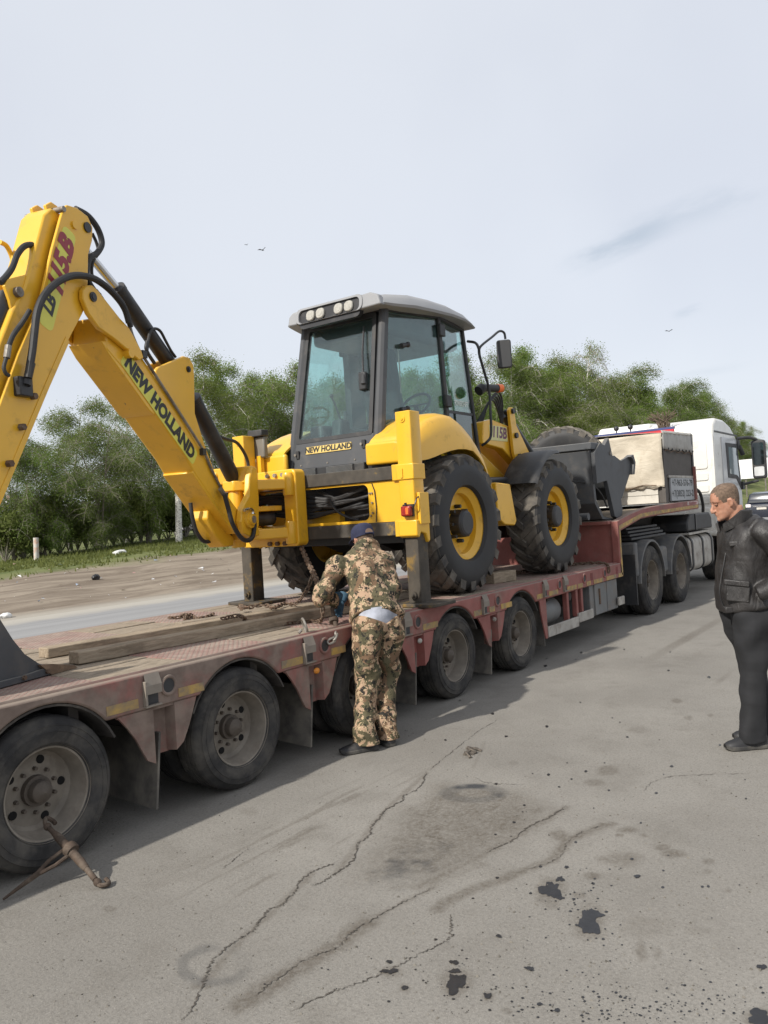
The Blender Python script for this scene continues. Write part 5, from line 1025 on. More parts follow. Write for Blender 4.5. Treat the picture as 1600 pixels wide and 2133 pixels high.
obj('board', MB().box(15.26, 15.30, 4.25, 6.40, 1.66, 2.93), M_board, HB); obj('red_stripe', MB().box(15.255, 15.305, 4.25, 6.40, 2.932, 3.005), M_flagr, HB); obj('blue_stripe', MB().box(15.250, 15.31, 4.24, 6.41, 3.007, 3.045), M_flagb, HB)
for y in (5.05, 5.32): obj('work_lamp', MB().cyl((15.28, y, 3.045), (15.28, y, 3.10), .012, n=6).ball((15.28, y, 3.13), .05, 10, 6), M_blk, HB)
SPT = thing('spare_tyre', 'big worn lugged tyre standing upright between the loader bucket and cargo box', 'tyre', (12.62, 5.32, 1.62))
o = [c_ for c_ in LW.children if c_.name.startswith('tyre')][0].copy(); COL.objects.link(o); o.name = 'carcass'; l = [c_ for c_ in LW.children if c_.name.startswith('tread_lugs')][0].copy(); COL.objects.link(l); bd = [c_ for c_ in LW.children if c_.name.startswith('tread_band')][0].copy(); COL.objects.link(bd)
for q in (o, l, bd): q.parent = SPT; q.rotation_euler = (0, 0, R_(-90+12)); q.location = (0, 0, AR+.005)
# ================================================================== truck tractor
M_white = paint('truck_white', (.68, .67, .63), .35, var=.05, dirt=(.45, .42, .36), damt=.2, coat=.3); M_tgrey = paint('truck_grey', (.115, .118, .12), .75, var=.15, dirt=(.19, .175, .155), damt=.5)
TK = thing('tractor_truck', 'white cab tractor truck with twin rear axles coupled under the trailer gooseneck', 'truck', (15.5, 5.15, 0)); KL = rootloc(TK); TY = 3.92
obj('chassis', MB().box(11.7, 18.6, 4.75, 4.85, .75, 1.05), M_under, TK); obj('chassis', MB().box(11.7, 18.6, 5.45, 5.55, .75, 1.05), M_under, TK)
obj('fifth_wheel', MB().prism(rrect(12.7, 13.7, 4.7, 5.6, .2, 4), XY, 1.06, 1.17), M_under, TK)
KW, khub = dual_disc(.295, .16, 8, .032, .20, .1675); KW.parent = TK
kt = sub('tyre', road_tyre(.522, .29, .295), M_rubber, KW); ki = MB(); kr = road_tyre(.522, .29, .295); ki.add([(p[0], p[1]+.33, p[2]) for p in kr.v], kr.f); sub('inner_tyre', ki, M_rubber, KW); sub('hub', khub, M_hubdark, KW)
KW.location = V(12.42, TY-.02, .515)-KL
make_wheel(KW, TK, V(13.95, TY-.02, .515)-KL, False, .5); make_wheel(KW, TK, V(18.0, TY-.02, .515)-KL, False, .9)
for x in (12.42, 13.95, 18.0): make_wheel(KW, TK, V(x, 2*YC-TY+.02, .515)-KL, True, x)
for x in (12.42, 13.95, 18.0): obj('axle', MB().cyl((x, 4.2, .515), (x, 6.1, .515), .10, n=14), M_under, TK)
for s in (1, -1):
    for x in (12.42, 13.95):
        rings = [[(x+(.60+d)*math.cos(R_(a)), mir(y, s), .515+(.60+d)*math.sin(R_(a))) for y, d in ((TY-.03, -.02), (TY-.025, .012), (TY+.05, .02), (TY+.6, .02), (TY+.6, .008), (TY+.05, .006), (TY, -.02))] for a in range(0, 181, 10)]
        obj('rear_fender', MB().loft(rings), M_tgrey, TK, smooth=60)
    obj('fender_bridge', MB().box(12.98, 13.37, mir(TY+.02, s), mir(TY+.6, s), .55, .98) if s > 0 else MB().box(12.98, 13.37, mir(TY+.6, s), mir(TY+.02, s), .55, .98), M_tgrey, TK, bevel=.05)
    q = MB(); y0, y1 = sorted((mir(TY-.01, s), mir(TY+.6, s))); q.box(11.66, 11.69, y0, y1, .22, .95); obj('mud_flap', q, M_black, TK)
    q = MB(); q.box(11.70, 11.83, y0, y1, .62, 1.12); obj('fender_box', q, M_tgrey, TK, bevel=.03)
    obj('fuel_tank', MB().prism(rrect(TY+.03, TY+.65, .42, 1.05, .14, 6), lambda a, b_, h: (h, mir(a, s), b_), 14.72, 16.35), M_alu, TK, bevel=.02)
    for x in (14.85, 15.55, 16.2): obj('tank_strap', MB().prism(rrect(TY+.015, TY+.66, .405, 1.065, .15, 6), lambda a, b_, h: (h, mir(a, s), b_), x-.04, x+.04), M_black, TK)
bx_ = obj('battery_box', MB().prism([(14.62, 1.14), (16.30, 1.14), (16.30, 1.34), (16.15, 1.44), (14.80, 1.44), (14.62, 1.30)], XZ, TY+.02, TY+.65), M_black, TK, bevel=.03)
obj('box_strap', MB().box(15.1, 15.16, TY+.005, TY+.03, 1.15, 1.43), M_blk, bx_); obj('catwalk', MB().box(14.6, 16.4, TY, 4.7, 1.08, 1.115), M_alu, TK)
for k in range(4): obj('ribbed_trough', MB().box(11.9+.02*k, 13.6-.05*k, TY+.10+.03*k, TY+.55, 1.14+.05*k, 1.18+.05*k), M_black, TK, bevel=.01)
obj('suzi_hose', MB().tube(spline([(15.2, 4.3, 1.75), (15.7, 4.2, 1.90), (16.1, 4.1, 1.85), (16.35, 4.1, 1.6), (16.5, 4.15, 1.35)]), .03, 8), M_black, TK)
# cab
KX = 16.85
cab_prof = [(KX, .95), (KX, 2.98), (KX+.06, 3.20), (KX+.35, 3.30), (KX+1.0, 3.30), (KX+1.55, 3.20), (KX+1.95, 3.02), (KX+2.15, 2.85), (KX+2.28, 1.9), (KX+2.33, 1.2), (KX+2.30, .55), (KX+1.85, .50), (KX+1.80, .95)]
CAB = obj('cab', MB().prism(cab_prof, XZ, TY+.03, 2*YC-TY-.03), M_white, TK, bevel=.07, seg=4)
for z0, z1, y1 in ((2.05, 2.80, 4.45),):
    for k in range(5): obj('pressed_panel', MB().prism(rrect(4.08+.48*k, 4.48+.48*k, 2.28, 2.86, .05, 4), YZ, KX-.016, KX+.01), M_white, CAB, bevel=.012)
    for j in range(4):
        for k in range(5): obj('pressed_panel', MB().prism(rrect(4.08+.48*k, 4.48+.48*k, 1.36+.23*j, 1.52+.23*j, .04, 4), YZ, KX-.018, KX+.01), M_white, CAB, bevel=.014)
obj('roof_seam', MB().box(KX+.10, KX+2.1, TY+.022, TY+.034, 3.0, 3.035), M_tgrey, CAB)
obj('door', MB().prism([(KX+.62, 1.15), (KX+2.20, 1.15), (KX+2.16, 2.1), (KX+1.95, 2.93), (KX+.62, 2.93)], XZ, TY+.012, TY+.034), paint('door_silver', (.47, .48, .49), .35, var=.04, coat=.3), CAB, bevel=.012)
obj('side_window', MB().prism([(KX+.98, 2.10), (KX+1.72, 2.08), (KX+2.10, 1.86), (KX+1.93, 2.83), (KX+.92, 2.82)], XZ, TY+.002, TY+.014), M_black, CAB)
obj('window_glass', MB().prism([(KX+1.12, 2.18), (KX+1.74, 2.16), (KX+1.92, 2.10), (KX+1.80, 2.74), (KX+1.10, 2.74)], XZ, TY-.002, TY+.004), paint('window_sheen', (.20, .26, .28), .08, spec=.9), CAB)
obj('rear_edge_trim', MB().box(KX-.015, KX+.02, TY+.035, TY+.08, 1.1, 2.95), M_white, CAB)
ma = obj('mirror_arm', MB().tube(spline([(KX+1.95, TY, 2.95), (KX+2.2, TY-.2, 2.96), (KX+2.35, TY-.32, 2.9)]), .035, 8), M_black, TK); obj('mirror_stay', MB().tube([(KX+2.2, TY+.02, 1.95), (KX+2.35, TY-.30, 2.02)], .03, 8).box(KX+2.12, KX+2.3, TY-.03, TY+.1, 1.85, 2.02), M_black, TK)
obj('mirror', MB().prism(rrect(-.14, .14, -.42, .42, .06, 4), lambda a, b_, h: (KX+2.36+h, TY-.34+a, 2.48+b_), -.06, .08), M_black, ma, bevel=.03); obj('mirror_glass', MB().prism(rrect(-.11, .11, -.12, .36, .03, 4), lambda a, b_, h: (KX+2.36+h, TY-.34+a, 2.48+b_), -.064, -.055), paint('mirror_face', (.10, .12, .13), .05, metal=.9), ma); obj('mirror_glass', MB().prism(rrect(-.10, .10, -.36, -.16, .03, 4), lambda a, b_, h: (KX+2.36+h, TY-.34+a, 2.48+b_), -.064, -.055), paint('mirror_low', (.55, .56, .56), .2), ma)
obj('wiper_gear', MB().box(KX+1.95, KX+2.14, TY-.02, TY+.15, 2.72, 2.92).cyl((KX+2.1, TY, 2.8), (KX+2.2, TY-.05, 2.6), .05, n=10), M_black, TK, bevel=.02)
obj('beacon', MB().lathe([(0, 0), (.07, 0), (.07, .02), (.06, .10), (.04, .125), (0, .13)], (KX+1.75, 4.55, 3.16), (0, 0, 1), 16), M_orange, TK)
obj('roof_fairing', MB().prism([(KX+.05, 3.16), (KX+.15, 3.32), (KX+.9, 3.36), (KX+1.2, 3.26)], XZ, 5.2, 6.3), M_white, TK, bevel=.05)
# dry broom of twigs tied behind the cab
br = MB(); r = random.Random(77)
for k in range(60):
    p0 = V(16.72, 4.86+r.uniform(-.05, .05), 2.95); br.tube([p0, p0+V(r.uniform(-.06, .06), r.uniform(-.12, .12), .30), p0+V(r.uniform(-.1, .1), r.uniform(-.32, .32), .48+r.uniform(-.05, .1))], .006, 4)
tag(obj('twig_broom', br, paint('twigs', (.16, .12, .085), .95, var=.3), loc=V(16.72, 4.86, 2.9)), 'upright broom of dry twigs tied behind the white truck cab', 'broom')
# ================================================================== things down the road
M_carblue = paint('car_dark_blue', (.016, .020, .032), .25, var=.1, coat=.6); M_carglass = paint('car_glass', (.02, .025, .03), .08, spec=.8)
cc = hz(1590, 1088); CR = thing('parked_car', 'dark blue estate car parked down the road behind the man in leather', 'car', (cc.x+2, cc.y, 0)); X0 = cc.x; yc = cc.y
def ring_car(x, hw, z0, z1, top): return [(x, yc+y, z) for y, z in [(-hw, z0), (-hw-.03, (z0+z1)/2), (-hw, z1), (-hw*.78, top), (hw*.78, top), (hw, z1), (hw+.03, (z0+z1)/2), (hw, z0)]]
obj('body', MB().loft([ring_car(*q) for q in [(X0, .80, .45, .80, .82), (X0+.05, .88, .30, 1.0, 1.02), (X0+.25, .91, .28, 1.10, 1.14), (X0+3.2, .92, .25, 1.05, 1.10), (X0+4.2, .88, .28, .92, .98), (X0+4.55, .75, .40, .70, .72)]]), M_carblue, CR, smooth=40)
obj('cabin', MB().loft([[(x, yc+y, z) for y, z in [(-w0, 1.08), (-w1, zt-.05), (-w1+.1, zt), (w1-.1, zt), (w1, zt-.05), (w0, 1.08)]] for x, w0, w1, zt in [(X0+.22, .85, .70, 1.35), (X0+.42, .87, .70, 1.66), (X0+1.2, .88, .70, 1.74), (X0+2.4, .88, .68, 1.70), (X0+3.2, .85, .6, 1.16)]]), M_carblue, CR, smooth=40)
obj('rear_window', MB().add([(X0+.17, yc-.70, 1.14), (X0+.17, yc+.70, 1.14), (X0+.37, yc+.60, 1.60), (X0+.37, yc-.60, 1.60), (X0+.30, yc-.70, 1.14), (X0+.30, yc+.70, 1.14), (X0+.45, yc+.60, 1.60), (X0+.45, yc-.60, 1.60)], [(0,1,2,3),(7,6,5,4),(0,4,5,1),(1,5,6,2),(2,6,7,3),(3,7,4,0)]), M_carglass, CR)
for s in (-1, 1): obj('tail_lamp', MB().box(X0-.0, X0+.16, yc+s*.72-.14, yc+s*.72+.14, .88, 1.06), paint('tail_lamp', (.75, .70, .68), .3) if s < 0 else bpy.data.materials['tail_lamp'], CR, bevel=.03)
obj('number_plate', MB().box(X0-.03, X0+.02, yc-.26, yc+.26, .74, .86), M_board, CR); obj('chrome_strip', MB().box(X0-.02, X0+.02, yc-.45, yc+.45, .90, .94), M_chrome, CR)
CR.scale = (1.1, 1.1, 1.12)
for x in (X0+.85, X0+3.6):
    for s in (-1, 1): obj('wheel', MB().lathe([(0, -.1), (.2, -.1), (.33, -.09), (.35, 0), (.33, .09), (0, .1)], (x, yc+s*.82, .34), (0, 1, 0), 24), M_rubber, CR)
bp = hx(1572, 975, 118.0); BB = thing('billboard', 'blank white billboard on posts on the far grassy bank', 'billboard', (118.0, bp.y, float(terrain(118.0, bp.y))))
obj('panel', MB().box(117.95, 118.05, bp.y-2.0, bp.y+1.9, bp.z-1.35, bp.z+1.25), paint('billboard_white', (.80, .80, .80), .6, var=.04), BB)
for y in (-1.2, 1.2): obj('post', MB().cyl((118.15, bp.y+y, float(terrain(118.15, bp.y+y))-.2), (118.15, bp.y+y, bp.z+1.1), .09, n=8), M_steel, BB)
for i, (px, py, d, s) in enumerate(((547, 521, 60, .55), (514, 510, 90, .4), (1394, 690, 80, .5))):
    p = V(0, 0, CAMH)+pray(px, py).normalized()*d; mb = MB(); mb.tube([p+V(-.2, .05, 0)*s, p, p+V(.25, 0, .02)*s], [.01, .08*s, .01], 6); mb.add([p+V(.05, 0, 0)*s, p+V(0, .45, .28)*s, p+V(-.2, .75, .15)*s, p+V(-.12, 0, 0)*s, p+V(0, -.45, .28)*s, p+V(-.2, -.75, .15)*s, p+V(0, .02, .03), p+V(0, -.02, .03)], [(0, 1, 2, 3), (0, 3, 5, 4), (0, 6, 1), (0, 4, 7)])
    tag(obj('bird', mb, M_blk, loc=p), 'small dark bird in flight high in the pale sky', 'bird', 'birds in the sky')
# ================================================================== vegetation
def leafmat(name, a, b2):
    m = bpy.data.materials.new(name); m.use_nodes = True; t = m.node_tree; t.nodes.clear(); N = NT(t)
    o = N.n('ShaderNodeOutputMaterial'); d = N.n('ShaderNodeBsdfDiffuse'); tl = N.n('ShaderNodeBsdfTranslucent'); g = N.n('ShaderNodeNewGeometry'); oi = N.n('ShaderNodeObjectInfo')
    c = N.mix(N.ramp(N.noise(.55, 4, .6, N.vec()), .3, .7), a, b2); c = N.mix(N.math('MULTIPLY', g.outputs['Random Per Island'], .6), c, tuple(x*1.5 for x in b2)); c = N.mix(N.math('MULTIPLY', oi.outputs['Random'], .6), c, (.205, .240, .066))
    t.links.new(c, d.inputs[0]); t.links.new(c, tl.inputs[0]); mx = N.n('ShaderNodeMixShader'); mx.inputs[0].default_value = .55; t.links.new(d.outputs[0], mx.inputs[1]); t.links.new(tl.outputs[0], mx.inputs[2]); t.links.new(mx.outputs[0], o.inputs[0]); return m
M_leaf = leafmat('birch_leaves', (.090, .130, .038), (.155, .205, .062)); M_leaf2 = leafmat('fresh_leaves', (.105, .165, .040), (.180, .255, .066)); M_under_leaf = leafmat('shrub_leaves', (.085, .11, .035), (.14, .165, .055))
mB, t, b = newmat('birch_bark'); N = NT(t); v = N.vec('Object', (1, 1, .35)); sxz = N.n('ShaderNodeSeparateXYZ'); t.links.new(N.vec(), sxz.inputs[0])
c = N.mix(N.ramp(N.noise(9, 5, .6, N.vec('Object', (1, 1, 4))), .52, .62), (.60, .58, .53), (.07, .06, .05)); N.set(b.inputs['Base Color'], c); b.inputs['Roughness'].default_value = .9; M_bark = mB
M_twig = paint('pale_twigs', (.27, .245, .20), .95, var=.3, vscale=2); M_dbark = paint('grey_bark', (.14, .12, .095), .95, var=.35, vscale=3, bump=.5, bscale=12)
def make_tree(seed, H, spread, nl, leafsz, sparse=0.0, low=.18, droop=.5, multi=1):
    r = random.Random(seed); wood_ = MB(); tw = MB(); LV = []; tips = []
    for st in range(multi):
        lean = V(r.uniform(-.10, .10), r.uniform(-.10, .10), 0)*(1 if multi == 1 else 2.2); base = V(r.uniform(-.3, .3), r.uniform(-.3, .3), 0)*(multi > 1); hh = H*(1 if st == 0 else r.uniform(.7, .95))
        pts = [base+lean*hh*t_*t_+V(.15*math.sin(t_*5+seed), .15*math.cos(t_*4+seed*2), hh*t_)-V(.15*math.sin(seed), .15*math.cos(seed*2), 0) for t_ in [i/10 for i in range(11)]]
        r0 = .012*H*(1 if multi == 1 else .7); wood_.tube(pts, [r0*(1-.93*i/10) for i in range(11)], 8)
        nb = int(32/multi**.6)
        for k in range(nb):
            t_ = low+(.98-low)*(k+r.random())/nb; i = min(9, int(t_*10)); p = pts[i].lerp(pts[i+1], t_*10-i); a = r.uniform(0, 6.283); env = math.sin(min(1, (t_-low*.5)/(1-low*.5))**.75*math.pi*.93)**.75
            L = spread*(.25+.85*env)*r.uniform(.7, 1.15); d = V(math.cos(a), math.sin(a), 0); up = r.uniform(.35, .9)*(1-.3*t_)
            B = [p, p+d*L*.35+V(0, 0, L*up*.45), p+d*L*.7+V(0, 0, L*up*.62), p+d*L+V(0, 0, L*(up*.62-droop*.5))]; B = spline(B, 4)
            wood_.tube(B, [r0*.32*(1-t_*.5)*(1-.9*j/(len(B)-1))+.006 for j in range(len(B))], 5)
            for j in range(3, len(B)):
                for q in range(4):
                    d2 = V(r.gauss(0, 1), r.gauss(0, 1), r.gauss(.15, .8)).normalized(); l2 = L*r.uniform(.15, .42); e = B[j]+d2*l2*.6+V(0, 0, -droop*l2*.15); e2 = e+d2*l2*.4+V(0, 0, -droop*l2*.6); tw.tube([B[j], e, e2], [.012, .008, .004], 3, cap=False); tips.append((B[j], e, e2, L))
    for n_ in range(nl):
        a_, e, e2, L = r.choice(tips); t_ = r.random(); c = a_.lerp(e, t_*2) if t_ < .5 else e.lerp(e2, t_*2-1)
        if sparse and mnoise.noise(c*.7+V(seed, 0, 0)) < sparse-.35: continue
        c = c+V(r.gauss(0, .24), r.gauss(0, .24), r.gauss(-.22*droop, .34)); s = leafsz*r.uniform(.6, 1.4); u = V(r.gauss(0, 1), r.gauss(0, 1), r.gauss(0, .8)).normalized(); w_ = u.orthogonal().normalized(); w_ = (Matrix.Rotation(r.uniform(0, 6.28), 3, u) @ w_)
        LV.append((c-u*s*.7, c+w_*s*.45, c+u*s*.7, c-w_*s*.45))
    lm = MB(); lm.v = [tuple(p) for q in LV for p in q]; lm.f = [(4*i, 4*i+1, 4*i+2, 4*i+3) for i in range(len(LV))]
    return wood_, tw, lm
def fastmesh(name, mb, mat):
    me = bpy.data.meshes.new(name); me.from_pydata(mb.v, [], mb.f); me.materials.append(mat); return me
specs = [(1, 12, 2.9, 52000, .062, 0, .10, .6, 1), (2, 12, 3.4, 58000, .062, 0, .06, .7, 2), (3, 12, 2.6, 44000, .062, .06, .12, .8, 1), (4, 12, 2.6, 17000, .062, .22, .22, .9, 1), (5, 12, 3.6, 58000, .062, 0, .04, .5, 3), (6, 12, 2.3, 50000, .062, 0, .08, .4, 1)]
TREES = []
for i, sp in enumerate(specs):
    w_, tw, lm = make_tree(*sp); TREES.append((fastmesh('trunk', w_, M_bark if i in (0, 2, 3, 5) else M_dbark), fastmesh('twigs', tw, M_twig), fastmesh('crown', lm, M_leaf if i % 2 == 0 else M_leaf2)))
def tree(px, py_top, Yd, var, label, rot=0.0, wide=1.0, group='trees beyond the verge', leaf=None):
    p = hy(px, py_top, Yd); zb = float(terrain(p.x, Yd)); H = p.z-zb; s = H/12.3
    t = thing('birch_tree', label, 'tree', (p.x, Yd, zb-.05), group, (0, 0, rot)); t.scale = (s*wide, s*wide, s)
    for me, nm in zip(TREES[var], ('trunk', 'twigs', 'crown')):
        o = bpy.data.objects.new(nm, me); COL.objects.link(o); o.parent = t
    return t
GL = 'leafy birch standing among the trees left of the cab beyond the earth verge'
GR = 'green birch in the long row of trees behind the truck'
left = [(12, 905, 40, 4), (70, 880, 39, 1), (130, 842, 42, 0), (190, 858, 38, 4), (300, 838, 39, 1), (352, 850, 44, 2), (425, 752, 40, 0), (470, 765, 45, 5), (520, 762, 41, 1), (575, 770, 43, 0), (620, 790, 40, 4), (680, 780, 44, 2), (735, 770, 41, 1), (800, 775, 43, 0), (860, 760, 41, 4), (930, 760, 42, 1)]
LOOK = ['slender full crowned birch', 'twin stemmed fresh green birch', 'drooping birch', 'airy thin birch', 'broad bushy tree with several stems', 'narrow upright birch']
def place(px): return 'beyond the verge beside the dipper arm' if px < 160 else ('showing under the raised boom' if px < 400 else ('between boom and loader cab' if px < 640 else 'seen through the loader cab glass'))
for i, (px, py, Yd, v_) in enumerate(left): tree(px, py, Yd, v_, LOOK[v_]+' '+place(px), i*1.3, 1.1+.1*(i % 3))
tree(245, 795, 43, 3, 'half bare birch with pale twigs rising left of the boom', .7)
rightt = [(1000, 742, 36, 0), (1055, 728, 34, 2), (1105, 745, 36, 1), (1150, 775, 33, 5), (1250, 800, 33, 4), (1290, 845, 31, 1), (1335, 792, 32, 5), (1385, 800, 33, 0), (1430, 818, 33, 5), (1505, 905, 32, 4), (1545, 880, 33, 5), (1572, 915, 31, 1), (1340, 870, 30, 4), (1225, 850, 31, 1), (1180, 850, 30, 4), (1075, 850, 31, 1), (1455, 880, 31, 4), (1300, 800, 35, 0), (1365, 815, 35, 1), (1265, 770, 36, 0), (1130, 790, 34, 4), (1030, 780, 33, 1), (1410, 860, 31, 1), (1525, 900, 33, 1), (1590, 945, 30, 4), (1470, 852, 33, 1), (1518, 866, 33, 0), (1550, 880, 33, 4), (1440, 820, 34, 1), (1312, 808, 35, 0), (1402, 798, 35, 2), (1085, 735, 36, 5), (1160, 748, 35, 2)]
for i, (px, py, Yd, v_) in enumerate(rightt): tree(px, py, Yd, v_, LOOK[v_]+(' behind the loader mirror and tower' if px < 1120 else (' behind the spare tyre and cargo box' if px < 1400 else ' beyond the white truck cab')), i*2.1+.5, 1.18+.1*(i % 3), 'row of trees behind the truck')
tree(1205, 712, 34, 3, 'tall airy birch rising above the row behind the loader bucket', 1.1, .95); tree(1200, 745, 35, 2, 'full crowned birch just behind the tall airy one', 2.5, 1.0); tree(1478, 845, 34, 3, 'thin airy birch above the white truck cab', 4.0, 1.1)
tree(1625, 925, 36, 5, 'round tree at the far end beside the blank billboard', .3, 1.2)
# the leaning white trunk beside the boom
p = hy(372, 1116, 36.5); zb = float(terrain(p.x, 36.5)); q = hy(366, 900, 36.5); tr0 = thing('birch_tree', 'bare white birch trunk with black marks standing below the boom', 'tree', (p.x, 36.5, zb))
obj('trunk', MB().tube(spline([V(p.x, 36.5, zb-.1), V(p.x, 36.5, zb)+(q-V(p.x, 36.5, zb))*.5+V(.05, 0, 0), q], 6), [.20-.006*i for i in range(13)], 10), M_bark, tr0)
# shrubs at the foot of the trees
def shrub(mesh_seed, n, w, h):
    r = random.Random(mesh_seed); st = MB(); lv = MB(); ends = []
    for k in range(16):
        a = r.uniform(0, 6.28); e = V(math.cos(a)*w*r.uniform(.2, 1), math.sin(a)*w*r.uniform(.2, 1), h*r.uniform(.5, 1)); m_ = e*.5+V(0, 0, .15*h); st.tube([V(0, 0, 0), m_, e], [.03, .018, .005], 4); ends.append((m_, e))
    for k in range(n):
        m_, e = r.choice(ends); c = m_.lerp(e, r.random()*1.1)+V(r.gauss(0, .2), r.gauss(0, .2), r.gauss(0, .2)); s = r.uniform(.06, .13); u = V(r.gauss(0, 1), r.gauss(0, 1), r.gauss(0, 1)).normalized(); w_ = u.orthogonal().normalized(); o = len(lv.v); lv.v += [tuple(c-u*s), tuple(c+w_*s*.6), tuple(c+u*s), tuple(c-w_*s*.6)]; lv.f.append((o, o+1, o+2, o+3))
    return fastmesh('stems', st, M_twig), fastmesh('foliage', lv, M_under_leaf)
SH = [shrub(5, 2600, 1.5, 2.2), shrub(6, 2600, 1.3, 2.8)]
r = random.Random(31)
for k in range(26):
    px = 8+k*19 if k < 22 else 505+(k-22)*30; Yd = 39.5+r.uniform(-.5, 2.5); p = hy(px, 1120, Yd); zb = float(terrain(p.x, Yd)); t = thing('shrub', 'low leafy shrub growing at the foot of the trees along the grass', 'shrub', (p.x, Yd, zb-.05), 'shrubs below the trees', (0, 0, r.uniform(0, 6))); s = r.uniform(.7, 1.25); t.scale = (s, s, s*r.uniform(.8, 1.3))
    if 55 < px < 95: t.scale = (s*.6, s*.6, s*.5)
    for me, nm in zip(SH[k % 2], ('stems', 'foliage')): o = bpy.data.objects.new(nm, me); COL.objects.link(o); o.parent = t
# grass
gb = MB(); r = random.Random(12)
for k in range(15000):
    y = r.triangular(28.5, 41, 33.5); x = r.uniform(14, 46) if k < 11000 else r.uniform(46, 90); z = float(terrain(x, y)); h = r.uniform(.06, .22); a = r.uniform(0, 6.28); w_ = r.uniform(.02, .06)
    if mnoise.noise(V(x*.3, y*.3, 2)) < -.1 and y < 32: continue
    o = len(gb.v); gb.v += [(x-w_*math.cos(a), y-w_*math.sin(a), z), (x+w_*math.cos(a), y+w_*math.sin(a), z), (x+r.uniform(-.1, .1), y+r.uniform(-.1, .1), z+h)]; gb.f.append((o, o+1, o+2))
g = bpy.data.objects.new('grass', fastmesh('grass', gb, leafmat('grass_blades', (.085, .10, .035), (.14, .145, .06)))); COL.objects.link(g); tag(g, 'short green grass along the edge of the earth verge', 'grass', kind='stuff')
# rubbish heap beyond the trees and litter on the verge
hm_, t, b = newmat('rubbish'); N = NT(t); P = N.pos(); vo = N.n('ShaderNodeTexVoronoi'); vo.inputs['Scale'].default_value = 2.2; t.links.new(P, vo.inputs['Vector'])
hs = N.n('ShaderNodeHueSaturation'); hs.inputs['Saturation'].default_value = .28; hs.inputs['Value'].default_value = .75; t.links.new(vo.outputs['Color'], hs.inputs['Color']); c = N.mix(.35, hs.outputs[0], (.20, .18, .16)); N.set(b.inputs['Base Color'], c); b.inputs['Roughness'].default_value = .9
a_, b_ = np.meshgrid(np.linspace(10, 75, 90), np.linspace(62, 100, 50)); hz_ = terrain(a_, b_)+6.5*np.exp(-(((a_-34)/20)**2+((b_-80)/11)**2))*(.85+.3*fbm(a_+50, b_, 6, 71))+.5*fbm(a_, b_, 1.2, 81)-.3
tag(gridmesh('rubbish_heap', a_, b_, hz_, hm_), 'pale heap of mixed rubbish showing through the trees', 'rubbish heap', kind='stuff')
rb = MB(); r = random.Random(17)
for k in range(3500):
    x = r.uniform(14, 62); y = r.uniform(66, 84); z = float(terrain(x, y)+6.5*math.exp(-(((x-34)/20)**2+((y-80)/11)**2)))+r.uniform(.1, .5); s = r.uniform(.1, .35); u = V(r.gauss(0, 1), r.gauss(0, 1), r.gauss(0, 1)).normalized(); w_ = u.orthogonal().normalized(); c = V(x, y, z); o = len(rb.v); rb.v += [tuple(c-u*s), tuple(c+w_*s), tuple(c+u*s), tuple(c-w_*s*.7)]; rb.f.append((o, o+1, o+2, o+3))
ms, t, b = newmat('rubbish_scraps'); N = NT(t); gi = N.n('ShaderNodeNewGeometry'); cr_ = N.n('ShaderNodeValToRGB'); t.links.new(gi.outputs['Random Per Island'], cr_.inputs[0]); e = cr_.color_ramp.elements; e[0].color = (.60, .60, .60, 1); e[1].color = (.10, .09, .08, 1)
for ps, cc_ in ((.3, (.45, .45, .47, 1)), (.5, (.17, .22, .30, 1)), (.62, (.38, .22, .20, 1)), (.75, (.35, .32, .26, 1))): n_ = e.new(ps); n_.color = cc_
cr_.color_ramp.interpolation = 'CONSTANT'; t.links.new(cr_.outputs[0], b.inputs['Base Color']); o = bpy.data.objects.new('rubbish_scraps', fastmesh('rubbish_scraps', rb, ms)); COL.objects.link(o); tag(o, 'loose bags and scraps strewn over the rubbish heap', 'rubbish', kind='stuff')
lt = MB()
for k in range(420):
    y = r.uniform(18, 37); x = r.uniform(8, 46); z = float(terrain(x, y))+.01; s = r.choice([.03, .04, .05, .08, .12]); c = V(x, y, z); o = len(lt.v); lt.v += [tuple(c+V(r.uniform(-s, s), r.uniform(-s, s), r.uniform(0, s*.8))) for _ in range(4)]; lt.f.append((o, o+1, o+2, o+3)); lt.f.append((o, o+2, o+3))
o = bpy.data.objects.new('litter', fastmesh('litter', lt, ms)); COL.objects.link(o); tag(o, 'small scraps of litter scattered over the earth verge', 'litter', kind='stuff')
def bag(px, py, Yd, w_, h, mat, label, nm='plastic_bag'):
    p = hy(px, py, Yd); z = float(terrain(p.x, Yd)); mb = MB(); mb.ball((p.x, Yd, z+h*.4), 1, 14, 9, (w_, w_*.7, h*.6)); mb.v = [tuple(Vector(q)+V(1, 1, .5)*.35*w_*mnoise.noise(Vector(q)*(2.2/w_))) for q in mb.v]; return tag(obj(nm, mb, mat, loc=V(p.x, Yd, z), smooth=60), label, 'bag')
M_bagw = paint('white_bag', (.66, .66, .64), .6, var=.15)
bag(249, 1145, 33.5, .38, .22, M_bagw, 'white plastic bag lying on the grass edge right of the post'); bag(12, 1275, 17.6, .14, .12, M_bagw, 'small white bag at the road edge beside the digging bucket'); bag(200, 1209, 25.0, .16, .2, M_blk, 'small black bag in the dark puddle streak on the verge')
p = hy(75, 1148, 36.0); zb = float(terrain(p.x, 36)); PS = thing('marker_post', 'short white post with worn orange paint standing in the grass', 'post', (p.x, 36, zb)); hgt = hy(78, 1120, 36).z-zb
obj('post_shaft', MB().cyl((p.x, 36, zb-.1), (p.x+.03, 36, zb+max(.6, hgt)), .12, n=12), paint('post_paint', (.52, .50, .46), .8, var=.2, dirt=(.55, .20, .07), damt=.45, dscale=4), PS, bevel=.01)
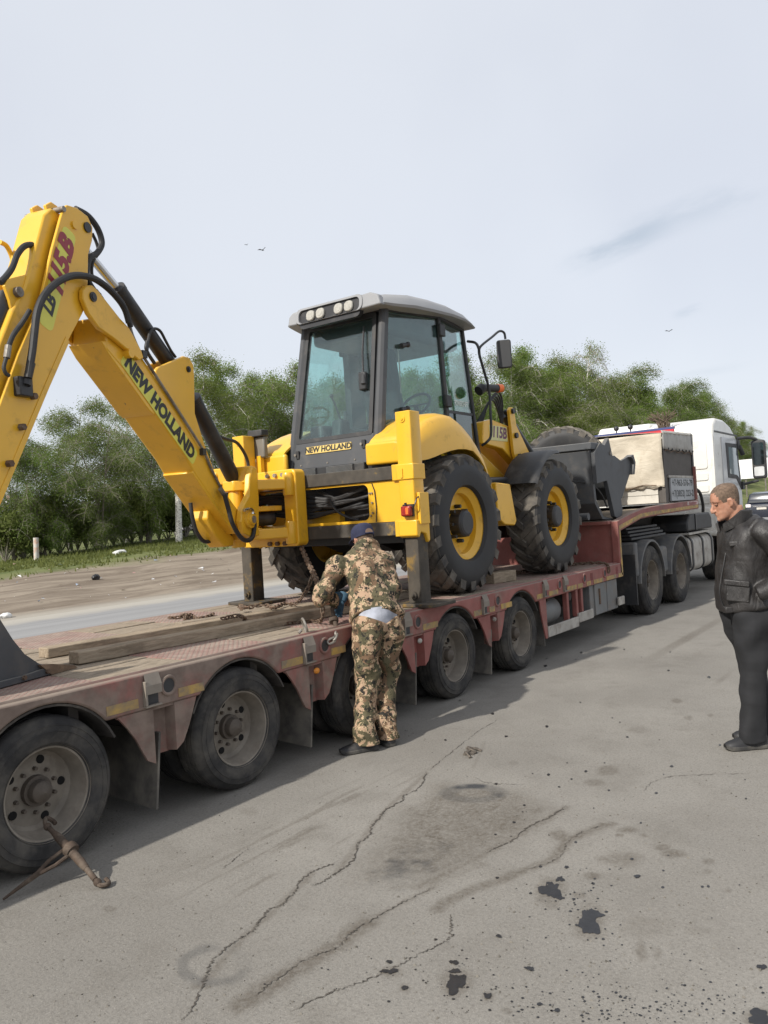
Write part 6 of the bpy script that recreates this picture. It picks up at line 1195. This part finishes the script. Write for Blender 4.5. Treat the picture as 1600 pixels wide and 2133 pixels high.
# ================================================================== people
M_skin, t, b = newmat('skin'); N = NT(t); v = N.vec(); c = N.mix(N.ramp(N.noise(14, 5, .6, v), .3, .7), (.34, .165, .105), (.46, .245, .165)); N.set(b.inputs['Base Color'], c); b.inputs['Roughness'].default_value = .55; b.inputs['Subsurface Weight'].default_value = .12; b.inputs['Subsurface Radius'].default_value = (.02, .008, .004); N.bump(N.noise(120, 3, .6, v), .15, .002, b)
M_hair = paint('cropped_hair', (.135, .092, .064), .9, var=.4, vscale=60, bump=.6, bscale=220)
def ring(c, wd, tg, hw, hd, n=28, e=2.3, wob=0.0, seed=0):
    c = Vector(c); wd = (wd-tg*wd.dot(tg)).normalized(); dd = tg.cross(wd).normalized(); o = []
    for k in range(n):
        a = 2*math.pi*k/n; x = math.copysign(abs(math.cos(a))**(2/e), math.cos(a)); y = math.copysign(abs(math.sin(a))**(2/e), math.sin(a)); p = c+wd*hw*x+dd*hd*y
        if wob: p += (wd*x+dd*y)*wob*mnoise.noise(p*9+V(seed, 0, 0))
        o.append(p)
    return o
def limb(mb, st, wd, k=5, n=28, wob=0.0, fold=0.0, seed=0, e=2.3):
    """tapering limb or torso through stations (centre, half width, half depth); folds run round it"""
    C = spline([s[0] for s in st], k); W_ = [q.x for q in spline([V(s[1], s[2], 0) for s in st], k)]; D_ = [q.y for q in spline([V(s[1], s[2], 0) for s in st], k)]; R = []
    for i, c in enumerate(C):
        tg = (C[min(i+1, len(C)-1)]-C[max(i-1, 0)]).normalized(); f = 1+fold*mnoise.noise(V(i*.9, seed, 0))
        w2 = wd if abs(tg.dot(wd)) < .9 else tg.orthogonal()
        R.append(ring(c, w2, tg, W_[i]*f, D_[i]*f, n, e, wob, seed))
    mb.loft(R)
def remesh(o, vox, smooth_it=4):
    r_ = o.modifiers.new('union', 'REMESH'); r_.mode = 'VOXEL'; r_.voxel_size = vox; r_.use_smooth_shade = True
    if smooth_it: s = o.modifiers.new('smooth', 'SMOOTH'); s.iterations = smooth_it; s.factor = .5
    return o
HEAD = [(0, .070, -.005, .022), (.008, .083, -.02, .036), (.022, .089, -.035, .047), (.045, .087, -.062, .057), (.058, .089, -.070, .061), (.070, .086, -.078, .064), (.095, .084, -.087, .068), (.118, .079, -.094, .071), (.130, .086, -.097, .073), (.138, .091, -.098, .074), (.160, .088, -.101, .0765), (.185, .078, -.099, .074), (.205, .062, -.091, .066), (.222, .040, -.070, .050), (.232, .015, -.042, .028), (.236, -.008, -.018, .006)]
def head_rings(grow=0.0, n=36):
    P = spline([V(a, b_, c_) for _, a, b_, c_ in HEAD], 3); Zs = [q.x for q in spline([V(h[0], 0, 0) for h in HEAD], 3)]; R = []
    for z, q in zip(Zs, P):
        cx = (q.x+q.y)/2; hx_ = (q.x-q.y)/2+grow; w = q.z+grow; R.append([V(cx+hx_*math.copysign(abs(math.cos(2*math.pi*k/n))**.92, math.cos(2*math.pi*k/n)), w*math.copysign(abs(math.sin(2*math.pi*k/n))**.92, math.sin(2*math.pi*k/n)), z+grow*(z > .15)) for k in range(n)])
    return R
def head_mb(Mx):
    """skull, face, nose, lips, brow and ears as closed shapes to be fused"""
    mb = MB(); mb.loft([[Mx @ p for p in r_] for r_ in head_rings()])
    T = lambda *a: Mx @ V(*a)
    mb.tube([T(.080, 0, .134), T(.092, 0, .112), T(.108, 0, .086), T(.110, 0, .077), T(.094, 0, .070), T(.080, 0, .068)], [.008, .0095, .0125, .0125, .010, .006], 10)
    for s in (-1, 1):
        mb.ball(T(.097, .0105*s, .077), .0085, 8, 6)
        mb.tube([T(.084, .010*s, .134), T(.085, .030*s, .138), T(.072, .050*s, .134)], [.005, .006, .004], 8)
        mb.tube([T(.0, .071*s, .075), T(-.006, .080*s, .088), T(-.014, .085*s, .110), T(-.008, .083*s, .128), T(.004, .076*s, .130), T(.006, .072*s, .11)], [.006, .008, .008, .007, .006, .005], 8)
        mb.ball(T(-.004, .074*s, .100), .016, 10, 6, (.8, .5, 1.5)); mb.ball(T(.056, .036*s, .090), .018, 10, 6, (.9, .9, .8))
    mb.tube([T(.078, -.022, .0500), T(.089, -.012, .0525), T(.0915, 0, .0525), T(.089, .012, .0525), T(.078, .022, .0500)], [.003, .0045, .005, .0045, .003], 8); mb.tube([T(.078, -.020, .0430), T(.088, -.010, .0425), T(.090, 0, .0420), T(.088, .010, .0425), T(.078, .020, .0430)], [.003, .005, .0055, .005, .003], 8)
    mb.ball(T(.078, 0, .016), .018, 10, 6)
    return mb
def face_parts(Mx, par):
    T = lambda *a: Mx @ V(*a)
    for s in (-1, 1):
        obj('eye', MB().ball(T(.0745, .031*s, .1185), .0105, 10, 8), paint('eye', (.20, .115, .085), .5) if 'eye' not in bpy.data.materials else bpy.data.materials['eye'], par); obj('iris', MB().ball(T(.0815, .032*s, .1180), .0030, 8, 6), M_hair, par)
        obj('eyelid', MB().tube([T(.080, .018*s, .1225), T(.0855, .031*s, .1255), T(.076, .046*s, .1215)], .0035, 6), M_skin, par); obj('eyebrow', MB().tube([T(.091, .014*s, .1405), T(.089, .032*s, .1445), T(.075, .052*s, .1385)], [.0008, .0013, .0006], 6), M_hair, par)
    obj('mouth_line', MB().tube([T(.080, -.022, .0470), T(.0915, -.008, .0476), T(.0915, .008, .0476), T(.080, .022, .0470)], .0013, 5), paint('mouth', (.12, .04, .035), .6) if 'mouth' not in bpy.data.materials else bpy.data.materials['mouth'], par)
def hair_mb(Mx, line, grow=.0016):
    R = head_rings(grow); mb = MB(); n = len(R[0]); V_ = [Mx @ p for r_ in R for p in r_]; F = []
    for i in range(len(R)-1):
        for k in range(n):
            a = abs(math.degrees(2*math.pi*(k+.5)/n)); a = min(a, 360-a); z = (R[i][k].z+R[i+1][k].z)/2
            if z > line(a)+.009*mnoise.noise(V(k*.9, i*.7, 2.0)): F.append((i*n+k, i*n+(k+1) % n, (i+1)*n+(k+1) % n, (i+1)*n+k))
    F.append(tuple((len(R)-1)*n+k for k in range(n))); used = sorted({i for f in F for i in f}); mp = {u: j for j, u in enumerate(used)}; mb.add([V_[u] for u in used], [tuple(mp[i] for i in f) for f in F]); return mb
def hand_mb(mb, wrist, fdir, palm_n, size=1.0, curl=.5, thumb=1):
    """palm and five curled fingers of unequal length; the thumb leaves the side of the palm"""
    f = Vector(fdir).normalized(); n = Vector(palm_n); n = (n-f*n.dot(f)).normalized(); s = f.cross(n); w = Vector(wrist)
    limb(mb, [(w, .028, .020), (w+f*.035*size, .036, .017), (w+f*.075*size, .042, .015), (w+f*.095*size, .040, .013)], s, 3, 14)
    for i, (o, L) in enumerate(((-.031, .070), (-.010, .080), (.011, .074), (.031, .058))):
        p = w+f*.088*size+s*o*size; P = [p-f*.02]; d = f.copy(); seg = L/3
        for k in range(4): P.append(P[-1]+d*seg*size); d = (Matrix.Rotation(curl*(.9 if k else .6), 3, s) @ d)
        mb.tube(P, [.0098, .0096, .009, .0085, .007], 8)
    p = w+f*.028*size-s*.030*size*thumb; P = [p+s*.01*thumb, p-s*.022*thumb+f*.022+n*.008, p-s*.030*thumb+f*.050+n*.022, p-s*.022*thumb+f*.072+n*.034]; mb.tube(P, [.012, .0115, .010, .008], 8)
def shoe(mb, sole, p, f, L=.28, w=.052, h=.085):
    f = Vector(f).normalized(); s = V(-f.y, f.x, 0); p = Vector(p); R = []; R2 = []
    for t_, ww, hh in ((0, .55, .80), (.05, .80, .95), (.2, .88, 1.0), (.38, .86, .95), (.55, .95, .72), (.75, 1.0, .52), (.9, .86, .40), (1.0, .45, .26)):
        c = p+f*(t_-.28)*L; R.append([c+s*(w*ww*math.cos(a))+V(0, 0, .022+max(0, math.sin(a))*h*hh) for a in [2*math.pi*k/16 for k in range(16)]]); R2.append([c+s*(w*ww*1.06*x)+V(0, 0, z+(.012 if t_ > .95 else 0)) for x, z in ((-1, .003), (1, .003), (1.03, .018), (1, .030), (-1, .030), (-1.03, .018))])
    mb.loft(R); sole.loft(R2)
# ---------------------------------------------------------------- man in the leather jacket
P0 = hz(1550, 1560); mf = V(-.58, .81, 0).normalized(); ml = V(-.81, -.58, 0).normalized()
MM = lambda a, l, z: P0+mf*(a-.055*min(1.0, max(0.0, z-.1)/.9))+ml*l+V(0, 0, z)
PM = thing('person', 'standing man with cropped hair in black leather jacket and dark trousers looking down', 'person', P0)
hd = Matrix.Translation(MM(-.005, -.10, 1.548)) @ Matrix((mf, ml, V(0, 0, 1))).transposed().to_4x4() @ Matrix.Rotation(R_(17), 4, 'Y') @ Matrix.Rotation(R_(-2), 4, 'Z') @ Matrix.Scale(1.0, 4)
bm_ = head_mb(hd); LM = -.10
limb(bm_, [(MM(-.085, LM, 1.44), .072, .068), (MM(-.055, LM, 1.50), .060, .062), (MM(-.030, LM, 1.56), .056, .064), (MM(-.018, LM, 1.62), .052, .062)], ml, 4)
limb(bm_, [(MM(-.07, LM, .92), .15, .10), (MM(-.05, LM, 1.1), .15, .12), (MM(-.08, LM, 1.3), .17, .10), (MM(-.09, LM, 1.42), .13, .07), (MM(-.085, LM, 1.47), .06, .05)], ml, 4)
for s, fx in ((1, 0.0), (-1, -.15)):
    l = LM+.095*s; limb(bm_, [(MM(-.075, l, .92), .07, .075), (MM(-.075+fx*.45, l, .56), .038, .042), (MM(-.068+fx*.75, l, .35), .040, .044), (MM(-.062+fx, l, .09), .034, .038), (MM(-.05+fx, l, .05), .036, .05)], ml, 3, 16)
    sh = MM(-.12, LM+.20*s, 1.44); el = MM(-.27, LM+.26*s, 1.19); wr = MM(-.08, LM+.17*s, 1.06); limb(bm_, [(sh, .05, .05), (el, .04, .04), (wr, .028, .026)], ml, 4, 14); hand_mb(bm_, wr, mf*.75+V(0, 0, -.55), -ml*s, 1.0, .35, 1 if s > 0 else -1)
BD = remesh(obj('body', bm_, M_skin, PM), .0050, 4); face_parts(hd, BD)
obj('hair', hair_mb(hd, lambda a: .200 if a < 28 else (.200-.070*(a-28)/34 if a < 62 else (.118 if a < 84 else (.135 if a < 105 else .120-.075*min(1, (a-105)/45))))), M_hair, PM, smooth=60)
M_lea, t, b = newmat('black_leather'); N = NT(t); v = N.vec('Object', (1, 1, .55)); nz_ = N.noise(6.5, 6, .6, v, .8); c = N.mix(N.ramp(nz_, .3, .75), (.012, .0108, .0105), (.030, .027, .026)); N.set(b.inputs['Base Color'], c); N.set(b.inputs['Roughness'], N.ramp(N.noise(30, 5, .6, v), .3, .7, .42, .62)); b.inputs['Specular IOR Level'].default_value = .6
n1 = N.bump(nz_, .5, .03, None); n2 = N.bump(N.noise(16, 6, .65, v, 1.2), .5, .012, None, n1); N.bump(N.noise(160, 3, .6, v), .2, .002, b, n2)
jb = MB(); limb(jb, [(MM(-.070, LM, .925), .195, .165), (MM(-.065, LM, .955), .205, .178), (MM(-.052, LM, 1.03), .195, .176), (MM(-.054, LM, 1.13), .192, .168), (MM(-.068, LM, 1.25), .198, .157), (MM(-.075, LM, 1.36), .215, .155), (MM(-.088, LM, 1.455), .200, .140), (MM(-.092, LM, 1.51), .135, .110), (MM(-.085, LM, 1.545), .085, .085)], ml, 6, 44, .020, .02, 3)
for s in (1, -1): limb(jb, [(MM(-.10, LM+.14*s, 1.475), .07, .07), (MM(-.125, LM+.205*s, 1.445), .086, .082), (MM(-.19, LM+.25*s, 1.33), .078, .075), (MM(-.255, LM+.275*s, 1.21), .072, .070), (MM(-.215, LM+.270*s, 1.13), .068, .066), (MM(-.125, LM+.245*s, 1.075), .064, .060), (MM(-.055, LM+.215*s, 1.045), .056, .050)], ml, 6, 26, .018, .05, 7+s)
JK = remesh(obj('jacket', jb, M_lea, PM), .0085, 2)
cb = MB(); R = []
for i in range(25):
    a = R_(-152+304*i/24); rr = .094; c0 = MM(-.078-rr*math.cos(a)*1.05, LM+rr*math.sin(a)*1.05, 0); dn = max(0, math.cos(math.pi-a)) if False else max(0, -math.cos(a)); z0 = 1.505-.06*dn; z1 = 1.590-.095*dn; o_ = (c0-MM(-.070, LM, 0)).normalized(); R.append([c0+V(0, 0, z0)+o_*.012, c0+V(0, 0, z1)+o_*.020, c0+V(0, 0, z1+.006)+o_*.006, c0+V(0, 0, z0)-o_*.004])
cb.loft(R); obj('collar', cb, M_lea, JK, smooth=50)
tb = MB(); limb(tb, [(MM(-.055, LM, 1.40), .12, .11), (MM(-.05, LM, 1.47), .100, .095), (MM(-.05, LM, 1.535), .072, .074)], ml, 4, 24); obj('shirt', tb, paint('navy_shirt', (.012, .014, .035), .85), PM, smooth=60)
def patch(a, l, z, ha, hz_, nm, mt, ang=0.0, out=.02, par=None):
    q = MM(a, l, z); nn = (ml*.85+mf*.5).normalized(); u = V(0, 0, 1).cross(nn); u = Matrix.Rotation(ang, 3, nn) @ u; w_ = nn.cross(u); return obj(nm, MB().obox(q, (u, w_, nn), (ha, hz_, out)), mt, par or JK, bevel=.008)
patch(.030, LM+.158, 1.375, .056, .018, 'pocket_flap', M_lea, .03, .014); patch(.060, LM+.170, 1.115, .080, .020, 'pocket_flap', M_lea, -.12, .014); patch(.055, LM+.165, 1.045, .074, .055, 'side_pocket', M_lea, -.10, .012)
obj('zip', MB().tube(spline([MM(.045, LM+.05, 1.44), MM(.082, LM+.07, 1.30), MM(.122, LM+.07, 1.14), MM(.138, LM+.07, 1.03), MM(.105, LM+.07, .935)], 6), .0035, 6), M_blk, JK); obj('hem_tab', MB().obox(MM(.075, LM+.10, .935), (mf, ml, (0, 0, 1)), (.05, .03, .022)), M_lea, JK, bevel=.008)
M_trou = paint('dark_trousers', (.0125, .013, .015), .85, var=.25, vscale=6, bump=.5, bscale=14)
tb = MB()
for s, fx in ((1, 0.0), (-1, -.15)):
    l = LM+.090*s; limb(tb, [(MM(-.075, LM+.05*s, .97), .12, .135), (MM(-.075, l, .88), .112, .140), (MM(-.070+fx*.2, l, .75), .098, .118), (MM(-.075+fx*.45, l, .56), .080, .090), (MM(-.072+fx*.7, l+.005, .38), .076, .082), (MM(-.066+fx*.9, l+.008, .20), .074, .080), (MM(-.064+fx, l+.010, .085), .074, .084), (MM(-.064+fx, l+.010, .045), .078, .090)], ml, 8, 26, .022, .022, 21+s)
remesh(obj('trousers', tb, M_trou, PM), .009, 2)
M_shoe = paint('black_shoe', (.016, .016, .018), .6, var=.2, dirt=(.10, .09, .08), damt=.25); M_sole = paint('shoe_sole', (.035, .034, .033), .8, var=.2, dirt=(.13, .12, .10), damt=.4)
for s, fx in ((1, 0.0), (-1, -.15)):
    u_, so_ = MB(), MB(); shoe(u_, so_, MM(-.075+fx, LM+.10*s, 0), mf+ml*.05*s, .285, .050, .095); so2 = obj('shoe', u_, M_shoe, PM, smooth=60); obj('sole', so_, M_sole, so2, bevel=.004)
# ---------------------------------------------------------------- man in camouflage bending over the deck
Q0 = V(4.80, 3.64, 0); cf = V(.62, .78, 0).normalized(); cl_ = V(-.78, .62, 0).normalized()
PC = thing('person', 'man in camouflage suit and navy cap bending over the deck to fasten a chain', 'person', Q0)
mc, t, b = newmat('camouflage'); N = NT(t); tcn = N.n('ShaderNodeTexCoord'); sn = N.n('ShaderNodeVectorMath', operation='SNAP'); t.links.new(tcn.outputs['Object'], sn.inputs[0]); sn.inputs[1].default_value = (.0055, .0055, .0055); vs = sn.outputs[0]
def off(d): a_ = N.n('ShaderNodeVectorMath', operation='ADD'); t.links.new(vs, a_.inputs[0]); a_.inputs[1].default_value = d; return a_.outputs[0]
c = N.mix(N.ramp(N.noise(5, 2, .5, off((3, 1, 2))), .5, .52), (.105, .092, .055), (.165, .105, .065)); nA = N.noise(10, 3, .65, off((7, 5, 1)), .4); c = N.mix(N.ramp(nA, .535, .545), c, (.37, .25, .168)); c = N.mix(N.math('MULTIPLY', N.ramp(nA, .515, .52), N.ramp(nA, .545, .54)), c, (.45, .345, .215)); c = N.mix(N.ramp(N.noise(18, 3, .7, off((1, 9, 4)), .3), .565, .575), c, (.028, .026, .022)); c = N.mix(N.ramp(N.noise(21, 3, .7, off((4, 2, 8)), .3), .57, .58), c, (.070, .066, .038))
N.set(b.inputs['Base Color'], c); b.inputs['Roughness'].default_value = .9; b.inputs['Specular IOR Level'].default_value = .2; v = N.vec(); n1 = N.bump(N.noise(9, 5, .6, v, .6), .6, .02, None); N.bump(N.noise(26, 4, .6, v), .3, .006, b, n1); M_camo = mc
hipc = V(4.975, 3.66, .90); neck = hy(763, 1148, 3.93); headc = hy(752, 1143, 3.985)
sp = (neck-hipc).normalized(); sL = hy(706, 1178, 3.98); sR = hy(796, 1172, 3.84); eL = hy(668, 1243, 4.02); wL = hy(702, 1252, 4.06); eR = hy(768, 1232, 4.10); wR = hy(712, 1252, 4.10)
wdv = (sL-sR).normalized()
fh = (cf*.9+cl_*.30+V(0, 0, -.30)).normalized(); lh = V(0, 0, 1).cross(fh).normalized(); uh = fh.cross(lh)
Hm = Matrix((fh, lh, uh)).transposed().to_4x4(); hx0 = hy(756, 1122, 3.99); Hm = Matrix.Translation(hx0-(uh*.125)) @ Hm
bm_ = head_mb(Hm); limb(bm_, [(neck-sp*.06, .075, .07), (neck+sp*.02, .058, .06), (hx0-uh*.06, .054, .06)], lh, 4); limb(bm_, [(hipc-V(0, 0, .02), .15, .10), (hipc.lerp(neck, .4), .15, .11), (hipc.lerp(neck, .8), .17, .10), (neck-sp*.03, .07, .06)], wdv, 4)
for sh, el, wr, th in ((sL, eL, wL, 1), (sR, eR, wR, -1)): limb(bm_, [(sh, .05, .05), (el, .04, .04), (wr, .028, .027)], V(0, 0, 1), 4, 14)
fL, fR = V(4.735, 3.66, 0), V(4.935, 3.615, 0)
kL = hy(764, 1428, 3.72); kR = hy(806, 1412, 3.68)
for hp, kn, an in ((hipc+wdv*.085-V(0, 0, .02), kL, fL), (hipc-wdv*.085-V(0, 0, .02), kR, fR)): limb(bm_, [(hp, .07, .075), (kn, .05, .055), (an+V(0, 0, .08), .038, .042), (an+V(0, 0, .05), .038, .05)], wdv, 4, 14)
BC = remesh(obj('body', bm_, M_skin, PC), .006, 2); face_parts(Hm, BC); obj('hair', hair_mb(Hm, lambda a: .17 if a < 60 else (.105 if a > 95 and a < 120 else .13-.085*min(1, max(0, a-110)/50))), M_hair, PC, smooth=60)
M_glove = paint('blue_glove', (.055, .125, .19), .85, var=.25, vscale=30, bump=.4)
for wr, d, th in ((wL, V(.35, .5, -.75), 1), (wR, V(-.5, .1, -.8), -1)):
    g = MB(); hand_mb(g, wr, d, V(.3, -.9, .2) if th > 0 else V(-.5, -.7, 0), 1.05, .75, th); limb(g, [(wr-Vector(d).normalized()*.07, .040, .038), (wr, .036, .032)], cl_, 3, 14); remesh(obj('glove', g, M_glove, PC), .005, 2)
# cap
cb = MB(); R = head_rings(.011); n = len(R[0]); rows = [[Hm @ p for p in r_] for r_ in R if r_[0].z > .128]; cb.loft(rows); cap = obj('cap', cb, paint('navy_cap', (.018, .022, .055), .85, var=.2, vscale=20, bump=.3), PC, smooth=60); sc = cap.modifiers.new('t', 'SOLIDIFY'); sc.thickness = .003
br_ = MB(); A = []; B_ = []
for i in range(13):
    a = R_(-62+124*i/12); A.append(Hm @ V(.088*math.cos(a)+.003, .080*math.sin(a), .150)); B_.append(Hm @ V(.085+.085*math.cos(a*1.0)-.03*(1-math.cos(a)), .078*math.sin(a), .132-.012*math.cos(a)))
br_.loft([[A[i], B_[i], B_[i]+uh*.004, A[i]+uh*.004] for i in range(13)]); obj('cap_peak', br_, bpy.data.materials['navy_cap'], cap, smooth=40)
obj('cap_opening', MB().prism([(x, z) for x, z in arc(0, .142, .034, 0, 180, 12)], lambda a, b_, h: Hm @ V(-.111-h+.10*a*a*6, a, b_), -.002, .003), paint('cropped_head', (.20, .13, .09), .9), cap); obj('cap_strap', MB().tube([Hm @ V(-.108, -.045, .137), Hm @ V(-.118, 0, .137), Hm @ V(-.108, .045, .137)], .006, 6), bpy.data.materials['navy_cap'], cap); obj('cap_button', MB().ball(Hm @ V(-.008, 0, .250), .007, 8, 6), bpy.data.materials['navy_cap'], cap)
# jacket
jb = MB(); hb_ = hipc+V(0, 0, .07); C_ = lambda t_, o=0.0: hb_.lerp(neck, t_)-cf*o
limb(jb, [(C_(-.085, -.005), .192, .138), (C_(-.02, -.01), .200, .142), (C_(.06, .0), .200, .145), (C_(.2, .015), .200, .145), (C_(.4, .035), .200, .145), (C_(.6, .045), .210, .145), (C_(.78, .04), .205, .130), (C_(.9, .025), .165, .105), (C_(1.0, .01), .105, .085), (neck+sp*.035, .085, .078)], wdv, 8, 44, .040, .06, 5)
for sh, el, wr, q in ((sL, eL, wL, 1), (sR, eR, wR, -1)): limb(jb, [(sh-wdv*.06*q-V(0, 0, .0), .075, .075), (sh+wdv*.005*q, .086, .082), (sh.lerp(el, .5), .076, .074), (el, .070, .068), (el.lerp(wr, .55), .060, .058), (el.lerp(wr, .88), .052, .050)], cf, 8, 26, .035, .10, 11+q)
JC = remesh(obj('jacket', jb, M_camo, PC), .0085, 2)
hd_ = MB(); hd_.torus(neck+sp*.030-cf*.020, sp+cf*.25, .082, .028, 28, 12); hd_.ball(neck-cf*.075-sp*.035-wdv*.045, .085, 16, 10, (1.1, .8, .9)); remesh(obj('hood', hd_, M_camo, JC), .009, 4)
ub = MB(); limb(ub, [(hipc+V(.02, 0, .0), .182, .125), (hipc+V(.02, 0, .05), .186, .130), (hipc+V(.025, .01, .11), .183, .128)], wdv, 5, 40, .016, .02, 8); obj('undershirt', ub, paint('white_cloth', (.38, .40, .46), .85, var=.3, vscale=9, bump=1.0, bscale=14), PC, smooth=60)
tb = MB(); hL = hipc+wdv*.092; hR = hipc-wdv*.092
for hp, kn, an, q in ((hL, kL, fL, 1), (hR, kR, fR, -1)):
    a2 = an+V(.0, .0, .0); limb(tb, [(hipc+wdv*.055*q+V(0, 0, .03), .125, .132), (hp+V(0, 0, -.06), .110, .132), (hp.lerp(kn, .45), .098, .110), (kn, .087, .094), (kn.lerp(a2, .45)+V(0, 0, .02), .080, .088), (V(an.x, an.y, .16), .076, .084), (V(an.x, an.y, .075), .084, .092), (V(an.x, an.y, .050), .088, .096)], wdv, 8, 28, .032, .05, 31+q)
remesh(obj('trousers', tb, M_camo, PC), .009, 2)
for an, d in ((fL, V(-.80, .55, 0)), (fR, V(.45, .85, 0))):
    u_, so_ = MB(), MB(); shoe(u_, so_, V(an.x, an.y, 0)-d.normalized()*.01, d, .29, .052, .075); o_ = obj('shoe', u_, M_shoe, PC, smooth=60); obj('sole', so_, M_sole, o_, bevel=.004)
# ================================================================== chains and load binders
def chain(name, pts, label, pitch=.046, r=.0062, mat=M_rust, group=None, jit=.0):
    C = spline(pts, 10); d = [0]
    for i in range(1, len(C)): d.append(d[-1]+(C[i]-C[i-1]).length)
    def at_(s):
        for i in range(1, len(C)):
            if d[i] >= s: return C[i-1].lerp(C[i], (s-d[i-1])/max(1e-6, d[i]-d[i-1]))
        return C[-1]
    mb = MB(); n = int(d[-1]/pitch); rr = random.Random(n)
    for k in range(n):
        p0, p1 = at_(k*pitch), at_((k+1)*pitch); tg = (p1-p0).normalized(); c = (p0+p1)/2; up = V(0, 0, 1) if abs(tg.z) < .9 else V(1, 0, 0); s = tg.cross(up).normalized(); w = s if k % 2 == 0 else tg.cross(s).normalized(); w = Matrix.Rotation(.5+rr.uniform(-.3, .3), 3, tg) @ w
        L = pitch*.5+r*.9; hw = pitch*.30; P = []
        for q in range(12):
            a = 2*math.pi*q/12; P.append(c+tg*(L-hw+hw*abs(math.cos(a)))*(1 if math.cos(a) > 0 else -1)*(1 if abs(math.cos(a)) > .1 else 0)+w*hw*math.sin(a))
        mb.tube(P, r, 6, closed=True)
    return tag(obj(name, mb, mat, loc=C[0], smooth=60), label, 'chain', group)
h9 = lambda x, y, z=.905: hz(x, y, z)
chain('chain', [h9(462, 1289, 1.005), h9(490, 1283, 1.005), h9(504, 1284, 1.005), h9(514, 1294, .95), h9(530, 1301, .912), h9(560, 1302), h9(595, 1299), h9(640, 1294), h9(664, 1295), hy(671, 1288, 4.08), hy(672, 1272, 4.08), hy(673, 1262, 4.07)], 'rusty chain lying over the near timber up to the camouflaged man’s hand')
chain('chain', [hy(628, 1140, 5.3), hy(640, 1168, 5.0), hy(652, 1192, 4.75), hy(662, 1215, 4.5), hy(672, 1240, 4.3)], 'taut heavy chain running down from the loader frame to the man’s hands', .060, .0095)
chain('chain', [hy(650, 1198, 4.72), hy(646, 1215, 4.72), hy(640, 1228, 4.7), hy(630, 1243, 4.75), h9(615, 1258, .985), h9(595, 1257, .985), h9(570, 1266, .985), h9(560, 1262, .985), h9(540, 1261, .99), h9(515, 1266, .985), h9(500, 1262, .985), h9(505, 1270, .975)], 'slack rusty chain looping from the taut chain down across the deck timbers')
chain('chain', [h9(352, 1286), h9(372, 1286), h9(385, 1280), h9(395, 1286), h9(383, 1290), h9(392, 1280, .93), h9(402, 1284), h9(412, 1288), h9(432, 1284), h9(442, 1279), h9(446, 1282)], 'small heap of rusty chain with hook on the far side of the deck')
tag(obj('lashing_hook', MB().torus(V(4.50, Y0+.10, DZ+.055), (.75, -.6, .25), .055, .009, 22, 8).tube([V(4.44, Y0+.11, DZ+.01), V(4.46, Y0+.10, DZ+.03)], .012, 8), M_steel, loc=V(4.5, Y0+.1, DZ)), 'grey steel lashing ring standing up from the deck edge beside the man', 'ring')
M_tool = paint('tool_rust', (.085, .060, .044), .8, metal=.3, var=.35, vscale=20, dirt=(.17, .14, .11), damt=.35, dscale=15)
def binder(name, label, top, mid, tip, handle, s=1.0):
    o = thing(name, label, 'load binder', tip); d = (mid-top).normalized(); d2 = (tip-mid).normalized()
    obj('screw_barrel', MB().tube([mid-d*.14*s, mid-d*.10*s, mid+d2*.10*s, mid+d2*.15*s], [.014*s, .021*s, .022*s, .016*s], 14), M_tool, o)
    obj('ratchet_gear', MB().lathe([(.0, -.022), (.034, -.020), (.038, -.010), (.038, .010), (.034, .020), (.0, .022)], mid, d, 20), M_tool, o)
    obj('screw', MB().cyl(mid-d*.12*s, top+d*.02, .013*s, n=12), M_tool, o); obj('screw', MB().cyl(mid+d2*.12*s, tip-d2*.02, .014*s, n=12), M_tool, o)
    for p, e in ((top, -d), (tip, d2)): obj('hook', MB().tube(spline([p-e*.02, p+e*.02, p+e*.045+V(.022, 0, .01), p+e*.03+V(.045, 0, .0), p-e*.0+V(.045, 0, 0)], 5), .011, 8).ball(p, .020, 10, 6), M_tool, o)
    if handle is not None:
        hv = (handle-mid).normalized(); L = (handle-mid).length; sd_ = hv.cross(d).normalized()
        for w in (-1, 1): obj('handle_fork', MB().tube([mid+sd_*.0+d*.022*w, mid+hv*.10+d*.022*w, mid+hv*.17+d*.006*w], .010, 8), M_tool, o)
        obj('handle', MB().tube([mid+hv*.14, mid+hv*L*.6, handle], [.016, .014, .006], 8, sx=.6), M_tool, o)
    return o
binder('load_binder', 'rusty ratchet load binder leaning against the rearmost trailer wheel on the ground', hy(99, 1722, 3.875), hy(147, 1769, 3.70), hz(203, 1838, .03), hz(6, 1874, .012))
tp_ = hy(693, 1268, 4.03); binder('load_binder', 'ratchet load binder held upright by the camouflaged man at the rail', tp_, hy(695, 1292, 3.98), hy(702, 1312, 3.92), None, .8)
chain('chain', [hy(702, 1312, 3.92), hy(700, 1322, 3.86), hy(696, 1332, 3.845), hy(688, 1338, 3.85), hy(680, 1336, 3.87)], 'short heavy chain hooked from the upright binder into the rail hole', .055, .009, M_steel)
chain('chain', [V(8.2, 4.9, .93), V(9.2, 4.5, .93), V(10.3, 4.35, .92), V(10.45, 4.0, .93), V(10.42, 3.86, .90), V(10.42, 3.85, .80)], 'rusty chain lying across the deck front and hooked over the rail', .055, .009)
